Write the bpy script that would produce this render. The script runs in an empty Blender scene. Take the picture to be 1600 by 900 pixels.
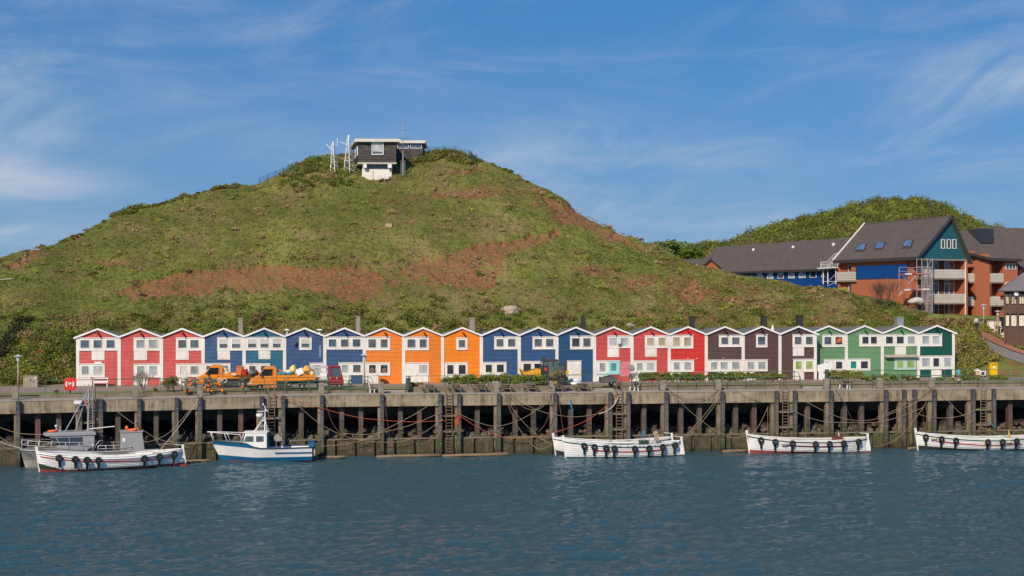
import bpy, bmesh, math, random
import numpy as np
from mathutils import Vector, Matrix, noise

# ------------------------------------------------------------------ camera, light, exposure
SC = bpy.context.scene
COL = SC.collection
R = random.Random(7)
rad = math.radians
ZC = 15.7            # camera height above the water
F = 2000.0           # focal length in photograph pixels (1600 wide)
HZ = 462.0           # horizon row in the photograph
Z_QUAY, Z_PROM = 6.1, 6.4

cam = bpy.data.cameras.new('camera')
cam.sensor_width = 36.0
cam.lens = 36.0 * F / 1600.0
cam.shift_y = (HZ - 450.0) / 1600.0
cam.clip_start, cam.clip_end = 0.5, 9000.0
cam_o = bpy.data.objects.new('camera', cam); COL.objects.link(cam_o)
cam_o.location = (0, 0, ZC); cam_o.rotation_euler = (rad(90), 0, 0)
SC.camera = cam_o

SUN_EL, SUN_AZ = rad(36), rad(24)           # azimuth measured from -Y towards -X (sun behind the viewer's left shoulder)
sun_dir = Vector((-math.sin(SUN_AZ) * math.cos(SUN_EL), -math.cos(SUN_AZ) * math.cos(SUN_EL), math.sin(SUN_EL)))
sl = bpy.data.lights.new('sun', 'SUN'); sl.energy = 4.3; sl.angle = rad(0.5); sl.color = (1.0, 0.86, 0.66)
so = bpy.data.objects.new('sun', sl); COL.objects.link(so)
so.rotation_euler = sun_dir.to_track_quat('Z', 'Y').to_euler()

SC.view_settings.view_transform = 'Standard'
SC.view_settings.look = 'None'
SC.view_settings.exposure = 0.0
SC.view_settings.gamma = 1.0
SC.view_settings.use_curve_mapping = False
SC.cycles.max_bounces = 6
SC.cycles.diffuse_bounces = 3
SC.cycles.glossy_bounces = 3
SC.cycles.use_denoising = True

W = bpy.data.worlds.new('World'); SC.world = W; W.use_nodes = True
wn, wl = W.node_tree.nodes, W.node_tree.links
wn.clear()
def wnode(t, **k):
    n = wn.new(t)
    for a, v in k.items(): setattr(n, a, v)
    return n
w_out = wnode('ShaderNodeOutputWorld'); w_bg = wnode('ShaderNodeBackground')
w_bg.inputs['Strength'].default_value = 0.15
sky = wnode('ShaderNodeTexSky', sky_type='NISHITA', sun_disc=False, sun_elevation=SUN_EL,
            sun_rotation=math.pi + SUN_AZ, altitude=0.0, air_density=1.0, dust_density=0.3, ozone_density=3.0)
wl.new(w_bg.outputs[0], w_out.inputs[0])
tc = wnode('ShaderNodeTexCoord')
def wmath(op, a, b=None, clamp=False):
    n = wnode('ShaderNodeMath', operation=op, use_clamp=clamp)
    for i, v in enumerate((a, b)):
        if v is None: continue
        if isinstance(v, (int, float)): n.inputs[i].default_value = v
        else: wl.new(v, n.inputs[i])
    return n.outputs[0]
# clear-air colour of a polarised spring sky: a little deeper and bluer than the plain model
hsv = wnode('ShaderNodeHueSaturation'); hsv.inputs['Saturation'].default_value = 1.40; hsv.inputs['Value'].default_value = 1.18
wl.new(sky.outputs[0], hsv.inputs['Color'])
gam = wnode('ShaderNodeGamma'); gam.inputs['Gamma'].default_value = 1.0
wl.new(hsv.outputs[0], gam.inputs['Color'])
# thin cirrus: stretched noise over the direction of view
sep = wnode('ShaderNodeSeparateXYZ'); wl.new(tc.outputs['Generated'], sep.inputs[0])
skv = wnode('ShaderNodeCombineXYZ'); wl.new(sep.outputs[0], skv.inputs[0]); wl.new(sep.outputs[1], skv.inputs[1])
zz = wnode('ShaderNodeMath', operation='MULTIPLY_ADD'); wl.new(sep.outputs[2], zz.inputs[0]); zz.inputs[1].default_value = 1.15; zz.inputs[2].default_value = 0.36; wl.new(zz.outputs[0], skv.inputs[2])
skn = wnode('ShaderNodeVectorMath', operation='NORMALIZE'); wl.new(skv.outputs[0], skn.inputs[0]); wl.new(skn.outputs[0], sky.inputs['Vector'])
az = wmath('ARCTAN2', sep.outputs[0], sep.outputs[1])
el = wmath('ARCSINE', sep.outputs[2])
def cirrus(sx, sy, shear, seed, lo, hi, rough=0.6, dist=1.0):
    a = wmath('MULTIPLY', az, sx); e = wmath('MULTIPLY', el, sy)
    a2 = wmath('ADD', a, wmath('MULTIPLY', el, shear))
    c = wnode('ShaderNodeCombineXYZ'); wl.new(a2, c.inputs[0]); wl.new(e, c.inputs[1]); c.inputs[2].default_value = seed
    n = wnode('ShaderNodeTexNoise'); n.inputs['Scale'].default_value = 1.0; n.inputs['Detail'].default_value = 9
    n.inputs['Roughness'].default_value = rough; n.inputs['Distortion'].default_value = dist
    wl.new(c.outputs[0], n.inputs['Vector'])
    m = wnode('ShaderNodeMapRange'); m.inputs['From Min'].default_value = lo; m.inputs['From Max'].default_value = hi
    m.interpolation_type = 'SMOOTHSTEP'
    wl.new(n.outputs['Fac'], m.inputs['Value'])
    return m.outputs[0]
def blob(a0, e0, ra, re):
    da = wmath('DIVIDE', wmath('SUBTRACT', az, a0), ra); de = wmath('DIVIDE', wmath('SUBTRACT', el, e0), re)
    d2 = wmath('ADD', wmath('MULTIPLY', da, da), wmath('MULTIPLY', de, de))
    return wmath('EXPONENT', wmath('MULTIPLY', d2, -1.0))
c1 = cirrus(6.0, 14.0, -7.0, 3.3, 0.38, 0.82, 0.62, 1.3)
c2 = cirrus(3.0, 20.0, 4.0, 9.1, 0.44, 0.86, 0.66, 0.6)
c3 = cirrus(2.6, 6.0, -5.0, 12.7, 0.32, 0.70, 0.55, 0.6)
veil = wmath('ADD', wmath('MULTIPLY', c1, c3), wmath('MULTIPLY', c2, 0.45))
low = wmath('MULTIPLY', cirrus(9.0, 40.0, 0.0, 1.7, 0.30, 0.62, 0.55, 0.5), blob(-0.40, 0.080, 0.085, 0.013))
low2 = wmath('MULTIPLY', cirrus(9.0, 40.0, 0.0, 4.4, 0.30, 0.62, 0.55, 0.5), blob(-0.40, 0.045, 0.07, 0.012))
veil = wmath('ADD', wmath('MULTIPLY', veil, 0.68), wmath('ADD', wmath('MULTIPLY', low, 0.95), wmath('MULTIPLY', low2, 0.7)), clamp=True)
mixc = wnode('ShaderNodeMixRGB'); mixc.blend_type = 'MIX'
mixc.inputs['Color2'].default_value = (3.5, 3.85, 4.6, 1)
hz = wnode('ShaderNodeMixRGB'); hz.inputs['Color2'].default_value = (1.78, 2.74, 3.42, 1)          # pale air low over the horizon
wl.new(wmath('MULTIPLY', wmath('EXPONENT', wmath('MULTIPLY', wmath('ABSOLUTE', el), -6.5)), 0.92), hz.inputs['Fac']); wl.new(gam.outputs[0], hz.inputs['Color1'])
wl.new(veil, mixc.inputs['Fac']); wl.new(hz.outputs[0], mixc.inputs['Color1'])
wl.new(mixc.outputs[0], w_bg.inputs['Color'])

# ------------------------------------------------------------------ picture measurements turned into places
def ray(px, py): return Vector(((px - 800) / F, 1.0, (HZ - py) / F))
def at(px, py, Y):
    d = ray(px, py); return Vector((d.x * Y, Y, ZC + d.z * Y))
def ground(px, py, z):
    d = ray(px, py); Y = (z - ZC) / d.z; return Vector((d.x * Y, Y, z))
def lerp(a, b, t): return a + (b - a) * t
def interp(x, pts): return float(np.interp(x, [p[0] for p in pts], [p[1] for p in pts]))

class Line:                      # a vertical plane through a plan line
    def __init__(s, o, ang): s.o = Vector((o[0], o[1])); s.ang = ang; s.u = Vector((math.cos(ang), math.sin(ang))); s.n = Vector((math.sin(ang), -math.cos(ang)))
    def hit(s, px):              # plan point seen in picture column px
        k = (px - 800) / F
        # o + t u : X = k Y
        t = (k * s.o.y - s.o.x) / (s.u.x - k * s.u.y)
        return t, s.o + s.u * t
    def local(s, px, py):
        t, p = s.hit(px); return t, ZC + (HZ - py) / F * p.y
    def world(s, t, z, out=0.0):
        p = s.o + s.u * t + s.n * out; return Vector((p.x, p.y, z))
HOUSE = Line((-44.38, 130.88), rad(8.18))
GREEN_SET = 1.6
HOUSE2 = Line(tuple(HOUSE.o - HOUSE.n * GREEN_SET), rad(8.18))
QB = Vector((-19.89, 124.3))
_qr = Vector((53.32, 133.3)) - QB; _ql = QB - Vector((-46.83, 117.07))
QR = Line(tuple(QB), math.atan2(_qr.y, _qr.x))
QL = Line(tuple(QB), math.atan2(_ql.y, _ql.x))
def Q(px): return QL if px < 480 else QR
def quay(px, z, out=0.0):
    """point on the quay face seen in column px, moved `out` metres towards the water"""
    L = Q(px); t, p = L.hit(px); return L.world(t, z, out)

# ------------------------------------------------------------------ mesh helpers
class MB:
    def __init__(s): s.v = []; s.f = []; s.m = []; s.mi = 0; s.M = None
    def _add(s, vs, fs):
        b = len(s.v)
        if s.M is not None: vs = [s.M @ Vector(p) for p in vs]
        s.v += [tuple(p) for p in vs]
        for f in fs: s.f.append(tuple(b + i for i in f)); s.m.append(s.mi)
        return s
    def box(s, x0, x1, y0, y1, z0, z1):
        return s._add([(x0,y0,z0),(x1,y0,z0),(x1,y1,z0),(x0,y1,z0),(x0,y0,z1),(x1,y0,z1),(x1,y1,z1),(x0,y1,z1)],
                      [(0,3,2,1),(4,5,6,7),(0,1,5,4),(1,2,6,5),(2,3,7,6),(3,0,4,7)])
    def bar(s, a, b, w, h=None, up=(0,0,1)):
        a, b = Vector(a), Vector(b); d = (b - a)
        if d.length < 1e-6: return s
        d.normalize(); h = w if h is None else h
        up = Vector(up)
        if abs(d.dot(up)) > 0.98: up = Vector((0,1,0))
        x = d.cross(up).normalized(); y = x.cross(d)
        o = [x*(-w/2)+y*(-h/2), x*(w/2)+y*(-h/2), x*(w/2)+y*(h/2), x*(-w/2)+y*(h/2)]
        return s._add([a+q for q in o] + [b+q for q in o], [(0,1,2,3),(7,6,5,4),(0,4,5,1),(1,5,6,2),(2,6,7,3),(3,7,4,0)])
    def tube(s, pts, r, n=6, cap=True):
        pts = [Vector(p) for p in pts]; rs = r if isinstance(r, (list, tuple)) else [r] * len(pts)
        vs, fs = [], []; pu = None
        for i, p in enumerate(pts):
            d = (pts[min(i+1, len(pts)-1)] - pts[max(i-1, 0)]).normalized()
            u = Vector((0,0,1)) if abs(d.z) < 0.95 else Vector((0,1,0))
            if pu is not None: u = pu
            x = d.cross(u)
            if x.length < 1e-4: x = d.cross(Vector((1,0.3,0)))
            x.normalize(); y = x.cross(d).normalized(); pu = y
            for k in range(n):
                a = 2*math.pi*k/n; vs.append(p + (x*math.cos(a) + y*math.sin(a))*rs[i])
        for i in range(len(pts)-1):
            for k in range(n):
                fs.append((i*n+k, i*n+(k+1)%n, (i+1)*n+(k+1)%n, (i+1)*n+k))
        if cap: fs.append(tuple(range(n-1,-1,-1))); fs.append(tuple((len(pts)-1)*n+k for k in range(n)))
        return s._add(vs, fs)
    def lathe(s, prof, n=12, c=(0,0,0), axis='z'):
        c = Vector(c); vs, fs = [], []
        for (r, z) in prof:
            for k in range(n):
                a = 2*math.pi*k/n; q = (r*math.cos(a), r*math.sin(a), z)
                if axis == 'y': q = (q[0], q[2], q[1])
                if axis == 'x': q = (q[2], q[0], q[1])
                vs.append(c + Vector(q))
        for i in range(len(prof)-1):
            for k in range(n): fs.append((i*n+k, i*n+(k+1)%n, (i+1)*n+(k+1)%n, (i+1)*n+k))
        fs.append(tuple(range(n-1,-1,-1))); fs.append(tuple((len(prof)-1)*n+k for k in range(n)))
        return s._add(vs, fs)
    def torus(s, c, R_, r, n=14, k=6, axis='y', a0=0.0, a1=2*math.pi):
        c = Vector(c); full = abs(a1 - a0 - 2*math.pi) < 1e-6; N = n if full else n + 1; vs, fs = [], []
        for i in range(N):
            a = a0 + (a1-a0)*i/n; d = Vector((math.cos(a), 0, math.sin(a))) if axis == 'y' else (Vector((math.cos(a), math.sin(a), 0)) if axis == 'z' else Vector((0, math.cos(a), math.sin(a))))
            ax = {'y': Vector((0,1,0)), 'z': Vector((0,0,1)), 'x': Vector((1,0,0))}[axis]
            for j in range(k):
                b = 2*math.pi*j/k; vs.append(c + d*(R_ + r*math.cos(b)) + ax*(r*math.sin(b)))
        for i in range(n):
            for j in range(k):
                fs.append((i*k+j, ((i+1)%N)*k+j, ((i+1)%N)*k+(j+1)%k, i*k+(j+1)%k))
        return s._add(vs, fs)
    def ball(s, c, rx, ry=None, rz=None, n=10, m=6):
        ry = rx if ry is None else ry; rz = rx if rz is None else rz; c = Vector(c); vs = []; fs = []
        vs.append(c + Vector((0,0,-rz)))
        for i in range(1, m):
            t = -math.pi/2 + math.pi*i/m
            for k in range(n):
                a = 2*math.pi*k/n; vs.append(c + Vector((rx*math.cos(t)*math.cos(a), ry*math.cos(t)*math.sin(a), rz*math.sin(t))))
        vs.append(c + Vector((0,0,rz))); L = len(vs)-1
        for k in range(n): fs.append((0, 1+(k+1)%n, 1+k))
        for i in range(m-2):
            for k in range(n): fs.append((1+i*n+k, 1+i*n+(k+1)%n, 1+(i+1)*n+(k+1)%n, 1+(i+1)*n+k))
        for k in range(n): fs.append((L, 1+(m-2)*n+k, 1+(m-2)*n+(k+1)%n))
        return s._add(vs, fs)
    def prism(s, poly, y0, y1):          # polygon in x,z pushed along y
        n = len(poly)
        return s._add([(p[0], y0, p[1]) for p in poly] + [(p[0], y1, p[1]) for p in poly],
                      [tuple(range(n)), tuple(range(2*n-1, n-1, -1))] + [(i, n+i, n+(i+1)%n, (i+1)%n) for i in range(n)])
    def slab(s, poly, z0, z1):           # polygon in x,y pushed along z
        n = len(poly)
        return s._add([(p[0], p[1], z0) for p in poly] + [(p[0], p[1], z1) for p in poly],
                      [tuple(range(n-1,-1,-1)), tuple(range(n, 2*n))] + [(i, (i+1)%n, n+(i+1)%n, n+i) for i in range(n)])
    def grid(s, rows):                   # list of rows of points
        n = len(rows[0]); vs = [p for r in rows for p in r]; fs = []
        for i in range(len(rows)-1):
            for k in range(n-1): fs.append((i*n+k, i*n+k+1, (i+1)*n+k+1, (i+1)*n+k))
        return s._add(vs, fs)
    def build(s, name, mats, parent=None, smooth=False, kind=None, bevel=0.0):
        me = bpy.data.meshes.new(name); me.from_pydata(s.v, [], s.f); me.update()
        mats = mats if isinstance(mats, (list, tuple)) else [mats]
        for m in mats: me.materials.append(m)
        if len(mats) > 1: me.polygons.foreach_set('material_index', s.m)
        if smooth: me.polygons.foreach_set('use_smooth', [True]*len(me.polygons))
        o = bpy.data.objects.new(name, me); COL.objects.link(o)
        bm = bmesh.new(); bm.from_mesh(me); bmesh.ops.recalc_face_normals(bm, faces=bm.faces); bm.to_mesh(me); bm.free()
        if bevel:
            b = o.modifiers.new('bevel', 'BEVEL'); b.width = bevel; b.segments = 2; b.limit_method = 'ANGLE'
        if parent is not None: o.parent = parent
        if kind: o['kind'] = kind
        return o
def tag(o, label=None, cat=None, group=None, kind=None):
    if label: o['label'] = label
    if cat: o['category'] = cat
    if group: o['group'] = group
    if kind: o['kind'] = kind
    return o
def thing(name, label, cat, loc=(0,0,0), rz=0.0, group=None):
    o = bpy.data.objects.new(name, None); COL.objects.link(o); o.empty_display_size = 0.2
    o.location = loc; o.rotation_euler = (0, 0, rz)
    return tag(o, label, cat, group)
def kids(o): return [c for c in bpy.data.objects if c.parent == o]
def copy_tree(o, parent=None, _all=None):
    al = _all if _all is not None else list(bpy.data.objects)
    c = o.copy(); COL.objects.link(c)
    if parent is not None: c.parent = parent
    for ch in [q for q in al if q.parent == o]: copy_tree(ch, c, al)
    return c
def np_mesh(name, V, Fc, mat, col=None, smooth=False):
    """big triangle/quad mesh from arrays, optional per-face colour"""
    me = bpy.data.meshes.new(name); k = Fc.shape[1]
    me.vertices.add(len(V)); me.vertices.foreach_set('co', np.asarray(V, np.float32).ravel())
    me.loops.add(Fc.size); me.loops.foreach_set('vertex_index', np.asarray(Fc, np.int32).ravel())
    me.polygons.add(len(Fc)); me.polygons.foreach_set('loop_start', np.arange(0, Fc.size, k, dtype=np.int32))
    me.update(calc_edges=True)
    if smooth: me.polygons.foreach_set('use_smooth', np.ones(len(Fc), bool))
    if col is not None:
        a = me.color_attributes.new('tint', 'FLOAT_COLOR', 'POINT')
        c4 = np.ones((len(V), 4), np.float32); c4[:, :3] = col; a.data.foreach_set('color', c4.ravel())
    me.materials.append(mat)
    o = bpy.data.objects.new(name, me); COL.objects.link(o); return o

# ------------------------------------------------------------------ materials
_mc = {}
def nodes(name):
    m = bpy.data.materials.new(name); m.use_nodes = True
    nt = m.node_tree; b = nt.nodes['Principled BSDF']; return m, nt, b
class NT:
    def __init__(s, nt): s.nt = nt
    def n(s, t, **k):
        x = s.nt.nodes.new(t)
        for a, v in k.items(): setattr(x, a, v)
        return x
    def l(s, a, b): s.nt.links.new(a, b)
    def noise(s, vec, scale, detail=4, rough=0.55, dist=0.0):
        x = s.n('ShaderNodeTexNoise'); x.inputs['Scale'].default_value = scale; x.inputs['Detail'].default_value = detail
        x.inputs['Roughness'].default_value = rough; x.inputs['Distortion'].default_value = dist
        if vec is not None: s.l(vec, x.inputs['Vector'])
        return x.outputs['Fac']
    def remap(s, v, a, b, c=0.0, d=1.0):
        x = s.n('ShaderNodeMapRange'); x.inputs['From Min'].default_value = a; x.inputs['From Max'].default_value = b
        x.inputs['To Min'].default_value = c; x.inputs['To Max'].default_value = d
        s.l(v, x.inputs['Value']); return x.outputs[0]
    def mix(s, f, a, b, mode='MIX'):
        x = s.n('ShaderNodeMixRGB', blend_type=mode)
        for i, v in (('Fac', f), ('Color1', a), ('Color2', b)):
            if isinstance(v, (int, float)): x.inputs[i].default_value = v
            elif isinstance(v, (tuple, list)): x.inputs[i].default_value = (*v[:3], 1)
            else: s.l(v, x.inputs[i])
        return x.outputs[0]
    def math(s, op, a, b=None, clamp=False):
        x = s.n('ShaderNodeMath', operation=op, use_clamp=clamp)
        for i, v in enumerate((a, b)):
            if v is None: continue
            if isinstance(v, (int, float)): x.inputs[i].default_value = v
            else: s.l(v, x.inputs[i])
        return x.outputs[0]
    def pos(s): return s.n('ShaderNodeNewGeometry').outputs['Position']
    def obj(s): return s.n('ShaderNodeTexCoord').outputs['Object']
    def scaled(s, vec, sc, off=(0,0,0)):
        x = s.n('ShaderNodeMapping'); x.inputs['Scale'].default_value = sc; x.inputs['Location'].default_value = off
        s.l(vec, x.inputs['Vector']); return x.outputs[0]
    def bump(s, h, strength=0.3, dist=0.02):
        x = s.n('ShaderNodeBump'); x.inputs['Strength'].default_value = strength; x.inputs['Distance'].default_value = dist
        s.l(h, x.inputs['Height']); return x.outputs[0]
    def sepz(s, vec): 
        x = s.n('ShaderNodeSeparateXYZ'); s.l(vec, x.inputs[0]); return x.outputs
def paint(name, c, rough=0.45, dirt=0.25, dirtc=None, metal=0.0, scale=1.6, spec=0.4, streak=True):
    """painted / coated surface: slight patchiness, rain streaks and wear in world space"""
    if name in _mc: return _mc[name]
    m, nt, b = nodes(name); t = NT(nt); p = t.pos()
    n1 = t.noise(p, scale, 5, 0.6)
    sv = t.scaled(p, (6, 6, 0.5)) if streak else t.scaled(p, (4, 4, 4))
    n2 = t.noise(sv, 1.0, 4, 0.6)
    dc = dirtc or tuple(x*0.62*k for x, k in zip(c, (1.0, 0.95, 0.86)))
    f = t.math('MULTIPLY', t.remap(t.math('MULTIPLY', n1, n2), 0.18, 0.42), dirt, clamp=True)
    col = t.mix(f, c, dc)
    v = t.remap(t.noise(p, 0.35, 3), 0.3, 0.7, 0.92, 1.06)
    cm = t.mix(1.0, col, (1,1,1), 'MULTIPLY')
    x = t.n('ShaderNodeVectorMath', operation='SCALE'); t.l(cm, x.inputs[0]); t.l(v, x.inputs['Scale'])
    t.l(x.outputs[0], b.inputs['Base Color'])
    t.l(t.remap(n1, 0.3, 0.7, max(0.05, rough-0.1), min(1, rough+0.12)), b.inputs['Roughness'])
    b.inputs['Metallic'].default_value = metal; b.inputs['Specular IOR Level'].default_value = spec
    t.l(t.bump(t.noise(p, 14, 3), 0.08, 0.02), b.inputs['Normal'])
    _mc[name] = m; return m
def plain(name, c, rough=0.6, metal=0.0, spec=0.4):
    return paint(name, c, rough, 0.15, None, metal, 2.5, spec)
def glass(name, c=(0.10,0.115,0.125), rough=0.06):
    if name in _mc: return _mc[name]
    m, nt, b = nodes(name); t = NT(nt); p = t.pos()
    n = t.noise(t.scaled(p, (1.1, 1.1, 0.7)), 1.0, 3, 0.6)
    t.l(t.mix(t.remap(n, 0.3, 0.7), tuple(x*0.6 for x in c), tuple(x*1.35 for x in c)), b.inputs['Base Color'])
    b.inputs['Roughness'].default_value = rough; b.inputs['Specular IOR Level'].default_value = 0.9
    t.l(t.bump(t.noise(p, 1.3, 2), 0.06, 0.05), b.inputs['Normal'])
    _mc[name] = m; return m
def concrete(name, c1, c2, streakc, scale=0.8, streak=0.6, algae=None, bump=0.35):
    if name in _mc: return _mc[name]
    m, nt, b = nodes(name); t = NT(nt); p = t.pos()
    n1 = t.noise(p, scale, 7, 0.62); n2 = t.noise(t.scaled(p, (3.2, 3.2, 0.35)), 1.0, 6, 0.65); n3 = t.noise(p, 9, 4, 0.7)
    col = t.mix(t.remap(n1, 0.35, 0.65), c1, c2)
    n4 = t.noise(t.scaled(p, (0.5, 0.5, 1.1), (13, 5, 2)), 1.0, 5, 0.6)
    col = t.mix(t.math('MULTIPLY', t.math('MULTIPLY', t.remap(n2, 0.40, 0.60), t.remap(n4, 0.36, 0.58), clamp=True), streak, clamp=True), col, streakc)
    col = t.mix(t.remap(n3, 0.3, 0.7, 0.0, 0.35), col, tuple(x*0.6 for x in c1))
    if algae:
        z = t.sepz(p)[2]; za, zb, ac = algae
        f = t.math('MULTIPLY', t.remap(z, zb, za), t.remap(t.noise(t.scaled(p, (1.2, 1.2, 0.6)), 1.0, 5), 0.42, 0.62), clamp=True)
        col = t.mix(f, col, ac)
    t.l(col, b.inputs['Base Color']); b.inputs['Roughness'].default_value = 0.88; b.inputs['Specular IOR Level'].default_value = 0.25
    t.l(t.bump(t.math('ADD', n3, n1), bump, 0.04), b.inputs['Normal'])
    _mc[name] = m; return m
def leafmat(name, rough=0.75, trans=0.25, gain=1.0):
    if name in _mc: return _mc[name]
    m, nt, b = nodes(name); t = NT(nt)
    a = t.n('ShaderNodeVertexColor'); a.layer_name = 'tint'
    n = t.noise(t.pos(), 0.5, 3)
    x = t.n('ShaderNodeVectorMath', operation='SCALE'); t.l(a.outputs['Color'], x.inputs[0]); t.l(t.remap(n, 0.3, 0.7, 0.8*gain, 1.2*gain), x.inputs['Scale'])
    t.l(x.outputs[0], b.inputs['Base Color']); b.inputs['Roughness'].default_value = rough; b.inputs['Specular IOR Level'].default_value = 0.2
    if trans:
        tr = t.n('ShaderNodeBsdfTranslucent'); t.l(x.outputs[0], tr.inputs['Color'])
        ms = t.n('ShaderNodeMixShader'); ms.inputs[0].default_value = trans
        t.l(b.outputs[0], ms.inputs[1]); t.l(tr.outputs[0], ms.inputs[2])
        t.l(ms.outputs[0], nt.nodes['Material Output'].inputs['Surface'])
    _mc[name] = m; return m
WHITE = paint('white paint', (0.78,0.75,0.70), 0.5, 0.45, (0.52,0.45,0.36))
CLEAN = paint('clean white', (0.82,0.81,0.79), 0.4, 0.12, (0.6,0.57,0.52))
BLACK = plain('black rubber', (0.018,0.018,0.018), 0.8)
DARK = plain('dark steel', (0.045,0.047,0.05), 0.5)
GALV = paint('galvanised steel', (0.42,0.43,0.44), 0.4, 0.3, (0.25,0.2,0.15), 0.5)
RAIL = paint('green rail paint', (0.075,0.165,0.085), 0.45, 0.35, (0.16,0.13,0.08))
TIMBER = paint('weathered timber', (0.20,0.165,0.12), 0.85, 0.6, (0.08,0.065,0.05))
GLASS = glass('window glass')
DGLASS = glass('dark glass', (0.035,0.04,0.045))
# ------------------------------------------------------------------ water
def mat_water():
    m, nt, b = nodes('harbour water'); t = NT(nt); p = t.pos()
    b.inputs['Base Color'].default_value = (0.043, 0.106, 0.130, 1)
    b.inputs['Roughness'].default_value = 0.06; b.inputs['IOR'].default_value = 1.36; b.inputs['Specular IOR Level'].default_value = 0.5
    n1 = t.noise(t.scaled(p, (1.3, 2.4, 1)), 1.0, 7, 0.68, 0.6); n2 = t.noise(t.scaled(p, (4.1, 7.6, 1)), 1.0, 4, 0.6, 0.4)
    h = t.math('ADD', t.math('MULTIPLY', n1, 1.0), t.math('MULTIPLY', n2, 0.35))
    t.l(t.bump(h, 1.0, 0.48), b.inputs['Normal'])
    return m
def build_water():
    xs = np.concatenate([[-5000, -1200, -400, -160, -95], np.arange(-72, 80, 0.26), [100, 170, 420, 1200, 5000]])
    ys = np.concatenate([[-3000, -400, -60, 20, 48], np.arange(58, 136, 0.26), [150, 260, 700, 2000, 6000]])
    X, Y = np.meshgrid(xs, ys); Z = np.zeros_like(X); rng = np.random.RandomState(3)
    for i in range(46):
        lam = 0.55 * (5.5/0.55) ** (rng.rand()); ang = rng.normal(-1.25, 0.55)
        k = 2*math.pi/lam; amp = 0.0068 * lam ** 0.72
        ph = rng.rand()*6.28
        Z += amp*np.sin(k*(X*math.cos(ang) + Y*math.sin(ang)) + ph + 0.8*np.sin(0.13*X + 0.21*Y + ph))
    gust = 0.75 + 0.35*np.sin(0.11*X + 0.05*Y + 1.0)*np.sin(0.07*Y - 0.06*X)
    Z *= gust
    fade = np.clip(np.minimum(np.minimum(X + 72, 80 - X), np.minimum(Y - 58, 136 - Y))/6, 0, 1); Z *= fade
    V = np.stack([X, Y, Z], -1).reshape(-1, 3); ny, nx = X.shape
    idx = np.arange(ny*nx).reshape(ny, nx)
    Fc = np.stack([idx[:-1,:-1], idx[:-1,1:], idx[1:,1:], idx[1:,:-1]], -1).reshape(-1, 4)
    o = np_mesh('water', V, Fc, mat_water(), smooth=True); tag(o, kind='structure')
build_water()

# ------------------------------------------------------------------ hill
SIL = [(-700,545),(-400,505),(-200,458),(-80,428),(0,406),(50,389),(100,373),(150,352),(180,337),(200,328),(260,319),(350,297),(400,287),(440,272),(480,254),(520,244),(560,244),(640,244),(700,240),(740,246),(760,252),(790,261),(820,279),(860,300),(900,324),(950,354),(1000,379),(1040,396),(1075,413),(1130,424),(1180,432),(1230,440),(1262,447),(1310,453),(1340,462),(1400,473),(1430,479),(1458,491),(1500,494),(1600,494),(1900,494),(2300,494)]
DTOP = [(-700,150),(-200,160),(0,168),(200,178),(500,191),(700,192),(800,189),(1000,176),(1100,170),(1300,161),(1400,161),(1440,161.5),(1500,163.5),(1530,168),(1560,172),(2300,176)]
def hill_cols(px): return interp(px, SIL), interp(px, DTOP)
def foot(px):
    k = (px - 800)/F
    if px > 1495: return 146.0
    t, p = HOUSE.hit(px); d = p.y + lerp(2.0, 7.2, min(1, max(0, (px-60)/60)))
    return d
def hill_base(px, t):
    """ground point in column px at fraction t from foot (0) to crest (1) and beyond"""
    ys, dt = hill_cols(px); df = foot(px); zf = Z_PROM + 0.02; zt = ZC + (HZ - ys)/F*dt
    w = min(1, max(0, (px - 1420)/100))          # right: gentle ramp ground
    s_h = t*(1.22 - 0.22*t); s_r = t
    if t <= 1:
        D = lerp(df, dt, t); z = lerp(zf, zt, lerp(s_h, s_r, w))
    else:
        D = lerp(dt, dt + 60, (t-1)/0.6); q = (D - dt)
        z = lerp(zt + 0.25*q - 0.016*q*q if q < 28 else zt + 0.25*28 - 0.016*784 - 0.6*(q-28), zt, w)
        if w < 1: z = min(z, zt - 0.02*q)
        z = max(z, Z_PROM - 0.6)
    return D, z
def fbm(x, y, s, o=4):
    return noise.fractal(Vector((x*s, y*s, 0.37)), 0.9, 2.1, o, noise_basis='PERLIN_ORIGINAL')
def hill_point(px, t):
    D, z = hill_base(px, t); k = (px-800)/F; x = k*D
    w = min(1, max(0, (px - 1470)/60)); a = min(1, t*4)*(1-w)
    z -= 0.42*math.exp(-((px-590)/40)**2 - ((D-182)/5.0)**2)
    z += a*(0.75*fbm(x, D, 0.085, 3) + 0.32*fbm(x+40, D, 0.4, 4)) + 0.03*fbm(x, D, 1.3, 2)*(1-w)
    return Vector((x, D, z))
def proj(p): return 800 + F*p[0]/p[1], HZ - F*(p[2]-ZC)/p[1]
SOIL = [(560,458,40,14,0.6),(640,432,70,26,0.75),(600,415,60,14,.4),(660,395,50,14,.45),(860,320,50,18,.45),(620,310,60,14,.4),(920,420,40,10,.4),(1000,440,50,14,.45),(720,436,20,16,0.7),
        (895,333,34,16,1.2),(930,345,30,14,0.8),(745,300,32,10,1.0),(700,298,40,14,0.6),(800,300,40,12,0.5),(1080,457,22,16,1.2),
        (1045,452,20,8,0.6),(1150,470,16,5,0.9),(175,409,26,6,1.0),(58,387,6,6,1.9),(48,397,7,8,1.9),(38,407,8,6,1.9),(24,416,12,5,1.8),(745,262,8,4,1.3),(720,268,18,3,1.0),(960,366,26,12,0.7),(640,345,10,3,0.8),
        (700,270,10,3,.6),(640,300,26,5,0.5),(590,356,14,4,0.5),(370,358,10,3,0.9),(760,425,26,30,0.5),(1200,480,14,4,0.6),(120,372,10,4,.7),(770,420,8,22,.6)]
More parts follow.
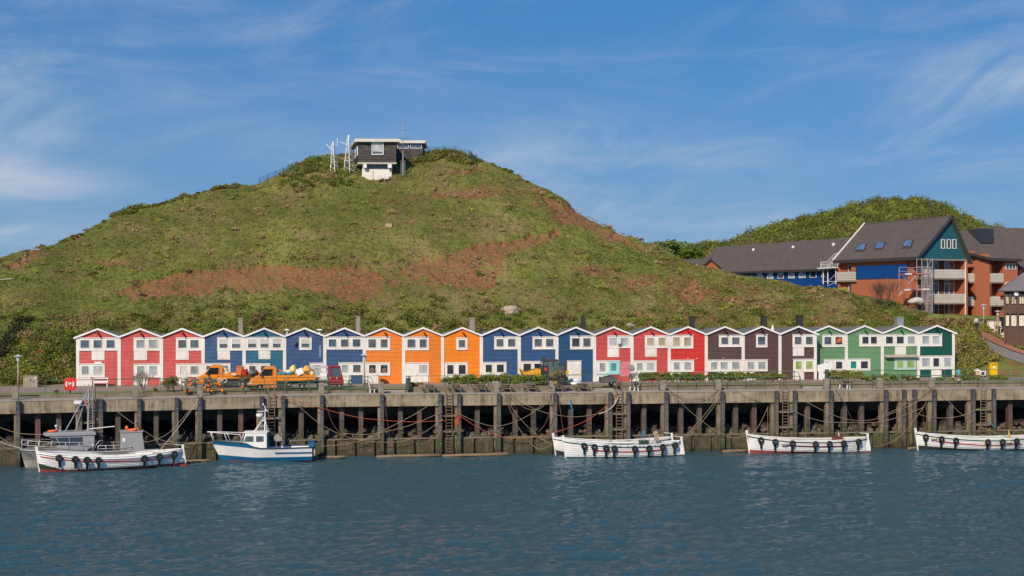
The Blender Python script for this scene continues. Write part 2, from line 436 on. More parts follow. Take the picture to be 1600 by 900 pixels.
BANDS = [  # upper edge, lower edge, strength, softness of the upper and of the lower edge (picture rows)
 ([(180,456),(210,441),(250,430),(300,421),(350,415),(400,411),(440,411),(470,418),(500,414),(545,413),(590,418),(604,440)], [(180,462),(210,471),(250,468),(300,464),(350,456),(400,460),(450,452),(500,460),(545,476),(590,468),(604,446)], 1.0, 2.0, 9.0),
 ([(632,408),(660,396),(690,399),(720,386),(745,379),(790,380),(830,369),(868,357),(884,366)], [(632,420),(660,430),(690,436),(720,442),(745,460),(770,455),(790,398),(830,390),(868,374),(884,368)], 0.78, 5.0, 8.0),
 ([(655,420),(690,417),(715,424),(735,440)], [(655,432),(690,440),(715,452),(735,452)], 1.1, 3.0, 6.0),
 ([(748,379),(790,376),(815,370),(838,360)], [(748,391),(790,394),(815,386),(838,372)], 1.3, 2.0, 5.0),
 ([(840,302),(870,311),(900,328),(950,358),(1000,383),(1040,399)], [(840,312),(870,330),(900,352),(950,374),(1000,390),(1040,403)], 0.95, 3.0, 10.0),
 ([(668,296),(700,286),(740,291),(790,294)], [(668,306),(700,312),(740,309),(790,303)], 0.6, 4.0, 6.0)]
def band_soil(px, py):
    v = np.zeros_like(px)
    for up, lo, s, a, b in BANDS:
        x0, x1 = up[0][0], up[-1][0]; jig = 3.0*np.sin(px*0.31)+2.0*np.sin(px*0.83+1)
        t = np.interp(px, [p[0] for p in up], [p[1] for p in up]) + jig*0.5; u = np.interp(px, [p[0] for p in lo], [p[1] for p in lo]) + jig
        m = np.clip((py-t)/a, 0, 1)*np.clip((u-py)/b, 0, 1)*np.clip((px-x0)/8, 0, 1)*np.clip((x1-px)/8, 0, 1); v = np.maximum(v, s*m)
    return v
LAWN = [(720,376,24,13),(862,347,32,22),(905,385,26,18),(1140,442,60,14),(230,430,120,16),(560,320,50,18),(840,430,40,12),(990,420,40,20),(100,470,80,22)]
def build_hill():
    pxs = np.concatenate([np.arange(-700, -40, 12), np.arange(-40, 1640, 2.6), np.arange(1640, 2301, 14)])
    ts = np.concatenate([np.linspace(0, 1.0, 190), np.linspace(1.0, 1.6, 26)[1:]])
    V = np.array([[hill_point(px, t) for px in pxs] for t in ts]); V = V.reshape(-1, 3)
    ny, nx = len(ts), len(pxs); idx = np.arange(ny*nx).reshape(ny, nx)
    Fc = np.stack([idx[:-1,:-1], idx[:-1,1:], idx[1:,1:], idx[1:,:-1]], -1).reshape(-1, 4)
    PX = 800 + F*V[:,0]/V[:,1]; PY = HZ - F*(V[:,2]-ZC)/V[:,1]
    soil = np.zeros(len(V)); lawn = np.zeros(len(V))
    for x, y, rx, ry, s in SOIL: soil = np.maximum(soil, s*np.exp(-((PX-x)/rx)**2 - ((PY-y)/ry)**2))
    soil = np.maximum(soil, band_soil(PX, PY))
    for x, y, rx, ry in LAWN: lawn = np.maximum(lawn, np.exp(-((PX-x)/rx)**2 - ((PY-y)/ry)**2))
    sc = np.clip((soil-0.32)/0.35, 0, 1); rr = np.random.RandomState(8)
    lump_ = np.array([fbm(v[0]+9, v[1]*1.0, 0.9, 3) for v in V])*(sc > 0.01)
    V[:,2] -= 0.42*sc - 0.16*lump_*sc - rr.normal(size=len(V))*0.05*sc
    V[:,1] += 0.25*sc
    dry = np.clip((PX-600)/500, 0, 1)
    m, nt, b = nodes('grassy hillside'); t = NT(nt); p = t.pos()
    o = np_mesh('hill', V, Fc, m, np.stack([np.clip(soil,0,1.5)/1.5, lawn, np.maximum(dry*0.7, 0)], -1), smooth=True)
    a = t.n('ShaderNodeVertexColor'); a.layer_name = 'tint'; sp = t.n('ShaderNodeSeparateColor'); t.l(a.outputs['Color'], sp.inputs[0])
    nb = t.noise(p, 0.16, 6, 0.62, 0.4); nm = t.noise(p, 0.7, 6, 0.65, 0.3); nf = t.noise(p, 3.4, 5, 0.7); nq = t.noise(t.scaled(p, (1,1,1), (31,7,3)), 0.33, 8, 0.70)
    g = t.mix(t.remap(nm, 0.35, 0.65), (0.138,0.152,0.034), (0.205,0.196,0.056))
    g = t.mix(t.remap(nb, 0.50, 0.66), g, (0.225,0.165,0.080)); g = t.mix(t.remap(t.noise(t.scaled(p,(1,1,1),(5,70,2)), 0.22, 7, 0.68), 0.54, 0.66, 0, 0.8), g, (0.105,0.135,0.026))
    g = t.mix(t.math('MULTIPLY', sp.outputs[1], t.remap(nf, 0.25, 0.6), clamp=True), g, (0.150,0.185,0.032))
    g = t.mix(t.remap(nf, 0.42, 0.75, 0, 0.34), g, (0.085,0.098,0.024))
    big = t.remap(t.noise(t.scaled(p,(1,1,1),(50,20,9)), 0.085, 5, 0.6), 0.36, 0.62, 0.70, 1.12); gv = t.n('ShaderNodeVectorMath', operation='SCALE'); t.l(g, gv.inputs[0]); t.l(big, gv.inputs['Scale']); g = gv.outputs[0]
    soilc = t.mix(t.remap(nf, 0.38, 0.60), (0.105,0.052,0.031), (0.330,0.122,0.064))
    soilc = t.mix(t.remap(nm, 0.46, 0.62, 0, 0.85), soilc, (0.170,0.110,0.058)); soilc = t.mix(t.remap(nf, 0.60, 0.72), soilc, (0.42,0.28,0.20))
    f = t.math('ADD', t.math('MULTIPLY', sp.outputs[0], 2.5), t.math('MULTIPLY', t.math('SUBTRACT', nq, 0.5), 4.6))
    f = t.math('ADD', f, t.math('MULTIPLY', t.math('SUBTRACT', sp.outputs[2], 0.40), 1.05))
    f = t.remap(f, 0.34, 0.74); f.node.clamp = True
    c = t.mix(t.math('MULTIPLY', f, t.remap(nf, 0.28, 0.55), clamp=True), g, soilc)
    t.l(c, b.inputs['Base Color']); b.inputs['Roughness'].default_value = 0.95; b.inputs['Specular IOR Level'].default_value = 0.1
    t.l(t.bump(t.math('ADD', nf, t.math('MULTIPLY', nm, 1.5)), 0.55, 0.22), b.inputs['Normal'])
    tag(o, kind='structure')
build_hill()

SIL2 = [(700,420),(900,388),(960,372),(1000,372),(1060,374),(1100,375),(1150,373),(1180,359),(1220,346),(1270,334),(1320,322),(1370,311),(1400,308),(1440,310),(1480,320),(1530,342),(1560,350),(1590,360),(1640,380),(1800,410),(2000,440)]
def hill2_point(px, t):
    ys = interp(px, SIL2); dt = interp(px, [(700,330),(1100,330),(1400,400),(2000,400)]); df = interp(px, [(700,225),(1000,250),(1200,270),(2000,270)])
    zt = ZC + (HZ-ys)/F*dt - 1.2; zf = 12.0
    if t <= 1: D = lerp(df, dt, t); z = lerp(zf, zt, t*(1.3-0.3*t))
    else: D = lerp(dt, dt+70, (t-1)/0.5); z = zt - 0.006*(D-dt)**2*0.8
    k = (px-800)/F; x = k*D
    return Vector((x, D, max(z, 5) + 0.9*fbm(x, D, 0.05, 3)*min(1, t*3)))
def build_hill2():
    pxs = np.arange(700, 2001, 9); ts = np.concatenate([np.linspace(0, 1, 40), np.linspace(1, 1.5, 10)[1:]])
    V = np.array([[hill2_point(px, t) for px in pxs] for t in ts]).reshape(-1, 3)
    ny, nx = len(ts), len(pxs); idx = np.arange(ny*nx).reshape(ny, nx)
    Fc = np.stack([idx[:-1,:-1], idx[:-1,1:], idx[1:,1:], idx[1:,:-1]], -1).reshape(-1, 4)
    m, nt, b = nodes('wooded ground'); t = NT(nt); p = t.pos()
    t.l(t.mix(t.remap(t.noise(p, 0.2, 5), 0.35, 0.65), (0.05,0.065,0.016), (0.09,0.085,0.03)), b.inputs['Base Color']); b.inputs['Roughness'].default_value = 0.95
    o = np_mesh('hill', V, Fc, m, smooth=True); tag(o, kind='structure')
build_hill2()

# ------------------------------------------------------------------ vegetation as masses
def leaf_cloud(rng, C, rad_, n, size, cols, flat=0.75, twig=None):
    """C (k,3) plant centres, rad_ (k,) radii: n leaf triangles per plant, ragged crowns with lobes"""
    k = len(C); K = np.repeat(np.arange(k), n); N = k*n
    u = rng.normal(size=(N, 3)); u /= np.linalg.norm(u, axis=1)[:, None]; u[:, 2] = np.abs(u[:, 2])*1.0 - 0.12
    r = rng.rand(N)**0.33
    lob = 0.72 + 0.34*np.sin(u[:,0]*5 + K*1.7)*np.cos(u[:,1]*4 + K*2.3) + 0.18*rng.rand(N)
    P = C[K] + u*(rad_[K]*r*lob)[:, None]*np.array([1, 1, flat])
    s = (size[K] if hasattr(size, '__len__') else size)*(0.6 + 0.8*rng.rand(N))
    a = rng.normal(size=(N, 3)); a /= np.linalg.norm(a, axis=1)[:, None]
    b = np.cross(a, rng.normal(size=(N, 3))); b /= np.linalg.norm(b, axis=1)[:, None] + 1e-9
    V = np.stack([P - a*s[:,None]*0.5 - b*s[:,None]*0.35, P + a*s[:,None]*0.6, P - a*s[:,None]*0.4 + b*s[:,None]*0.5], 1).reshape(-1, 3)
    ci = cols[K]*(0.72 + 0.56*rng.rand(N))[:, None]
    return V, np.repeat(ci, 3, 0)
def tri_obj(name, parts, mat):
    V = np.concatenate([p[0] for p in parts]); Cc = np.concatenate([p[1] for p in parts])
    return np_mesh(name, V, np.arange(len(V)).reshape(-1, 3), mat, Cc)
LEAF = leafmat('leaves', 0.7, 0.3)
GREENS = np.array([(0.085,0.115,0.020),(0.105,0.130,0.024),(0.060,0.085,0.018),(0.130,0.140,0.032),(0.125,0.105,0.045),(0.145,0.115,0.062),(0.085,0.100,0.030)])*np.array([2.45,2.15,2.0])
def plant_mass():
    rng = np.random.RandomState(11)
    # dense band of bushes along the foot of the hill, thinning upwards
    C, S, col = [], [], []
    def put(px, t, s, ci):
        p = hill_point(px, t); C.append((p.x, p.y, p.z + s*0.10)); S.append(s); col.append(GREENS[ci]*rng.uniform(0.75, 1.15))
    def soil_at(px, py):
        return max(max((s*math.exp(-((px-x)/rx)**2 - ((py-y)/ry)**2) for x, y, rx, ry, s in SOIL), default=0), float(band_soil(np.array([px]), np.array([py]))[0]))
    n = 0
    while n < 2600:                               # foot band
        px = rng.uniform(-60, 1500); t = rng.beta(1.0, 3.6)*0.62
        x, y = proj(hill_point(px, t))
        lim = interp(px, [(-60,455),(120,495),(300,478),(600,486),(800,476),(950,492),(1050,476),(1200,455),(1350,465),(1500,485)])
        if y < lim + rng.normal(0, 9) or y > 600: continue
        s = rng.uniform(0.45, 1.15); put(px, t, s, rng.choice(7, p=[.2,.2,.2,.08,.14,.1,.08])); n += 1
    n = 0
    while n < 330:                               # scattered low scrub on the slope
        px = rng.uniform(-40, 1460); t = rng.uniform(0.2, 1.0); x, y = proj(hill_point(px, t))
        if soil_at(px, y) > 0.35 and rng.rand() < 0.85: continue
        if 556 < px < 622 and 235 < y < 300: continue
        s = rng.uniform(0.3, 0.8); put(px, t, s, rng.choice(7, p=[.08,.1,.08,.06,.3,.3,.08])); col[-1] *= 1.35; n += 1
    for (x0, x1, t0, t1, k, smin, smax) in [(440,556,0.90,1.01,90,.4,.9),(650,742,0.93,1.02,95,.5,1.05),(622,652,0.93,0.985,26,.3,.6),(175,226,0.97,1.01,40,.5,.9),(330,370,0.97,1.01,16,.4,.7),(556,618,0.865,0.89,22,.2,.36),(455,552,0.78,0.95,80,.4,1.0),(740,830,0.985,1.0,14,.25,.45),(60,330,0.975,1.0,60,.25,.5)]:
        for _ in range(k):
            put(rng.uniform(x0, x1), rng.uniform(t0, t1), rng.uniform(smin, smax), rng.choice(7, p=[.22,.16,.26,.08,.12,.08,.08]))
    for _ in range(70):                       # near-black bushes at the far left, coloured to paint in the gully's shadow
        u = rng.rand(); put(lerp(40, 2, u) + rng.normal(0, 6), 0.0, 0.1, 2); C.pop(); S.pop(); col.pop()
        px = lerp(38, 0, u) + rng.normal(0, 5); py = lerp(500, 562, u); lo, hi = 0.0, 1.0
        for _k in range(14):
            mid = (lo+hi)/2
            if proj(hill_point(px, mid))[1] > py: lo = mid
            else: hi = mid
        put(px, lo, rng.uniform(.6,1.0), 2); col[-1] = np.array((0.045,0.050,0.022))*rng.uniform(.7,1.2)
    C, S, col = np.array(C), np.array(S), np.array(col)
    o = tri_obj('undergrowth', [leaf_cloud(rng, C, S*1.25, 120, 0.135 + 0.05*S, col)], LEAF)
    tag(o, 'low green and brownish scrub growing over the foot of the grassy hill', 'undergrowth', kind='stuff')
    # grass tufts
    P, cl = [], []
    for _ in range(66000):
        px = rng.uniform(-60, 1500); t = rng.uniform(0.03, 1.005); p = hill_point(px, t); x, y = proj(p)
        q = soil_at(px, y)
        if q > 0.3 and rng.rand() < min(0.92, q*1.3): continue
        P.append(p); f1 = fbm(p.x, p.y, 0.10, 4); f2 = fbm(p.x+300, p.y, 0.22, 4)
        base = lerp(np.array((0.190,0.195,0.048)), np.array((0.128,0.165,0.030)), min(1,max(0,0.5+1.3*f1))); base = lerp(base, np.array((0.290,0.225,0.115)), min(0.9,max(0,1.6*f2-0.1))); base = lerp(base, np.array((0.31,0.16,0.09)), min(0.7, q*1.5)*(rng.rand() < 0.6)); cl.append(base*rng.uniform(0.8,1.2))
    P = np.array(P); cl = np.array(cl); k = len(P); nb = 5; K = np.repeat(np.arange(k), nb); N = len(K)
    h = rng.uniform(0.07, 0.27, N); ang = rng.uniform(0, 6.28, N); le = rng.uniform(0.0, 0.22, N); w = rng.uniform(0.03, 0.07, N)
    B = P[K] + np.stack([rng.uniform(-.16,.16,N), rng.uniform(-.16,.16,N), np.full(N,-0.04)], 1)
    dx, dy = np.cos(ang), np.sin(ang)
    V = np.stack([B + np.stack([-dy*w, dx*w, 0*w],1), B + np.stack([dy*w, -dx*w, 0*w],1), B + np.stack([dx*le, dy*le, h],1)],1).reshape(-1,3)
    cc = np.repeat(cl[K]*(0.75+0.5*rng.rand(N))[:,None], 3, 0)
    o = np_mesh('grass', V, np.arange(len(V)).reshape(-1,3), leafmat('grass blades', 0.8, 0.5, 1.45), cc)
    tag(o, 'rough tufted grass covering the slopes of the hill', 'grass', kind='stuff')
    # stones lying on the bare earth
    mb = MB(); 
    for _ in range(260):
        q = SOIL[rng.randint(len(SOIL))] if rng.rand() < 0.8 else (rng.uniform(600,1150), rng.uniform(280,470), 30, 15, 1)
        px = rng.normal(q[0], q[2]*0.6); py = rng.normal(q[1], q[3]*0.6)
        lo, hi = 0.0, 1.0
        for _k in range(12):
            mid = (lo+hi)/2
            if proj(hill_point(px, mid))[1] > py: lo = mid
            else: hi = mid
        p = hill_point(px, lo); s = rng.uniform(0.06, 0.2)
        mb.ball(p, s, s*rng.uniform(.7,1.2), s*rng.uniform(.5,.9), 6, 4)
    o = mb.build('rubble', concrete('loose stone', (0.40,0.25,0.17), (0.44,0.31,0.23), (0.28,0.14,0.09), 3)); tag(o, 'pale and reddish stones lying in the bare earth patches of the hill', 'stones', kind='stuff')
    # far wooded hill
    C, S, col = [], [], []
    for _ in range(3300):
        px = rng.uniform(930, 1680); t = rng.uniform(0.02, 1.01); p = hill2_point(px, t)
        s = rng.uniform(0.9, 2.3)*(1.0 if px > 1150 else 0.75); b = rng.rand()
        base = np.array([(0.140,0.170,0.030),(0.200,0.225,0.032),(0.300,0.320,0.040),(0.235,0.195,0.085),(0.150,0.155,0.052)][rng.choice(5, p=[.30,.27,.18,.15,.10])])
        C.append((p.x, p.y, p.z + s*0.15)); S.append(s); col.append(base*rng.uniform(.8,1.2))
    C, S, col = np.array(C), np.array(S), np.array(col)
    o = tri_obj('woods', [leaf_cloud(rng, C, S*1.3, 115, 0.27 + 0.07*S, col, 0.9)], LEAF)
    tag(o, 'low windswept woodland covering the far hill behind the brick buildings', 'woods', kind='stuff')
plant_mass()

# ------------------------------------------------------------------ ground sheets
def off_pt(px, back):      # plan point `back` metres behind the quay face
    return quay(px, 0, -back)
QPX = [(-1500), -700, -200, 0, 240, 478, 482, 800, 1120, 1440, 1700, 2200, 3000]
DECK = 2.0
def strip(name, b0, b1, z, mat, pxs=None):
    a = [quay(px, z, -b0) for px in (pxs or QPX)]; c = [quay(px, z, -b1) for px in (pxs or QPX)]
    mb = MB(); mb.grid([a, c]); o = mb.build(name, mat); tag(o, kind='structure'); return o
GRASSM = None
def mat_ground():
    m, nt, b = nodes('trodden ground'); t = NT(nt); p = t.pos()
    t.l(t.mix(t.remap(t.noise(p, 0.5, 6), 0.35, 0.65), (0.15,0.155,0.045), (0.21,0.165,0.10)), b.inputs['Base Color']); b.inputs['Roughness'].default_value = 0.95
    return m
def mat_paving():
    m, nt, b = nodes('pinkish paving'); t = NT(nt); p = t.pos()
    br = t.n('ShaderNodeTexBrick'); br.inputs['Scale'].default_value = 1.0; br.inputs['Brick Width'].default_value = 0.24; br.inputs['Row Height'].default_value = 0.12; br.inputs['Mortar Size'].default_value = 0.006
    br.inputs['Color1'].default_value = (0.30,0.215,0.175,1); br.inputs['Color2'].default_value = (0.26,0.19,0.155,1); br.inputs['Mortar'].default_value = (0.18,0.14,0.12,1)
    t.l(p, br.inputs['Vector'])
    c = t.mix(t.remap(t.noise(p, 0.7, 5), 0.3, 0.7, 0, 0.5), br.outputs['Color'], (0.25,0.20,0.17))
    t.l(c, b.inputs['Base Color']); b.inputs['Roughness'].default_value = 0.85
    return m
def mat_lawn():
    m, nt, b = nodes('short lawn'); t = NT(nt); p = t.pos()
    c = t.mix(t.remap(t.noise(p, 0.8, 6), 0.35, 0.65), (0.16,0.21,0.035), (0.22,0.225,0.060))
    c = t.mix(t.remap(t.noise(p, 9, 3), 0.4, 0.7, 0, 0.5), c, (0.06,0.07,0.02))
    t.l(c, b.inputs['Base Color']); b.inputs['Roughness'].default_value = 0.95
    return m
def mat_asphalt(name, a=(0.125,0.115,0.11), b_=(0.16,0.145,0.14)):
    m, nt, b = nodes(name); t = NT(nt); p = t.pos()
    c = t.mix(t.remap(t.noise(p, 0.4, 6), 0.35, 0.65), a, b_); c = t.mix(t.remap(t.noise(p, 25, 3), 0.4, 0.7, 0, 0.35), c, tuple(x*0.6 for x in a))
    t.l(c, b.inputs['Base Color']); b.inputs['Roughness'].default_value = 0.9
    return m
LAWN_M = mat_lawn()
def build_ground():
    a = [quay(px, Z_PROM-0.008, -DECK-0.2) for px in QPX]
    mb = MB(); far = [Vector((-900, 2500, a[0].z)), Vector((1500, 2500, a[0].z))]
    n = len(a); vs = [tuple(p) for p in a] + [(lerp(-2500, 2500, i/(n-1)), 4000, a[0].z) for i in range(n)]
    mb._add(vs, [(i, i+1, n+i+1, n+i) for i in range(n-1)])
    tag(mb.build('ground', mat_ground()), kind='structure')
    strip('grass_verge', DECK+0.2, DECK+3.4, Z_PROM, LAWN_M)
    strip('promenade', DECK+3.4, DECK+13.5, Z_PROM+0.004, mat_paving())
build_ground()
# ------------------------------------------------------------------ the row of wooden cabins
XB = [119.5,186.5,252.5,317.5,381.5,444.7,507.5,569.2,630.6,691.5,752,811.2,870.0,928.7,987.3,1045.4,1103.2,1160.8,1218.3,1275.5]
XG = [1265.5,1322,1378.2,1434.7,1491]
PAL = {'red':(0.560,0.078,0.068),'scarlet':(0.620,0.036,0.026),'blue':(0.026,0.082,0.205),'navy':(0.013,0.074,0.180),'teal':(0.006,0.120,0.205),'orange':(0.800,0.215,0.016),'amber':(0.860,0.235,0.004),
       'brown':(0.110,0.058,0.054),'green':(0.140,0.285,0.140),'bottle':(0.006,0.085,0.062)}
SIDING = {k: paint('lapped boards ' + k, c, 0.55, 0.34, None, 0, 1.2, 0.35) for k, c in PAL.items()}
ROOFM = paint('grey roofing felt', (0.135,0.140,0.135), 0.9, 0.5, (0.19,0.18,0.15), streak=False)
WALLM = paint('white render', (0.74,0.71,0.65), 0.8, 0.4, (0.55,0.48,0.38))
BLIND = paint('white blind', (0.55,0.55,0.52), 0.6, 0.1); CURT = paint('pale curtain', (0.50,0.53,0.52), 0.8, 0.35, (0.30,0.33,0.33))
def pane_material(k):
    return {'g': GLASS, 'd': DGLASS, 'b': glass('bluish glass', (0.085,0.115,0.155)), 'w': glass('pane with white blind', (0.46,0.48,0.47), 0.12), 'c': glass('pane with net curtain', (0.27,0.30,0.30), 0.1),
            't': glass('pane with tan blind', (0.40,0.32,0.21), 0.12), 'v': glass('pane with green curtain', (0.20,0.36,0.06), 0.12), 'y': glass('pane with pale green curtain', (0.42,0.46,0.22), 0.12),
            'q': glass('turquoise pane', (0.10,0.40,0.42), 0.12), 'm': glass('teal pane', (0.01,0.22,0.19), 0.12), 'l': glass('light pane', (0.38,0.42,0.44), 0.1), 'h': GLASS}[k]
# per house: colour, look, upper band (x0,x1,y0,y1), upper panes, lower band, lower panes, white panels, door, extras
# panes are (x0,x1,kind) inside y range of the band
H = [
 dict(c='red', ub=(122,185,528.3,547), up=[(125.5,140,'b'),(146,160,'b'),(166,180,'b')], lb=(122,164,569,588.5), lp=[(127.5,139.5,'c'),(146,161,'w')], pan=[(143.5,163.5,547,562.6)], door=(122.5,144), la='red cabin at the left end of the row, white bench at its front'),
 dict(c='red', ub=(209,250,528,547), up=[(213,226.5,'c'),(232,246.5,'c')], lb=(209,250,569,589), lp=[(214,226,'c'),(233,246,'c')], pan=[(209.5,230,547,562.5)], door=(209.5,231), la='red cabin with net curtains, behind the bare twiggy bush'),
 dict(c='red', ub=(275,315,528,547), up=[(278,292,'g'),(297,311,'g')], lb=(275,315,569,588), lp=[(281,292,'w'),(297.5,311,'c')], pan=[(275,295,547,562)], door=(275.5,295), la='red cabin beside the blue ones, round bush at its corner'),
 dict(c='blue', ub=(339.5,379,527.5,547), up=[(342.5,356,'h'),(362,376,'h')], lb=(319.5,360,568.3,588), lp=[(322,338,'g'),(343,357,'c')], pan=[(340,359.5,547,561.7)], door=None, la='blue cabin behind the cab of the first orange truck'),
 dict(c='teal', ub=(384,442.5,527.5,546.5), up=[(387.3,401,'h'),(406.6,420,'h'),(425.8,439,'h')], lb=(383.5,422,568.5,590), lp=[(389,400,'g'),(407,420,'g')], pan=[(404,422.5,546.5,561)], door=(384,403), la='teal blue cabin with three upper windows and half drawn blinds'),
 dict(c='blue', ub=(467.5,487,527.5,546), up=[(470.5,484,'h')], lb=(484,505.5,567.5,590), lp=[(489,502,'c')], pan=[], door=None, la='blue cabin with a single upper window and a small bird figure on its boards'),
 dict(c='blue', ub=(510.3,567,527,545.2), up=[(513,526,'b'),(532,545,'g'),(550.5,563.5,'b')], lb=(529,567,567,585.2), lp=[(533.5,544,'l'),(551,564,'g')], pan=[], door=(530,548.3), la='blue cabin with three upper windows next to the orange ones'),
 dict(c='orange', ub=(571.5,609.5,527,546.5), up=[(575,588,'g'),(594,606,'g')], lb=(571.5,609.5,567,586), lp=[(576,587.5,'d'),(594,606,'d')], pan=[], door=(571.5,591), rings=[(581.7,578),(600.5,578.5)], la='orange cabin with ring ornaments hanging in its lower windows'),
 dict(c='orange', ub=(633,670,527,546.5), up=[(636,649.5,'b'),(655,667,'g')], lb=(633,670,567.3,586), lp=[(654.5,667.5,'w')], pan=[(653,671,586,598)], door=(633,653), la='middle orange cabin with a closed white door'),
 dict(c='amber', ub=(712.5,730.5,528,546), up=[(716,727,'g')], lb=(695,730.5,567,588), lp=[(698,709,'d'),(716,728,'d')], pan=[], door=(695,712), la='bright orange cabin with one small upper window'),
 dict(c='blue', ub=(772,809,526.5,545), up=[(775,787,'g'),(793,805.5,'g')], lb=(754,791,566.5,585), lp=[(758,769,'d'),(775.5,787.5,'d')], pan=[], door=(754,773), la='blue cabin right beside the bright orange one'),
 dict(c='blue', ub=(832,868,526.3,545), up=[(834.3,847,'g'),(852.2,865,'g')], lb=(813.5,848,565,585), lp=[(817,830,'d'),(834,847,'d')], pan=[], door=(813.5,832), la='blue cabin behind the bucket of the yellow loader'),
 dict(c='navy', ub=(890.5,926.5,525.3,545), up=[(893,905.7,'d'),(910.5,923,'g')], lb=(886,908,564.2,585), lp=[], pan=[], door=None, garage=(892,907.5,567,584), la='dark blue cabin with a white panelled shutter on its ground floor'),
 dict(c='red', ub=(949,985,525,543), up=[(951.3,964,'l'),(969,981.5,'l')], lb=(931.3,968,564,583.5), lp=[(936,946,'c'),(953,964,'q')], pan=[(949,967,543,557.7)], door=(931.3,950), la='red cabin with a turquoise window frame below'),
 dict(c='red', ub=(1007.5,1043,524.8,543), up=[(1010,1022,'t'),(1028,1040,'t')], lb=(989.7,1025.7,564,581.5), lp=[(994,1004.3,'c'),(1010,1022.5,'l')], pan=[(1007.7,1026,543,557.2)], door=(989.7,1008), la='red cabin with warm tan blinds in its upper windows'),
 dict(c='scarlet', ub=(1047.7,1083,524,543.7), up=[(1050.5,1062.3,'t'),(1068,1080,'t')], lb=(1047.7,1084,563,581), lp=[(1051.5,1062,'c'),(1068.5,1080,'c')], pan=[], door=(1047.7,1066), la='scarlet cabin beside the first brown one'),
 dict(c='brown', ub=(1123,1159,524,541.3), up=[(1126,1138,'g'),(1143,1155.5,'g')], lb=(1105.3,1159,562.8,580), lp=[(1110,1120.5,'c'),(1125,1137,'c'),(1143,1155.5,'c')], pan=[], door=(1123,1141), la='brown cabin with three windows below and two above'),
 dict(c='brown', ub=(1181,1198.7,523,542), up=[(1183.2,1195.7,'b')], lb=(1163.3,1199,562.3,580), lp=[(1167,1178,'c'),(1184,1196,'c')], pan=[], door=(1163.3,1181), la='brown cabin with a single upper window'),
 dict(c='brown', ub=(1238,1273.7,523,541.5), up=[(1240.7,1252.5,'g'),(1258,1270,'g')], lb=(1239,1273.7,561.5,580), lp=[(1242,1252.7,'v'),(1258.3,1270,'y')], pan=[(1238.5,1256,541.5,556)], door=(1239,1256), la='brown cabin with green curtains, at the right end of the brown ones'),
]
G = [
 dict(c='green', ub=(1284.5,1319.7,523.3,541.5), up=[(1287,1299,'b'),(1304.2,1316,'d')], lb=(1287,1319.7,562,579.5), lp=[(1289,1296.5,'d'),(1305,1316,'d')], pan=[], door=None, la='green cabin set back beside the last brown one, orange cloth in its window'),
 dict(c='green', ub=(1342,1376,523,540.5), up=[(1346.2,1357,'d'),(1359.5,1370,'d')], lb=(1324.3,1359.5,561.3,579), lp=[(1328,1338,'m'),(1344,1356,'d')], pan=[], door=(1324.3,1342), la='green cabin with a teal blind in its door window'),
 dict(c='green', ub=(1380.3,1432.3,522.8,540.2), up=[(1383.2,1395,'d'),(1400,1412,'d'),(1417,1429,'c')], lb=(1397,1431,560.7,577.5), lp=[(1400.3,1411,'v'),(1416.3,1428,'v')], pan=[(1398,1415,540.2,554)], door=None, awn=True, la='green cabin with three upper windows and an awning strip over a mint window'),
 dict(c='bottle', ub=(1437,1471.3,522,540.2), up=[(1440,1451.5,'l'),(1456,1468,'l')], lb=(1437,1488,556.5,576), lp=[(1439.5,1453,'l'),(1457,1467.3,'d'),(1474,1485.7,'l')], pan=[], door=(1454,1470.5), la='dark bottle green cabin at the right end of the row'),
]
RIDGE, VALLEY, DEPTH = 5.93, 5.10, 6.2
def rects_minus(x0, x1, z0, z1, holes):
    """white board strips round a row of openings"""
    out = []; hz0 = min(h[2] for h in holes); hz1 = max(h[3] for h in holes)
    out.append((x0, x1, hz1, z1)); out.append((x0, x1, z0, hz0)); x = x0
    for h in sorted(holes): out.append((x, h[0], hz0, hz1)); x = h[1]
    out.append((x, x1, hz0, hz1)); return [r for r in out if r[1]-r[0] > 0.005 and r[3]-r[2] > 0.005]
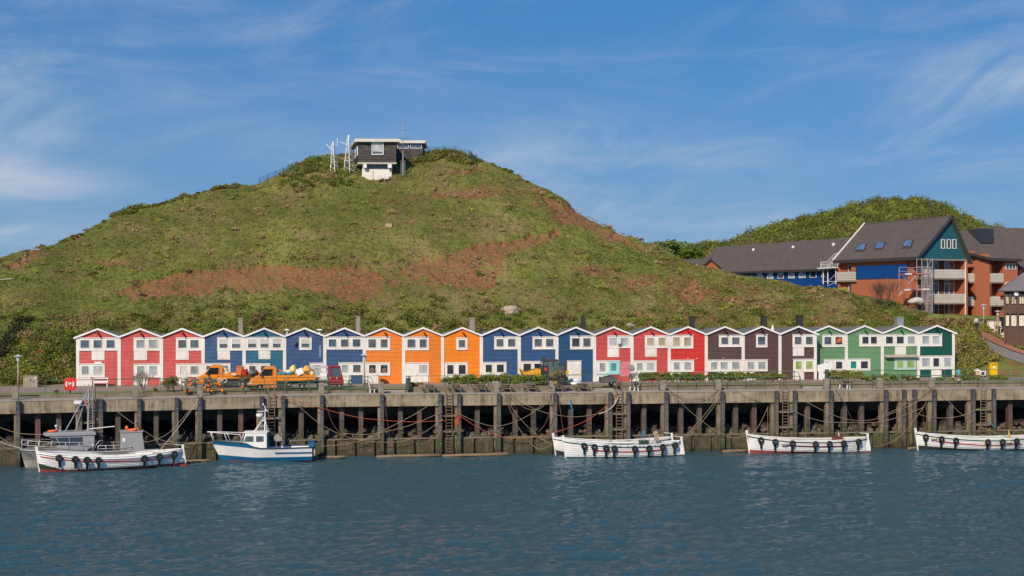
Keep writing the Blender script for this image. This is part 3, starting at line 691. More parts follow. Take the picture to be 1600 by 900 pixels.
def window_unit(root, band, panes, y, fm, loc, sash=True):
    """band of white boards with sashes and panes standing proud of the siding"""
    x0, z1 = loc(band[0], band[2]); x1, z0 = loc(band[1], band[3])
    hs = []
    for (a, b, k, *yy) in panes:
        ya, yb = (yy if yy else (band[2] + 2.6, band[3] - 3.0))
        u0, w1 = loc(a, ya); u1, w0 = loc(b, yb); hs.append((u0, u1, w0, w1, k))
    mb = MB()
    if hs:
        for r in rects_minus(x0, x1, z0, z1, hs): mb.box(r[0], r[1], y-0.045, y+0.02, r[2], r[3])
    else: mb.box(x0, x1, y-0.045, y+0.02, z0, z1)
    mb.box(x0-0.05, x1+0.05, y-0.10, y+0.018, z1, z1+0.06)          # drip cap
    mb.box(x0-0.03, x1+0.03, y-0.085, y+0.018, z0-0.045, z0)         # sill
    win = mb.build('window', fm, root)
    for (u0, u1, w0, w1, k) in hs:
        s = 0.045; sb = MB()
        for r in ((u0, u1, w1-s, w1), (u0, u1, w0, w0+s), (u0, u0+s, w0+s, w1-s), (u1-s, u1, w0+s, w1-s)): sb.box(r[0], r[1], y-0.075, y-0.002, r[2], r[3])
        sb.build('sash', fm, win)
        g = MB(); g.box(u0+s, u1-s, y-0.022, y-0.004, w0+s, w1-s); g.build('pane', pane_material(k), win)
        if k == 'h':
            bl = MB(); mid = lerp(w0, w1, 0.47); bl.box(u0+s+0.01, u1-s-0.01, y-0.036, y-0.024, mid, w1-s-0.005); bl.build('blind', BLIND, win)
        if k in 'cvy':
            bl = MB(); n = 5
            for i in range(n):
                a = lerp(u0+s, u1-s, (i+0.18)/n); b = lerp(u0+s, u1-s, (i+0.52)/n); bl.box(a, b, y-0.027, y-0.0225, w0+s+0.02, w1-s-0.02)
            bl.build('curtain', pane_material({'c':'l','v':'y','y':'v'}[k]), win)
    return win
def siding(root, w, col, holes_top):
    """lapped boards, each with its own lip: one joined part"""
    mb = MB(); n = 42; h = (RIDGE-0.12)/n; y0 = -0.012
    for i in range(n):
        z0 = i*h; z1 = z0 + h; jig = 0.004*((i*7) % 3 - 1)
        def half(z): return w/2 if z <= VALLEY - 0.1 else max(0.0, (w/2)*(RIDGE - 0.10 - z)/(RIDGE - VALLEY))
        a, b = half(z0), half(z1)
        if a < 0.05: break
        mb._add([(w/2-a, y0-0.056+jig, z0), (w/2+a, y0-0.056+jig, z0), (w/2+b, y0-0.002, z1), (w/2-b, y0-0.002, z1), (w/2-a, y0, z0), (w/2+a, y0, z0)], [(0,1,2,3), (4,5,1,0)])
    o = mb.build('siding', SIDING[col], root); o['kind'] = 'stuff'; return o
def make_house(d, xl, xr, line, set_, first=False, last=False):
    t0, p0 = line.hit(xl); t1, p1 = line.hit(xr); w = t1 - t0
    base = line.world(t0, Z_PROM)
    root = thing('wooden_cabin', d['la'], 'cabin', base, line.ang, 'coloured cabins along the quay')
    def loc(px, py):
        t, z = line.local(px, py); return t - t0, z - Z_PROM
    b = MB(); b.prism([(0.003,-0.3),(w-0.003,-0.3),(w-0.003,VALLEY-0.5),(w/2,RIDGE-0.55),(0.003,VALLEY-0.5)], 0, DEPTH-0.1); b.prism([(0.003,VALLEY-0.5),(w-0.003,VALLEY-0.5),(w-0.003,VALLEY-0.02),(w/2,RIDGE-0.1),(0.003,VALLEY-0.02)], 0, 0.25); b.build('wall', WALLM, root)
    siding(root, w, d['c'], None)
    # roof: two slopes falling slightly to the back
    for s in (0, 1):
        x0 = 0.0 if s == 0 else w; ov = (-0.25 if (first and s == 0) else 0.25 if (last and s == 1) else 0.0)
        k = (RIDGE - VALLEY)/(w/2); ze = VALLEY - abs(ov)*k
        def zr(y): return RIDGE - 0.34*max(0, y)/DEPTH
        pts = [(x0+ov, -0.2, ze), (w/2, -0.2, RIDGE), (w/2, DEPTH, zr(DEPTH)), (x0+ov, DEPTH, ze-0.05)]
        q = [(p[0], p[1], p[2]+0.005) for p in pts] + [(p[0], p[1], p[2]-0.09) for p in pts]
        rb = MB(); rb._add(q, [(0,1,2,3),(7,6,5,4),(0,4,5,1),(1,5,6,2),(2,6,7,3),(3,7,4,0)]); rf = rb.build('roof', ROOFM, root)
        bb = MB(); bz = 0.19
        bb._add([(x0+ov,-0.25,ze-bz+0.05),(w/2,-0.25,RIDGE-bz+0.05),(w/2,-0.25,RIDGE+0.05),(x0+ov,-0.25,ze+0.05),(x0+ov,-0.195,ze-bz+0.05),(w/2,-0.195,RIDGE-bz+0.05),(w/2,-0.195,RIDGE+0.05),(x0+ov,-0.195,ze+0.05)],
                [(0,1,2,3),(7,6,5,4),(0,4,5,1),(1,5,6,2),(2,6,7,3),(3,7,4,0)]); bb.build('bargeboard', CLEAN, root)
    # corner posts
    for x in ([0.0, w] if first else [w]) if line is HOUSE else ([0.0, w] if first else [w]):
        pw = 0.17; x0_, x1_ = x-pw, x+pw
        if first and x == 0: x0_, x1_ = -0.02, 0.30
        if last and x == w: x0_, x1_ = w-0.30, w+0.02
        c = MB(); c.box(x0_, x1_, -0.11, -0.005, -0.05, VALLEY-0.10); c.build('corner_post', WHITE, root)
    hb = MB(); hb.box(w/2-0.07, w/2+0.07, -0.75, 0.02, RIDGE-0.52, RIDGE-0.36); hb.bar((w/2, -0.66, RIDGE-0.54),(w/2,-0.66,RIDGE-0.66),0.05); hb.build('hoist_beam', SIDING[d['c']] if d['c'] not in ('blue','navy','brown') else DARK, root)
    Y = -0.05
    if d.get('ub'): window_unit(root, d['ub'], d['up'], Y, WHITE, loc)
    fm = WHITE
    if d.get('awn'): fm = paint('mint paint', (0.42,0.60,0.50), 0.5)
    if d.get('lb'): window_unit(root, d['lb'], d['lp'], Y, fm, loc)
    for (a, b_, ya, yb) in d['pan']:
        u0, z1 = loc(a, ya); u1, z0 = loc(b_, yb); m = MB(); m.box(u0, u1, Y-0.04, Y+0.02, z0, z1-0.055); m.box(u0+0.14, u1-0.14, Y-0.055, Y-0.038, z0+0.12, z1-0.16); m.build('panel', WHITE, root)
    if d.get('door'):
        u0, _ = loc(d['door'][0], d['lb'][3]); u1, z1 = loc(d['door'][1], d['lb'][3]); m = MB()
        m.box(u0, u1, Y-0.038, Y+0.02, 0.02, z1-0.05); m.box(u0+0.16, u1-0.16, Y-0.06, Y-0.036, 0.18, z1-0.2)
        dr = m.build('door', WHITE, root); hm = MB(); hm.box(u1-0.14, u1-0.10, Y-0.12, Y-0.036, 1.0-0.16, 1.0+0.02); hm.build('handle', GALV, dr)
    if d.get('garage'):
        a, b_, ya, yb = d['garage']; u0, z1 = loc(a, ya); u1, z0 = loc(b_, yb); m = MB(); m.box(u0, u1, Y-0.065, Y-0.044, z0, z1)
        mx, mz = (u0+u1)/2, (z0+z1)/2
        for p in ((u0+.06,z0+.06),(u1-.06,z0+.06),(u0+.06,z1-.06),(u1-.06,z1-.06)): m.bar((p[0],Y-0.075,p[1]),(mx,Y-0.075,mz),0.05,0.03)
        m.box(mx-0.2, mx+0.2, Y-0.09, Y-0.06, mz-0.2, mz+0.2); m.build('shutter', WHITE, root)
        m = MB(); u0, z1 = loc(885, 585); u1, _ = loc(908, 590); m.box(u0, u1, Y-0.03, Y+0.02, 0.0, z1-0.05); m.build('door', WHITE, root)
    if d.get('rings'):
        for (a, y_) in d['rings']:
            u, z = loc(a, y_); m = MB(); m.torus((u, Y-0.05, z), 0.15, 0.045, 12, 6); m.tube([(u,Y-0.05,z+0.15),(u,Y-0.05,z+0.5)], 0.012, 4); m.build('ornament', paint('straw', (0.45,0.32,0.18), 0.9), root)
    if d.get('awn'):
        u0, z1 = loc(1381.5, 555.2); u1, z0 = loc(1433, 557.2); m = MB(); m._add([(u0,-0.55,z0-0.05),(u1,-0.55,z0-0.05),(u1,-0.55,z0+0.07),(u0,-0.55,z0+0.07),(u0,-0.04,z0),(u1,-0.04,z0),(u1,-0.04,z1+0.06),(u0,-0.04,z1+0.06)],
            [(0,1,2,3),(7,6,5,4),(0,4,5,1),(1,5,6,2),(2,6,7,3),(3,7,4,0)]); m.build('awning', paint('awning cloth', (0.45,0.40,0.33), 0.9), root)
    d['root'], d['w'], d['loc'], d['t0'] = root, w, loc, t0
    return root
for i, d in enumerate(H): make_house(d, XB[i], XB[i+1], HOUSE, 0, i == 0, i == len(H)-1)
for i, d in enumerate(G): make_house(d, XG[i], XG[i+1], HOUSE2, GREEN_SET, i == 0, i == len(G)-1)
# odd bits on single cabins
def bit(d, name, mat, f):
    m = MB(); f(m, d['loc']); return m.build(name, mat, d['root'])
def _sign(m, loc):
    u0, z1 = loc(148, 565.3); u1, z0 = loc(159, 568.6); m.box(u0, u1, -0.12, -0.04, z0, z1)
bit(H[0], 'sign_board', CLEAN, _sign)
def _bird(m, loc):
    u, z = loc(461.5, 538); m.ball((u, -0.22, z), 0.14, 0.1, 0.2, 8, 5); m.ball((u+0.12, -0.24, z+0.2), 0.08, 0.07, 0.08, 8, 5); m.bar((u+0.15,-0.24,z+0.2),(u+0.3,-0.24,z+0.18),0.04); m.bar((u-0.05,-0.02,z-0.15),(u-0.05,-0.3,z-0.15),0.03)
bit(H[5], 'bird_figure', DARK, _bird)
def _down(m, loc):
    u0, z1 = loc(498.8, 540); u1, z0 = loc(501.5, 558); m.box(u0, u1, -0.09, -0.04, z0, z1)
bit(H[5], 'vent_strip', paint('grey plastic', (0.25,0.29,0.36), 0.5), _down)
def _gull(m, loc):
    u, z = loc(967, 538); m.ball((u, -0.35, z+0.02), 0.22, 0.1, 0.09, 8, 5); m.ball((u+0.2,-0.35,z+0.12), 0.07, 0.07, 0.07, 8, 5); m.bar((u,-0.35,z-0.05),(u,-0.05,z-0.35),0.03)
bit(H[13], 'bird_figure', paint('brown plumage', (0.25,0.10,0.07), 0.8), _gull)
TURQ = paint('turquoise paint', (0.26,0.62,0.62), 0.5, 0.1)
def _tq(m, loc):
    u0, z1 = loc(950.7, 564.6); u1, z0 = loc(968, 583)
    a0, b1 = loc(953, 566.6); a1, b0 = loc(964, 580.5)
    for r in rects_minus(u0, u1, z0, z1, [(a0,a1,b0,b1)]): m.box(r[0], r[1], -0.118, -0.093, r[2], r[3])
    a, z = loc(931.5, 583.4); b, z2 = loc(968, 585); m.box(a, b, -0.16, -0.137, z2, z)
bit(H[13], 'window_frame', TURQ, _tq)
def _pink(m, loc):
    u0, z1 = loc(968.6, 564.5); u1, z0 = loc(984.6, 588); n = 11
    for i in range(n):
        a, b = lerp(z0, z1, i/n), lerp(z0, z1, (i+0.93)/n); m._add([(u0,-0.085,a),(u1,-0.085,a),(u1,-0.055,b),(u0,-0.055,b),(u0,-0.05,a),(u1,-0.05,a)],[(0,1,2,3),(4,5,1,0)])
bit(H[13], 'faded_boards', paint('faded pink boards', (0.62,0.16,0.20), 0.6, 0.35, (0.70,0.45,0.42)), _pink)['kind'] = 'stuff'
def _sat(m, loc):
    u, z = loc(986.5, 574); m.lathe([(0.02,0.0),(0.2,-0.05),(0.30,-0.12)], 14, (u-0.05, -0.16, z), 'y'); m.bar((u,-0.05,z),(u,-0.2,z),0.04)
bit(H[13], 'satellite_dish', GALV, _sat)
for (px, py) in ((1074.7,560),(1088.5,560.3)):
    def _lamp(m, loc): u, z = loc(px, py); m.ball((u,-0.1,z), 0.06)
    bit(H[15], 'wall_lamp', CLEAN, _lamp)
def _lamp2(m, loc): u, z = loc(1130, 559.5); m.ball((u,-0.1,z), 0.07, 0.07, 0.04)
bit(H[16], 'wall_lamp', CLEAN, _lamp2)
def _cloth(m, loc):
    a, z0 = loc(1306, 535.5); b, z1 = loc(1314, 527.5)
    m._add([(a,-0.078,z0),(b,-0.078,z0+0.1),(b,-0.078,z1),(a+0.15,-0.078,z1-0.15),(a,-0.072,z0),(b,-0.072,z0+0.1),(b,-0.072,z1),(a+0.15,-0.072,z1-0.15)],[(0,1,2,3),(7,6,5,4),(0,4,5,1),(1,5,6,2),(2,6,7,3),(3,7,4,0)])
bit(G[0], 'window_cloth', paint('orange cloth', (0.75,0.12,0.03), 0.8), _cloth)
# sun shade box seam on bottle green cabin: dark edging strips round the boards
def _edge(m, loc):
    u0, z1 = loc(1437.5, 555); u1, z0 = loc(1488, 556); m.box(u0, u1, -0.075, -0.05, z0, z1)
    u0, z1 = loc(1486.3, 527); u1, z0 = loc(1487.6, 555); m.box(u0, u1, -0.075, -0.05, z0, z1)
bit(G[3], 'edging', DARK, _edge)
# chimneys (sit on the roofs)
CH_B = concrete('chimney render', (0.30,0.26,0.21), (0.36,0.31,0.26), (0.2,0.17,0.14), 1.5)
CH_D = plain('dark chimney cladding', (0.035,0.033,0.033), 0.6); CH_Z = paint('zinc cladding', (0.42,0.42,0.45), 0.35, 0.2, None, 0.4)
for (x0, x1, yt, d, mat) in ((372.5,379.3,497,H[3],CH_B),(556.3,563,494,H[6],CH_B),(734.3,742,496.5,H[9],CH_B),(908.8,915,495,H[12],CH_D),(1078.8,1086,494,H[15],CH_D),(1191,1199,493.5,H[17],CH_D),(1246.5,1255,492.5,H[18],CH_D),(1402,1412,495.5,G[2],CH_Z)):
    back = 3.4; root = d['root']; ln = HOUSE if d in H else HOUSE2
    L = Line(tuple(ln.o - ln.n*back), ln.ang)
    ta, zt = L.local(x0, yt); tb, _ = L.local(x1, yt); m = MB(); u0, u1 = ta - d['t0'], tb - d['t0']; h = zt - Z_PROM
    m.box(u0, u1, back, back+(u1-u0), VALLEY-0.4, h-0.12)
    c = m.build('chimney', mat, root)
    m = MB(); m.box(u0-0.04, u1+0.04, back-0.04, back+(u1-u0)+0.04, h-0.12, h); m.build('chimney_cap', mat, c)
for (x, y, d, mat, s) in ((448.5,515.5,H[5],CLEAN,0.3),(499.5,515.5,H[5],CLEAN,0.35),(752,514,H[9],DARK,0.3)):
    back = 3.0; L = Line(tuple(HOUSE.o - HOUSE.n*back), HOUSE.ang); t, z = L.local(x, y); m = MB(); u = t - d['t0']; h = z - Z_PROM
    m.tube([(u, back, VALLEY-0.2), (u, back, h)], 0.07, 8); m.lathe([(0.05,0),(s,0.02),(s*0.8,0.1),(0.04,0.16)], 10, (u, back, h-0.05)); m.build('roof_vent', mat, d['root'])
t, z = HOUSE.local(1213, 508); m = MB(); u = t - H[17]['t0']; m.lathe([(0.05,0),(0.2,0.02),(0.17,0.5),(0.08,0.85),(0.01,0.95)], 10, (u, 1.2, VALLEY)); m.build('roof_vent', CLEAN, H[17]['root'])
# ------------------------------------------------------------------ the quay
CONC = concrete('stained quay concrete', (0.315,0.255,0.170), (0.420,0.355,0.255), (0.105,0.085,0.060), 0.55, 0.85, None, 0.4)
CONC_T = concrete('pale concrete edge', (0.33,0.29,0.24), (0.40,0.36,0.31), (0.20,0.17,0.14), 1.2, 0.2)
CONC_B = concrete('dark back wall', (0.17,0.15,0.125), (0.21,0.185,0.155), (0.07,0.065,0.06), 0.5, 0.8)
CONC_P = concrete('low wall concrete', (0.19,0.16,0.11), (0.27,0.225,0.165), (0.10,0.095,0.05), 0.7, 0.6)
POSTC = concrete('mooring post concrete', (0.27,0.235,0.195), (0.33,0.29,0.245), (0.17,0.13,0.10), 1.6, 0.4)
def mat_pile(name, top, mid, algae):
    m, nt, b = nodes(name); t = NT(nt); p = t.pos(); z = t.sepz(p)[2]
    n = t.noise(t.scaled(p, (2.5, 2.5, 0.7)), 1.0, 6, 0.65); nn = t.noise(p, 6, 4)
    a = t.mix(t.remap(nn, 0.35, 0.7), top, tuple(x*1.5 for x in top)); c = t.mix(t.remap(n, 0.4, 0.62), mid, tuple(x*0.55 for x in mid))
    col = t.mix(t.remap(t.math('ADD', z, t.math('MULTIPLY', n, 1.2)), 5.2, 5.9), c, a)
    g = t.math('MULTIPLY', t.remap(z, 3.0, 1.6), t.remap(n, 0.38, 0.55), clamp=True); col = t.mix(g, col, algae)
    f = t.remap(z, 0.25, 0.9); f.node.clamp = True; col = t.mix(f, (0.03,0.028,0.02), col)
    t.l(col, b.inputs['Base Color']); b.inputs['Roughness'].default_value = 0.8; t.l(t.bump(nn, 0.3, 0.03), b.inputs['Normal']); return m
PILE_F = mat_pile('tarred front pile', (0.040,0.043,0.050), (0.125,0.110,0.095), (0.055,0.060,0.018))
PILE_B = mat_pile('weathered back pile', (0.13,0.105,0.095), (0.115,0.090,0.080), (0.060,0.065,0.018))
PILE_L = mat_pile('pale concrete pile', (0.34,0.28,0.21), (0.26,0.21,0.15), (0.09,0.09,0.03))
RUSTP = mat_pile('rusty steel pile', (0.15,0.085,0.07), (0.13,0.075,0.06), (0.06,0.06,0.02))
def mat_sheet():
    m, nt, b = nodes('weedy sheet piling'); t = NT(nt); p = t.pos(); z = t.sepz(p)[2]
    n = t.noise(t.scaled(p, (1.3, 1.3, 0.8)), 1.0, 6, 0.65); n2 = t.noise(p, 5, 5, 0.7); n3 = t.noise(t.scaled(p, (0.12, 0.12, 0.05)), 1.0, 2)
    c = t.mix(t.remap(n, 0.36, 0.62), (0.125,0.090,0.048), (0.050,0.042,0.022)); 
    c = t.mix(t.math('MULTIPLY', t.remap(n3, 0.48, 0.66), t.remap(n, 0.30, 0.55), clamp=True), c, (0.075,0.095,0.018))
    c = t.mix(t.remap(t.noise(t.scaled(p,(7,7,0.5)),1.0,5,0.6), 0.44, 0.62, 0, 0.75), c, (0.035,0.030,0.017)); c = t.mix(t.remap(n2, 0.58, 0.72, 0, 0.8), c, (0.30,0.255,0.18)); f = t.remap(z, 0.10, 0.45); f.node.clamp = True
    c = t.mix(f, (0.04,0.035,0.018), c)
    t.l(c, b.inputs['Base Color']); b.inputs['Roughness'].default_value = 0.8; t.l(t.bump(n2, 0.6, 0.06), b.inputs['Normal']); return m
SHEET = mat_sheet()
QUAY = thing('quay_wall', 'long concrete quay on dark piles with a recess of rubble beneath', 'quay', (0,0,0))
def obox(mb, L, t0, t1, o0, o1, z0, z1):
    a = [L.world(t0, z0, o0), L.world(t1, z0, o0), L.world(t1, z0, o1), L.world(t0, z0, o1)]
    v = [tuple(p) for p in a] + [(p.x, p.y, z1) for p in a]
    mb._add(v, [(0,3,2,1),(4,5,6,7),(0,1,5,4),(1,2,6,5),(2,3,7,6),(3,0,4,7)])
def seg(px0, px1):
    L = Q((px0+px1)/2); return L, L.hit(px0)[0], L.hit(px1)[0]
FRONT = [29,125.5,158,217.5,276,312.5,408.5,442,503,597,687.5,717,779,867,953,981,1040.5,1128,1212,1241,1297.5,1383,1411,1427.5,1458,1519,1551]
BACK = [58,91,184,244,344,377,472,534,564,626,656,747,806.5,835.5,894,923,1009,1067,1096,1153,1182,1266,1324,1351,1491,1584]
EXTRA_F = [-60,-155,-250,-345,1640,1730,1820,1910,2000]; EXTRA_B = [-30,-90,-125,-190,-220,1615,1670,1700,1760,1790]
joints = [-420,-330,-240,-150,-62,29,97,158,217.5,276,320,398,442,478]; joints2 = [482,503,597,655,717,779,867,913,981,1040.5,1128,1212,1241,1297.5,1383,1403,1441,1475,1551,1640,1730,1820,1910,2010]
rj = random.Random(4)
for js in (joints, joints2):
    for a, b in zip(js, js[1:]):
        L, t0, t1 = seg(a, b); m = MB(); j = rj.uniform(-0.012, 0.012)
        obox(m, L, t0+0.012, t1-0.012, -0.55, 0.0+j, 4.87, 5.985); m.build('concrete_panel', CONC, QUAY)
        m = MB(); obox(m, L, t0+0.008, t1-0.008, -0.7, 0.05+j, 5.99, 6.10); m.build('edge_slab', CONC_T, QUAY)
for o0, o1, z0, z1, nm, mt in ((-2.36,-2.06,6.096,6.42,'wall_block',CONC_P),(-2.31,-0.71,5.75,6.092,'deck',CONC_T),(-6.6,-2.3,6.0,6.384,'deck',CONC_B)):
    m = MB(); q = [QL.world(QL.hit(479.8)[0], 0, o1), QR.world(QR.hit(480.2)[0], 0, o1), QR.world(QR.hit(480.2)[0]+(0.36 if nm == 'wall_block' else 0.4), 0, o0), QL.world(QL.hit(479.8)[0]-(0.36 if nm == 'wall_block' else 0.4), 0, o0)]; m.slab([(p.x, p.y) for p in q], z0, z1); m.build(nm, mt, QUAY)
m = MB()                                             # filler at the bend
p = [quay(478, 0, 0.0), quay(482, 0, 0.0), quay(482, 0, -0.6), quay(478, 0, -0.6)]; m.slab([(q.x, q.y) for q in p], 4.87, 6.09); m.build('concrete_panel', CONC, QUAY)
for (a, b) in ((-800, 479.9), (480.1, 2600)):
    L, t0, t1 = seg(a, b)
    m = MB(); obox(m, L, t0, t1, -2.3, -0.7, 5.75, 6.094); m.build('deck', CONC_T, QUAY)
    m = MB(); obox(m, L, t0, t1, -6.6, -6.0, -1.5, 6.38); m.build('back_wall', CONC_B, QUAY)
    m = MB(); obox(m, L, t0, t1, -6.0, -2.3, 6.0, 6.385); m.build('deck', CONC_B, QUAY)
    m = MB(); obox(m, L, t0, t1, -3.0, -2.6, 5.2, 5.75); m.build('back_beam', CONC_T, QUAY)
def pile(px, out0, out1, w, z0, z1, mat, shift=0.0, bolts=False):
    L = Q(px); t, p = L.hit(px); m = MB(); obox(m, L, t-w/2+shift, t+w/2+shift, out0, out1, z0, z1)
    o = m.build('pile', mat, QUAY, bevel=0.025)
    if bolts:
        m = MB(); 
        for z in np.arange(1.2, 5.9, 0.55):
            q = L.world(t + rj.uniform(-.05,.05)+shift, z, out1); m.box(q.x-0.035, q.x+0.035, q.y-0.03, q.y+0.02, z-0.035, z+0.035)
        m.build('bolt', GALV, o); 
for px in FRONT + EXTRA_F:
    pile(px, 0.06, 0.42, 0.37, -2.0, 6.06, PILE_F, 0, True)
    pile(px, -0.75, -0.22, 0.40, -2.0, 4.87, PILE_L, -0.22)
for i, px in enumerate(BACK + EXTRA_B): pile(px, -1.3, -0.65, 0.46, -2.0, 4.87 if px < 9e9 else 5, PILE_B if i % 5 else RUSTP)
for px in range(-420, 1960, 31):
    if 468 < px < 482: px = 464
    L = Q(px); t, _ = L.hit(px); m = MB(); h = rj.uniform(1.52, 1.62); w = rj.uniform(0.80, 0.88)
    obox(m, L, t-w, t+w, -0.55, -0.10+rj.uniform(-.03,.03), -2, h); m.build('sheet_pile', SHEET, QUAY, bevel=0.05)
for (a, b) in ((-800, 479.5), (480.5, 2600)):
    L, t0, t1 = seg(a, b); m = MB(); obox(m, L, t0, t1, -0.9, -0.42, -2, 1.45); m.build('waling', PILE_F, QUAY)
    m = MB(); obox(m, L, t0, t1, -0.62, -0.16, 1.60, 1.72); m.build('waling', TIMBER, QUAY)
# rubble behind the sheet piling
rng = np.random.RandomState(5); mb = MB()
def rock(mb, c, r, rng):
    n, k = 7, 5; b = len(mb.v); mb.ball((0,0,0), 1, 1, 1, n, k); 
    for i in range(b, len(mb.v)):
        v = Vector(mb.v[i]); f = 0.75 + 0.5*rng.rand(); mb.v[i] = (c[0]+v.x*r*f, c[1]+v.y*r*f, c[2]+v.z*r*0.75*f)
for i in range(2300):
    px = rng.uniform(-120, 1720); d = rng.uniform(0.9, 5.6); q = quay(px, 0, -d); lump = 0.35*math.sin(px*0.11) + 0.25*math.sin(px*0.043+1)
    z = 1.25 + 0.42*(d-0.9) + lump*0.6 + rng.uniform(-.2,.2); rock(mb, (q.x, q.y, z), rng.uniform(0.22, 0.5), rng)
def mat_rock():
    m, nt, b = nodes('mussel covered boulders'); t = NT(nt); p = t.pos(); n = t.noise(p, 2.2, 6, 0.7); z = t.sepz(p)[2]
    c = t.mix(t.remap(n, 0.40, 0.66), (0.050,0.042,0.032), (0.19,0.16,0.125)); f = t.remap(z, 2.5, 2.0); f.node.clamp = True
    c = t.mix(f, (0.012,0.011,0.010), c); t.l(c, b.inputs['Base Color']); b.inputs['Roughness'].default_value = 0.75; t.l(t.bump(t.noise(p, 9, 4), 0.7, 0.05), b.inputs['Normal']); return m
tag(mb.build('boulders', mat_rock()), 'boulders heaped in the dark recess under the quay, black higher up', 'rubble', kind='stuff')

# low wall / planters on the quay, with flights of steps between
def lowwall(name, px0, px1, o0, o1, z1, label, joint=95, mat=None):
    root = thing(name, label, 'low wall', (0,0,0), 0, 'low concrete walls along the promenade')
    cuts = [px0] + [x for x in np.arange(px0+joint, px1-20, joint)] + [px1]
    if px0 < 480 < px1: cuts = sorted(set([c for c in cuts if abs(c-480) > 25] + [479.8, 480.2]))
    for a, b in zip(cuts, cuts[1:]):
        if b - a < 1: continue
        L, t0, t1 = seg(a, b); m = MB(); obox(m, L, t0+0.006, t1-0.006, o0, o1, 6.096, z1); m.build('wall_block', mat or CONC_P, root)
    return root
lowwall('low_wall', 58, 589, -2.35, -2.05, 6.425, 'long low mossy wall under the railing by the red and blue cabins', 41)
lowwall('low_wall', 637, 932, -2.45, -2.15, 6.60, 'low mossy wall behind the picnic tables')
lowwall('planter_wall', 975, 1262, -2.6, -2.15, 6.78, 'planter wall holding the long hedge before the brown cabins', 88)
lowwall('planter_wall', 1306, 1760, -2.6, -2.15, 6.78, 'planter wall in front of the green cabins and yellow mailbox', 80)
lowwall('ledge', 1045, 1262, -2.15, -1.85, 6.30, 'narrow concrete ledge at the foot of the hedge planter', 110)
for (a, b, lb) in ((598, 634, 'concrete steps between the concrete post and the railing by the orange cabins'), (936, 973, 'concrete steps below the small trailer'), (1265, 1303, 'concrete steps beside the white plank gate')):
    root = thing('steps', lb, 'steps')
    for k in range(3):
        L, t0, t1 = seg(a, b); m = MB(); obox(m, L, t0, t1, -2.75, -1.75-0.33*k, 6.096 + 0.105*k + (0.002 if k else 0), 6.2+0.105*k); m.build('step', CONC_T, root)

# ------------------------------------------------------------------ railings
def railing(label, posts, out, z0, levels, ends=(False, False), foot=None, pr=0.035):
    root = thing('railing', label, 'railing', (0,0,0), 0, 'green railings along the quay')
    pts = sorted(posts)
    for px in pts:
        m = MB(); a = quay(px, foot if foot is not None else z0, out); b = quay(px, z0 + max(levels), out); m.tube([a, b], pr*1.1, 6); m.build('post', RAIL, root)
    for h in levels:
        line = [quay(px, z0+h, out) for px in (sorted(set(pts + [479.9, 480.1])) if pts[0] < 480 < pts[-1] else pts)]
        if ends[1] and h == max(levels):
            e = quay(pts[-1]+8, z0+h-0.45, out); e0 = quay(pts[-1]+5, z0+h-0.08, out); line += [e0, e, quay(pts[-1]+8.5, z0, out)]
        m = MB(); m.tube(line, pr, 6); m.build('rail', RAIL, root, smooth=True)
    return root
railing('green two bar railing on the low wall before the red cabins', [67,105,143,179.5,215,250.5,284.5], -2.2, 6.5, [0.62,1.25])
railing('taller green railing behind the two orange trucks', [284.5,320,351,383,416,448,480,512,546,575], -2.2, 6.5, [0.50,1.15], (False,True))
railing('green railing on the quay deck in front of the orange trucks', [291,304,350.5,382,415.5,448,482,512,544,572], -1.75, 6.1, [0.55,1.2], (False,True))
railing('thin green railing behind the picnic tables', [641,672,703,735.5,767,799,830.5,862,893.5,924.5], -2.3, 6.6, [0.42,1.08], (False,True), pr=0.028)
railing('green railing in front of the hedge before the brown cabins', [976,1005.5,1035,1064.5,1094,1123,1143.5,1173.5,1202.5,1231.5,1260], -1.8, 6.1, [0.66,1.25])
railing('green railing standing on the hedge planter', [1012.5,1042,1072.5,1081,1102,1131.5,1161,1191,1220,1254], -2.4, 6.78, [1.08], (False,True))
railing('green railing on the deck in front of the green cabins', [1306.5,1340.5,1373.5,1401,1418.7,1449,1480.5,1512.5,1545,1577.5,1610,1643,1676], -1.8, 6.1, [0.66,1.25])
railing('green railing on the planter by the yellow mailbox', [1303.5,1325,1360.5,1387,1418,1471,1492,1531.5,1563,1594.5,1626,1658], -2.4, 6.78, [1.13], pr=0.03)

# ------------------------------------------------------------------ mooring posts and ladders
BOLT = paint('rusty plate', (0.14,0.07,0.04), 0.8)
for px, lb in ((23,'concrete mooring post at the left edge beside the lamp'),(212,'concrete mooring post in front of the bare bush'),(312.5,'concrete mooring post among the hanging orange floats'),(502,'concrete mooring post in front of the red flatbed vehicle'),(595.5,'concrete mooring post beside the white legged bench and the orange cabin'),
               (777,'concrete mooring post between the picnic tables, below the bright hedge'),(864,'concrete mooring post in front of the yellow loader'),(1037.5,'concrete mooring post at the left part of the long hedge'),(1124.7,'brown concrete mooring post before the first brown cabin'),(1293.5,'brown concrete mooring post by the white gate'),
               (1378,'brown concrete mooring post in front of the second green cabin'),(1459,'concrete mooring post before the bottle green cabin'),(-70,'m'),(1640,'m')):
    if lb == 'm': continue
    L = Q(px); root = thing('mooring_post', lb, 'mooring post', quay(px, 6.1, -0.55), L.ang, 'concrete mooring posts on the quay edge')
    m = MB(); h = 1.10 if px != 23 else 1.17; m.box(-0.265, 0.265, -0.22, 0.22, 0.0, h); m.build('shaft', POSTC, root, bevel=0.03)
    m = MB(); m.box(-0.33,0.33,-0.28,0.28,-0.003,0.05); m.build('base_plate', BOLT, root)
    for z in (0.18, 0.86):
        for x in (-0.12, 0.12): m = MB(); m.lathe([(0.035,-0.25),(0.035,-0.215)], 6, (x,0,z), 'y'); m.build('bolt', BOLT, root)
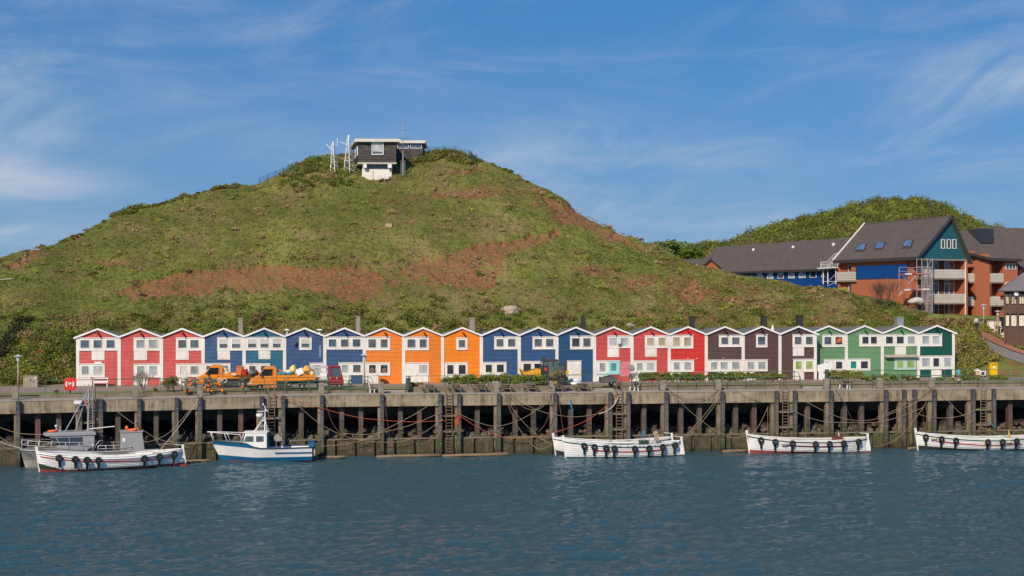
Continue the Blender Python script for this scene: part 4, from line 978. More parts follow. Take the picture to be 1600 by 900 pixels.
LADM = paint('rusty ladder steel', (0.22,0.17,0.12), 0.7, 0.7, (0.16,0.07,0.035))
for px, lb in ((143,'steel ladder on the quay behind the mast of the grey boat'),(424,'steel ladder on the quay behind the blue and white boat'),(701.5,'steel ladder on the quay beside the orange rope knot'),(967,'steel ladder on the quay behind the pair of white boats'),(1226,'steel ladder behind the white boat with the brown box'),(1535,'steel ladder above the white boat at the right')):
    L = Q(px); root = thing('ladder', lb, 'ladder', quay(px, 0, 0.0), L.ang, 'ladders down the quay face')
    hw = 0.30
    for sx in (-hw, hw):
        m = MB(); m.tube([(sx,-0.22,-0.8),(sx,-0.22,7.0),(sx,-0.12,7.2),(sx,0.25,7.22),(sx,0.45,7.0),(sx,0.45,6.1)], 0.042, 6); m.build('stile', LADM, root, smooth=True)
    for z in np.arange(0.1, 6.1, 0.31): m = MB(); m.bar((-hw,-0.22,z),(hw,-0.22,z),0.045,0.05); m.build('rung', LADM, root)
    for z in (3.9, 2.35): m = MB(); m.box(-1.05, 1.0, -0.17, -0.02, z-0.09, z+0.09); m.build('crossbeam', TIMBER, root)

# floating timbers along the foot of the wall
for (x0, x1, y, out, lb) in ((500,540,714.5,1.0,'floating timber baulk left of the long floating timber'),(588,688,712.8,0.9,'long thin floating timber below the ladder with orange rope'),(690,793,710,1.0,'thick pale log floating left of the pair of white boats'),(1125,1165,703,0.9,'floating timber at the bow of the boat with the brown box'),(1412,1432,699.5,0.9,'short floating timber by the bow of the right boat'),(282,330,720,0.9,'floating timber between the two boats at the left'),(0,-60,735,1,'x')):
    if lb == 'x': continue
    a = quay(x0, 0.06, out); b = quay(x1, 0.12, out); m = MB()
    m.tube([a, a.lerp(b, .33)+Vector((0,0,.03)), a.lerp(b, .66), b], [0.13,0.15,0.15,0.17 if x0 != 690 else 0.27], 8); o = m.build('floating_timber', paint('wet timber', (0.25,0.165,0.095), 0.7, 0.8, (0.12,0.085,0.05)), smooth=True)
    tag(o, lb, 'timber', 'timbers floating along the quay')

# ------------------------------------------------------------------ ropes
def smooth_pts(P, n=7):
    P = [Vector(p) for p in P]; out = []
    for i in range(len(P)-1):
        p0 = P[max(i-1,0)]; p1 = P[i]; p2 = P[i+1]; p3 = P[min(i+2,len(P)-1)]
        for k in range(n):
            t = k/n; out.append(0.5*((2*p1)+(p2-p0)*t+(2*p0-5*p1+4*p2-p3)*t*t+(3*p1-p0-3*p2+p3)*t**3))
    return out + [P[-1]]
ROPES = {'b': paint('beige rope', (0.33,0.255,0.165), 0.9, 0.5), 'o': paint('orange rope', (0.46,0.10,0.05), 0.8, 0.4), 'r': paint('rusty brown rope', (0.17,0.075,0.05), 0.9, 0.4), 'd': paint('dark rope', (0.085,0.075,0.065), 0.9), 'u': paint('blue rope', (0.03,0.25,0.42), 0.8), 'w': paint('pale rope', (0.55,0.50,0.42), 0.9, 0.3)}
def rope(kind, pts, label, r=0.024, out=0.62):
    P = []
    for q in pts:
        o = q[2] if len(q) > 2 else out; L = Q(q[0]); t, p = L.hit(q[0])
        s = (p.y - o)/p.y          # depth after moving out
        w = at(q[0], q[1], p.y - o); P.append(w)
    m = MB(); m.tube(smooth_pts(P), r, 5); o = m.build('mooring_rope', ROPES[kind], smooth=True); tag(o, label, 'rope', 'ropes slung along the quay'); return o
rope('w', [(316,616,0.1),(285,660,1.6),(248,706,2.6)], 'straight pale rope from concrete post down to the stern of the red bottomed boat')
rope('b', [(315,617,0.1),(270,671,1.2),(240,688,1.8),(224,691,2.0)], 'sagging beige rope from concrete post towards the aft cabin of the grey boat')
rope('b', [(167,628,0.1),(190,648),(218,668),(243,684),(270,691),(320,692),(345,688)], 'long beige rope sagging from the quay edge behind the grey aft cabin')
rope('b', [(-20,660),(0,668,1.2),(30,677,1.8),(67,679,2.4)], 'upper beige rope reaching the grey boat from the left edge', out=1.0)
rope('b', [(-20,672),(0,683,1.5),(18,694,2),(36,700,2.6)], 'middle beige rope reaching the bow of the grey boat', out=1.0)
rope('w', [(-20,682),(0,690,1.5),(16,696,2),(34,701,2.7)], 'lowest pale rope reaching the bow of the grey boat', out=1.0)
rope('b', [(456,624,0.3),(475,642),(500,662),(530,678),(560,687),(600,691),(635,688),(665,674),(692,655)], 'beige rope in a deep sag between the blue boat and the orange knot')
rope('o', [(425,616.5,0.1),(460,626),(500,637),(540,648),(580,655),(640,659),(698,657)], 'orange rope running right from the top of the ladder behind the blue boat', 0.028)
rope('b', [(692,618,0.1),(650,646),(600,672),(570,686),(540,694),(505,697)], 'beige rope slanting down left from the pile top next to the ladder')
rope('b', [(692,643),(650,661),(610,673),(570,679),(535,677)], 'faint beige rope ending on the middle of a pile left of the ladder')
rope('r', [(507,619,0.1),(512,640),(519,660),(530,676)], 'rusty brown rope hanging right of the post behind the red flatbed vehicle', 0.028)
rope('r', [(601,622,0.1),(604,650),(608,675),(610,700)], 'rusty brown rope hanging straight down right of the post by the orange cabin', 0.028)
rope('b', [(711,643),(735,655),(760,664),(780,665.5),(805,659),(830,646),(850,629),(862,615,0.1)], 'beige rope hung in a shallow curve from the knot to a post')
rope('o', [(713,646),(728,656),(745,667),(780,682),(815,685),(850,680),(890,668),(920,655),(945,636),(962,616,0.1)], 'long orange rope sagging from the knot to the ladder behind the white boats', 0.028)
rope('b', [(786,614,0.1),(797,640),(812,671),(828,692),(845,702,1.5),(863,694,2.4)], 'beige rope in a deep loop to the bow of the rear white boat')
rope('b', [(787,614,0.1),(800,637),(820,662),(845,684,1.2),(864,695,2.4)], 'straighter beige rope to the bow of the rear white boat')
rope('b', [(788,613,0.1),(805,626),(820,637),(833,640.5),(847,636),(862,614,0.1)], 'short double loop of beige rope between two posts over the concrete')
rope('b', [(797,616,0.1),(825,634),(850,644),(880,650),(905,651),(935,646),(955,637),(966,620,0.1)], 'beige rope slung from the post to the pale frayed bundle')
rope('w', [(936,647),(950,641),(960,632),(967,618,0.1)], 'frayed pale rope bundle at the ladder behind the white boats', 0.045)
rope('r', [(860,615,0.1),(859,640),(852,662),(841,675)], 'rusty brown rope curving left from the post in front of the loader', 0.028)
rope('r', [(872,618,0.1),(876,645),(881,682)], 'rusty brown rope hanging right of the post in front of the loader', 0.028)
rope('u', [(890,624,0.1),(892,632),(895,642)], 'bright blue rope end dangling on the concrete', 0.055)
rope('b', [(1045,611,0.1),(1060,625),(1080,644),(1105,664),(1130,679),(1150,684,1.4),(1168,680,2.2)], 'beige rope crossing down right to the boat with the brown box')
rope('b', [(1126,612,0.1),(1112,634),(1095,655),(1078,674,1.5),(1062,688,2.2)], 'upper of two beige ropes crossing to the sterns of the white pair')
rope('b', [(1128,613,0.1),(1114,637),(1097,659),(1080,677,1.5),(1064,690,2.4)], 'lower of two beige ropes crossing to the sterns of the white pair')
rope('d', [(1047,611,0.1),(1060,619,0.3),(1075,624.5,0.3),(1092,624.5,0.3),(1108,619,0.3),(1122,610,0.1)], 'dark rope in a shallow loop across the concrete face')
rope('b', [(1150,610,0.1),(1165,618,.3),(1190,626,.3),(1212,625,.5)], 'thin beige rope loop on the concrete before the brown cabins', 0.022)
rope('b', [(1167,684,2.2),(1184,668,1.2),(1200,636)], 'beige rope from the bow of the boat with the brown box up to a pile')
rope('b', [(1199.5,635),(1199.5,660),(1199,690)], 'thin cord hanging vertically left of the ladder by the brown box boat', 0.02)
rope('b', [(1258.5,640),(1258.5,665),(1259,690)], 'thin cord hanging vertically right of the ladder by the brown box boat', 0.02)
rope('b', [(1259,627,0.1),(1285,641),(1315,653),(1345,657.5),(1375,653),(1405,641),(1440,625)], 'beige rope swag between piles, upper of the pair over the brown box boat')
rope('b', [(1237,640),(1260,651),(1290,659),(1325,660),(1365,660),(1400,653),(1445,636)], 'beige rope swag between piles, lower of the pair over the brown box boat')
rope('d', [(1306,608,0.1),(1318,628),(1332,657),(1349,686)], 'dark rope slanting from the deck to the stern of the brown box boat', 0.026)
rope('b', [(1388,611,0.1),(1405,627),(1430,645),(1460,652.5),(1490,652),(1510,647),(1525,640)], 'beige rope swag above the bow of the right boat')
rope('b', [(1455,607,0.1),(1430,622),(1400,640),(1370,652)], 'beige rope slanting down left from the post before the bottle green cabin')
rope('b', [(1448,628),(1437,645),(1422,665),(1405,683),(1385,694),(1366,698,1.2)], 'beige rope hanging in a curve left of the right boat')
rope('b', [(1466,611,0.1),(1482,627),(1500,645),(1530,665),(1560,678,1.2),(1592,686,2.0)], 'beige rope slanting down right onto the right boat')
rope('u', [(1548,659),(1551,665),(1556,669)], 'short turquoise rope end on a pile at the right', 0.04)
rope('b', [(1556,669),(1575,673),(1600,672),(1640,660)], 'beige rope at the far right over the right boat')
rope('r', [(1442,633),(1443,655),(1446,685)], 'rusty brown cord hanging above the bow of the right boat', 0.022)
m = MB()
for i in range(7): q = quay(713.5+rj.uniform(-2,2), 3.75-i*0.12, 0.5); m.torus(q, 0.16, 0.045, 8, 5, 'y')
tag(m.build('rope_coil', ROPES['o'], smooth=True), 'orange coiled rope knot on the pile right of the ladder', 'rope')
# ------------------------------------------------------------------ boats
BWHITE = paint('white boat paint', (0.80,0.79,0.77), 0.35, 0.22, (0.52,0.47,0.38), 0, 1.2, 0.5)
RED_B = paint('red antifouling', (0.33,0.045,0.035), 0.6, 0.4, (0.20,0.05,0.04)); RED_S = paint('red stripe', (0.62,0.05,0.04), 0.4); DRED_S = paint('dark red stripe', (0.30,0.02,0.035), 0.4)
BLK_B = paint('black antifouling', (0.03,0.03,0.032), 0.6); GRN_B = paint('dark green boot', (0.030,0.060,0.035), 0.5); GRN_G = paint('green gunwale', (0.030,0.115,0.055), 0.45)
GREY_H = paint('grey boat steel', (0.22,0.22,0.215), 0.5, 0.4, (0.15,0.13,0.11)); GREY_A = paint('bare aluminium', (0.40,0.395,0.385), 0.45, 0.35, (0.24,0.23,0.21), 0.3)
BLUE_B = paint('blue boat paint', (0.010,0.120,0.270), 0.35, 0.15); INNER = paint('inner hull paint', (0.45,0.47,0.42), 0.6, 0.4); MAHOG = paint('mahogany', (0.15,0.045,0.03), 0.45, 0.3)
TUBE = paint('grey tube', (0.52,0.52,0.52), 0.35, 0.2, None, 0.4); ORANGE = paint('orange plastic', (0.80,0.15,0.03), 0.5, 0.2)
class Hull:
    def __init__(s, L, B, sheer, rake=0.25, stern='sharp', bowfull=0.62, low=-0.45, flare=1.0):
        s.L, s.B, s.sheer, s.rake, s.stern, s.bf, s.low, s.flare = L, B, sheer, rake, stern, bowfull, low, flare
    def half(s, u):
        b = (1-(1-min(u/0.5,1))**2.2)**s.bf if u < 0.5 else 1.0
        if u >= 0.5:
            if s.stern == 'sharp': b = (1-((u-0.5)/0.5)**3.0)**0.75
            else: b = 1 - 0.22*((u-0.5)/0.5)**2
        return max(0.0, b)*s.B/2
    def pt(s, u, z, side=-1, off=0.0):
        """point on the hull skin: u along (0 bow .. 1 stern), height z"""
        sh = s.sheer(u); v = max(0, min(1, (z - s.low)/(sh - s.low)))
        e = 0.42 + 0.75*abs(1-min(1,u/0.45))**2 if u < 0.45 else (0.42 + (0.75*max(0,(u-0.6)/0.4)**2.5 if s.stern == 'sharp' else 0.0))
        y = (s.half(u) + off)*(v**e) + off*0.0
        x = u*s.L - s.rake*(1-min(1,u/0.25))*(max(0, z)/max(0.1, s.sheer(0)))
        if s.stern == 'sharp': x += 0.10*max(0,(u-0.85)/0.15)*max(0, z)
        return Vector((x, side*(y + off*v), z))
US = [0,0.008,0.02,0.04,0.07,0.11,0.16,0.22,0.29,0.37,0.45,0.53,0.61,0.69,0.76,0.82,0.875,0.92,0.955,0.98,0.993,1.0]
def skin(h, rows, mats, root, name='hull', lap=0.045):
    """rows: list of functions z(u) from low to sheer; one material per strake; each strake overlaps the one below"""
    mb = MB()
    for side in (-1, 1):
        for i in range(len(rows)-1):
            mb.mi = i if len(mats) > 1 else 0
            a = [h.pt(u, rows[i](u), side, lap if i > 1 else 0.0) for u in US]; b = [h.pt(u, rows[i+1](u), side, 0.0) for u in US]
            mb.grid([a, b])
            if i > 1: c = [h.pt(u, rows[i](u), side, 0.0) for u in US]; mb.grid([c, a])
    if h.stern != 'sharp':
        zz = [r for r in rows]
        for i in range(len(rows)-1):
            mb.mi = i if len(mats) > 1 else 0
            a, b = h.pt(1, rows[i](1), -1), h.pt(1, rows[i+1](1), -1); c, d = h.pt(1, rows[i+1](1), 1), h.pt(1, rows[i](1), 1); mb._add([a, b, c, d], [(0,1,2,3)])
    ms = mats if len(mats) > 1 else mats
    me = mb.build(name, ms, root); return me
def strip_on(h, zf, u0, u1, w, off, mat, root, name, side=-1, n=24):
    mb = MB(); a, b, c, d = [], [], [], []
    for i in range(n+1):
        u = lerp(u0, u1, i/n); z = zf(u)
        a.append(h.pt(u, z-w/2, side, 0.0)); b.append(h.pt(u, z-w/2, side, off)); c.append(h.pt(u, z+w/2, side, off)); d.append(h.pt(u, z+w/2, side, 0.0))
    mb.grid([a, b, c, d]); return mb.build(name, mat, root)
def fender(h, u, root, side=-1, R_=0.225, drop=0.08, strip=0.86, fmat=None):
    z = h.sheer(u) - R_ - drop; p = h.pt(u, z, side, 0.10); m = MB(); m.torus((p.x, p.y-0.05*(-side), p.z), R_, 0.10, 14, 7); o = m.build('tyre_fender', BLACK, root, smooth=True)
    q = h.pt(u, max(z - strip, 0.12), side, 0.16); m = MB(); m.bar((p.x, p.y-0.02, p.z-0.1), (q.x+0.03, q.y-0.03, q.z), 0.21, 0.07, (0,1,0)); m.build('rubber_strip', fmat or BLACK, o)
    g = h.pt(u, h.sheer(u), side, 0.03); m = MB(); m.tube([(p.x-0.05, p.y, p.z+R_), g + Vector((0,0,0.03))], 0.02, 4); m.tube([(p.x+0.05, p.y, p.z+R_), g + Vector((0.06,0,0.03))], 0.02, 4); m.build('lanyard', DARK, o)
def clinker_boat(name, label, bow, stern, B, zs, boot, bootmat, stripe, fenders, gun=GRN_G, rud=True, bowmat=None, group='white open boats moored along the quay'):
    bow, stern = Vector(bow), Vector(stern); d = stern - bow; L = d.length; ang = math.atan2(d.y, d.x)
    root = thing(name, label, 'boat', bow, ang, group)
    sheer = lambda u: interp(u, zs); h = Hull(L, B, sheer)
    bt = lambda u: interp(u, boot)
    n = 7; rows = [lambda u: h.low, bt] + [(lambda u, k=k: lerp(bt(u), sheer(u), k/n)) for k in range(1, n+1)]
    hull = skin(h, rows, [bootmat] + [BWHITE]*n, root)
    if bowmat: 
        mb = MB(); A, Bq = [], []
        for i in range(12):
            u = 0.16*i/11; A.append(h.pt(u, bt(u), -1, 0.06)); Bq.append(h.pt(u, bt(u)+0.50*(1-i/11), -1, 0.06))
        mb.grid([A, Bq]); mb.build('bow_patch', bowmat, root)
    for side in (-1, 1):
        m = MB(); m.tube([h.pt(u, sheer(u), side, 0.0) + Vector((0,0,0.015)) for u in US], 0.055, 6); m.build('gunwale', BWHITE, root, smooth=True)
        m = MB(); m.tube([h.pt(u, sheer(u)-0.15, side, 0.05) for u in US], 0.045, 5); m.build('rubbing_strake', gun, root, smooth=True)
    if stripe: z, u0, u1, mat = stripe; strip_on(h, lambda u: interp(u, z), u0, u1, 0.085, 0.065, mat, root, 'stripe')
    # inside: bottom boards and thwarts
    mb = MB(); a, b = [], []
    for u in US[2:-2]: z = sheer(u)-0.55; a.append(h.pt(u, z, -1) + Vector((0,.04,0))); b.append(h.pt(u, z, 1) - Vector((0,.04,0)))
    mb.grid([a, b]); mb.build('bottom_boards', INNER, root)
    for u in (0.18, 0.36, 0.54, 0.72, 0.86): p, q = h.pt(u, sheer(u)-0.22, -1), h.pt(u, sheer(u)-0.22, 1); m = MB(); m.box(p.x-0.13, p.x+0.13, p.y+0.05, q.y-0.05, p.z-0.03, p.z+0.03); m.build('thwart', BWHITE, root)
    s0 = sheer(0); m = MB(); m._add([(-h.rake-0.13,-0.07,s0+0.42),(-h.rake+0.10,-0.07,s0+0.42),(-h.rake+0.16,-0.07,s0-0.3),(0.10,-0.07,-0.4),(-0.05,-0.07,-0.4),(-0.06,-0.07,0.1)] + [(-h.rake-0.13,0.07,s0+0.42),(-h.rake+0.10,0.07,s0+0.42),(-h.rake+0.16,0.07,s0-0.3),(0.10,0.07,-0.4),(-0.05,0.07,-0.4),(-0.06,0.07,0.1)],
        [(0,1,2,3,4,5),(11,10,9,8,7,6),(0,6,7,1),(1,7,8,2),(2,8,9,3),(3,9,10,4),(4,10,11,5),(5,11,6,0)]); m.build('stem_post', BWHITE, root)
    if rud:
        s1 = sheer(1); m = MB(); m._add([(L+0.14,-0.04,s1+0.42),(L+0.34,-0.04,s1+0.42),(L+0.34,-0.04,s1+0.05),(L+0.55,-0.04,0.32),(L+0.58,-0.04,-0.4),(L+0.02,-0.04,-0.4)] + [(L+0.14,0.04,s1+0.42),(L+0.34,0.04,s1+0.42),(L+0.34,0.04,s1+0.05),(L+0.55,0.04,0.32),(L+0.58,0.04,-0.4),(L+0.02,0.04,-0.4)],
            [(0,1,2,3,4,5),(11,10,9,8,7,6),(0,6,7,1),(1,7,8,2),(2,8,9,3),(3,9,10,4),(4,10,11,5),(5,11,6,0)]); r_ = m.build('rudder', BWHITE, root)
        m = MB(); m._add([(L+0.03,-0.046,-0.4),(L+0.585,-0.046,-0.4),(L+0.575,-0.046,boot[-1][1]+0.02),(L+0.06,-0.046,boot[-1][1]+0.02)],[(0,1,2,3)]); m.build('rudder_boot', bootmat, r_)
        m = MB(); m.bar((L+0.24,0,s1+0.36),(L-0.55,0.05,s1+0.46),0.05); m.build('tiller', BWHITE, r_)
    for f in fenders:
        fender(h, f if not isinstance(f, tuple) else f[0], root)
    return root, h, sheer
def W0(px, py): return ground(px, py, 0.0)
# A: white boat at the left with red bottom, grey boat lying behind it
bA, hA, sA = clinker_boat('open_boat', 'long white boat with red bottom and dark green bow patch at the left', W0(61.5,737.5), W0(281.5,727.5), 3.0, [(0,1.85),(0.12,1.62),(0.3,1.36),(0.5,1.22),(0.7,1.24),(0.88,1.38),(1,1.52)], [(0,0.30),(0.2,0.16),(0.5,0.20),(1,0.26)], RED_B,
    ([(0,1.45),(0.15,1.16),(0.3,0.96),(0.5,0.82),(0.7,0.80),(0.9,0.92),(1,1.0)], 0.02, 0.96, RED_S), [0.14,0.245,0.325,0.405,0.73,0.84,0.945], gun=BWHITE, bowmat=GRN_B)
m = MB(); m.box(9.7,10.9,-0.9,-0.3,1.22,1.36); m.build('hatch_board', MAHOG, bA)
clD1 = clinker_boat('open_boat', 'nearer of the two white boats side by side, eight tyre fenders and red stripe', W0(883.5,715.3), W0(1061,712.3), 2.1, [(0,1.74),(0.12,1.56),(0.3,1.33),(0.5,1.20),(0.7,1.20),(0.88,1.33),(1,1.48)], [(0,0.10),(0.5,0.08),(1,0.12)], BLK_B,
    ([(0,0.95),(0.2,0.78),(0.4,0.62),(0.6,0.58),(0.8,0.68),(1,0.9)], 0.25, 0.86, RED_S), [0.155,0.235,0.335,0.405,0.585,0.71,0.835,0.945])
def W1(px, py, back):
    p = ground(px, py, 0.0); q = p + Vector((0, back, 0)); return Vector(((px-800)/F*q.y, q.y, 0))
clD2 = clinker_boat('open_boat', 'rear one of the two white boats side by side, bow poking out at the left', W1(868,715.3,1.95), W1(1046,712.3,1.95), 1.85, [(0,1.76),(0.12,1.60),(0.3,1.38),(0.5,1.26),(0.7,1.30),(0.88,1.48),(1,1.62)], [(0,0.55),(0.1,0.30),(0.5,0.15),(1,0.15)], BLK_B, None, [])
r = clD1[0]
m = MB(); 
for x in (0.0, 0.75): m.tube([(8.35+x,0.1,1.0),(8.35+x,0.1,2.15),(8.85+x,0.1,2.15),(8.85+x,0.1,1.0)], 0.03, 5)
m.build('engine_frame', TUBE, r); m = MB(); m.box(7.35,8.15,-0.45,0.45,0.7,1.55); m.build('engine_box', paint('dark green box', (0.03,0.06,0.04), 0.5), r); m = MB(); m.ball((7.75,0,2.3),0.14,0.14,0.2,8,5); m.tube([(7.6,0,1.5),(7.6,0,2.2),(7.9,0,2.2),(7.9,0,1.5)],0.03,5); m.build('blue_cap', ROPES['u'], r)
m = MB(); m.ball((9.0,0.15,2.2),0.30,0.22,0.26,8,5); m.box(8.85,9.3,0.0,0.3,1.5,2.1); m.build('folded_cover', paint('tan canvas', (0.38,0.28,0.20), 0.9), r)
m = MB(); 
for i in range(26):
    u = 0.06+0.9*i/26; p = clD1[1].pt(u, clD1[2](u)-0.02, -1, 0.05); 
    if i % 3: m.bar(p, p+Vector((0.28,0,-0.03*((i%2)))),0.03)
m.build('grab_line', ROPES['u'], r)
bE, hE, sE = clinker_boat('open_boat', 'white boat with brown box near the stern and dark red stripe', W0(1170.5,707.2), W0(1352,706), 2.3, [(0,1.82),(0.12,1.58),(0.3,1.36),(0.5,1.25),(0.7,1.25),(0.88,1.36),(1,1.46)], [(0,0.30),(0.2,0.20),(0.5,0.16),(0.75,0.06),(1,0.10)], RED_B,
    ([(0,1.2),(0.22,0.92),(0.4,0.74),(0.6,0.66),(0.8,0.70),(1,0.8)], 0.27, 0.83, DRED_S), [0.095,0.205,0.345,0.54,0.66,0.785,0.92], gun=BLK_B)
m = MB(); m.prism([(8.55,1.0),(8.55,1.62),(9.3,1.62),(9.6,1.25),(9.6,1.0)], -0.5, 0.5); m.build('engine_box', MAHOG, bE); m = MB(); m.tube([(9.05,-0.2,1.6),(9.05,-0.2,1.95)],0.05,6); m.build('exhaust', CLEAN, bE)
m = MB(); q = hE.pt(0.285, sE(0.285)-0.42, -1, 0.12); m.ball(q, 0.42, 0.11, 0.14, 12, 6); m.build('side_fender', paint('greyed fender', (0.45,0.41,0.32), 0.6), bE)
bF, hF, sF = clinker_boat('open_boat', 'white boat running out of the picture at the right, green gunwale', W0(1434,703.2), W0(1618,702.2), 2.4, [(0,1.82),(0.12,1.58),(0.3,1.36),(0.5,1.22),(0.7,1.22),(0.88,1.33),(1,1.46)], [(0,0.50),(0.15,0.36),(0.35,0.20),(0.6,0.12),(1,0.12)], BLK_B,
    ([(0,1.15),(0.15,0.98),(0.3,0.76),(0.5,0.60),(0.7,0.58),(1,0.7)], 0.135, 0.86, RED_S), [0.06,0.175,0.285,0.55,0.675,0.80,0.94])
for u in (0.12, 0.735): m = MB(); q = hF.pt(u, sF(u)-0.33, -1, 0.10); m.ball(q, 0.36, 0.10, 0.13, 12, 6); m.build('side_fender', paint('cream fender', (0.60,0.55,0.38), 0.6), bF)
m = MB(); m.tube([(9.4,0,1.1),(9.45,0,2.0),(9.6,0,1.2)],0.09,6); m.build('yellow_line', paint('yellow rope', (0.55,0.42,0.12), 0.9), bF)

# C: blue and white launch
def blue_boat():
    bow, stern = W0(346, 720.0), W0(489, 719.2); d = stern-bow; L = d.length; ang = math.atan2(d.y, d.x)
    root = thing('motor_launch', 'small blue and white cabin boat with a white mast', 'boat', bow, ang)
    zs = [(0,1.95),(0.15,1.86),(0.29,1.76),(0.36,1.45),(0.42,1.30),(0.6,1.30),(1,1.36)]
    sheer = lambda u: interp(u, zs); h = Hull(L, 2.5, sheer, rake=1.0, stern='transom', bowfull=0.7)
    f1 = lambda u: 0.07; f2 = lambda u: lerp(0.60, 0.40, min(1, u/0.35)) if u < 0.35 else lerp(0.40, 0.46, (u-0.35)/0.65)
    f3 = lambda u: min(sheer(u)-0.12, lerp(1.58, 1.20, min(1, u/0.45)) if u < 0.45 else lerp(1.20, 1.24, (u-.45)/.55))
    skin(h, [lambda u: h.low, f1, f2, f3, sheer], [RED_B, BLUE_B, BWHITE, BLUE_B], root, lap=0.0)
    for side in (-1, 1): m = MB(); m.tube([h.pt(u, sheer(u), side)+Vector((0,0,0.01)) for u in US], 0.05, 6); m.build('gunwale', DARK, root, smooth=True)
    strip_on(h, lambda u: 0.86, 0.60, 0.995, 0.10, 0.05, BLUE_B, root, 'rubbing_strake')
    mb = MB(); a = [h.pt(u, min(sheer(u), 1.9)-0.06, -1) for u in US if u <= 0.37]; b = [h.pt(u, min(sheer(u),1.9)-0.06, 1) for u in US if u <= 0.37]; mb.grid([a, b]); mb.build('foredeck', paint('grey deck', (0.42,0.42,0.40), 0.7), root)
    mb = MB(); a = [h.pt(u, 0.75, -1) for u in US if u >= 0.37]; b = [h.pt(u, 0.75, 1) for u in US if u >= 0.37]; mb.grid([a, b]); mb.build('cockpit_floor', paint('grey deck', (0.42,0.42,0.40), 0.7), root)
    def X(px): return (px - 346)/(489-346)*L
    def Z(py): return ZC + (HZ-py)/F*(bow.y-0.75)
    x0, x1, x2, x3 = X(379.5), X(385.5), X(418.5), X(419)
    zt, zb = Z(676.5), 1.15; yb = 0.80
    # wheelhouse with window openings on both sides
    wz0, wz1 = Z(690.7), Z(681.8)
    for side in (-1, 1):
        m = MB(); y = side*yb
        P = lambda x, z: (x, y, z)
        sl = lambda z: lerp(x0, x1, (z - Z(703))/(zt - Z(703)))
        wins = [(X(384.2)+0.02, X(398.4)), (X(402), X(414))]
        quads = [[(sl(zb),zb),(x2,zb),(x2,wz0),(sl(wz0),wz0)],[(sl(wz1),wz1),(x2,wz1),(x2,zt),(sl(zt),zt)],[(sl(wz0),wz0),(wins[0][0]-0.1,wz0),(wins[0][0]+0.12,wz1),(sl(wz1),wz1)],[(wins[0][1],wz0),(wins[1][0],wz0),(wins[1][0],wz1),(wins[0][1],wz1)],[(wins[1][1],wz0),(x2,wz0),(x2,wz1),(wins[1][1],wz1)]]
        for q in quads:
            n = len(q); m._add([(p[0], y-0.02, p[1]) for p in q]+[(p[0], y+0.02, p[1]) for p in q], [tuple(range(n)), tuple(range(2*n-1,n-1,-1))]+[(i,n+i,n+(i+1)%n,(i+1)%n) for i in range(n)])
        sd = m.build('cabin_side', BWHITE, root)
        for k, (a, b) in enumerate(wins):
            m = MB(); q = [(a-(0.1 if k == 0 else 0),wz0),(b,wz0),(b,wz1),(a+(0.12 if k == 0 else 0),wz1)]; m._add([(p[0], y, p[1]) for p in q]+[(p[0], y+0.01, p[1]) for p in q], [(0,1,2,3),(7,6,5,4)]); m.build('window', glass('boat window', (0.10,0.13,0.14), 0.08), sd)
    m = MB(); m._add([(x0,-yb,zb),(x1,-yb,zt),(x1,yb,zt),(x0,yb,zb)], [(0,1,2,3)]); m.build('windscreen', DGLASS, root)
    m = MB(); m.box(x2, x2+0.06, -yb-0.06, yb, zb-0.2, zt+0.05); m.build('bulkhead', BLUE_B, root)
    m = MB(); m.box(x1-0.25, x2+0.1, -yb-0.09, yb+0.09, zt, zt+0.07); ro = m.build('roof', BWHITE, root, bevel=0.03)
    m = MB(); 
    for i in range(7): m.ball((lerp(x1, x2-0.3, i/6), -0.6, zt+0.1), 0.07, 0.07, 0.05, 6, 4)
    m.build('roof_fitting', BWHITE, ro)
    ztop = Z(632.5); xm = X(413.5)
    ma = MB(); ma.tube([(xm,0,zt),(xm+0.06,0,ztop-0.25)], [0.07,0.045], 8); mast = ma.build('mast', CLEAN, root)
    m = MB(); m.tube([(xm+0.05,0,ztop-1.1),(X(397),-0.6,zt)], 0.035, 5); m.tube([(xm+0.05,0,ztop-1.1),(X(397),0.6,zt)], 0.035, 5); m.tube([(xm+0.03,0,ztop-1.3),(X(418.5),-0.5,zt)],0.035,5); m.tube([(xm+0.03,0,ztop-1.3),(X(418.5),0.5,zt)],0.035,5); m.tube([(X(406),-0.3,Z(667)),(X(413.5),0,Z(667))],0.025,5); m.build('mast_stay', CLEAN, root)
    m = MB(); m.lathe([(0.3,-0.13),(0.33,-0.05),(0.33,0.08),(0.26,0.14)], 14, (X(405.7),-0.05,Z(650))); m.build('radar_dome', CLEAN, mast)
    m = MB(); m.bar((X(405),0,Z(653.7)),(xm,0,Z(653.7)),0.06); m.bar((X(403.5),0,Z(644.7)),(X(418.5),0,Z(643)),0.045); m.bar((X(415),0,Z(640)),(X(418.5),0,Z(644.5)),0.04); m.ball((X(411),0,Z(632.8)),0.085); m.ball((X(411.5),-0.1,Z(658.5)),0.09); m.bar((X(411),0,Z(633)),(xm+0.08,0,Z(638)),0.05); m.build('crosstree', CLEAN, mast)
    # bow rail
    for side in (-1, 1):
        m = MB(); y = side*0.75
        top = [(X(324),side*0.12,Z(676)),(X(352),y*0.8,Z(677.5)),(X(377),y*1.1,Z(679)),(X(380.5),y*1.15,Z(689))]; m.tube(top, 0.035, 6)
        m.tube([(X(329.5),side*0.2,Z(677)),(X(334.5),side*0.3,Z(689.5))], 0.03, 5); m.tube([(X(352),y*0.8,Z(677.5)),(X(357.5),y*0.95,Z(690.5))], 0.03, 5); m.tube([(X(383),y*1.1,Z(678)),(X(378),y*1.15,Z(690))], 0.03, 5); m.build('bow_rail', CLEAN, root, smooth=True)
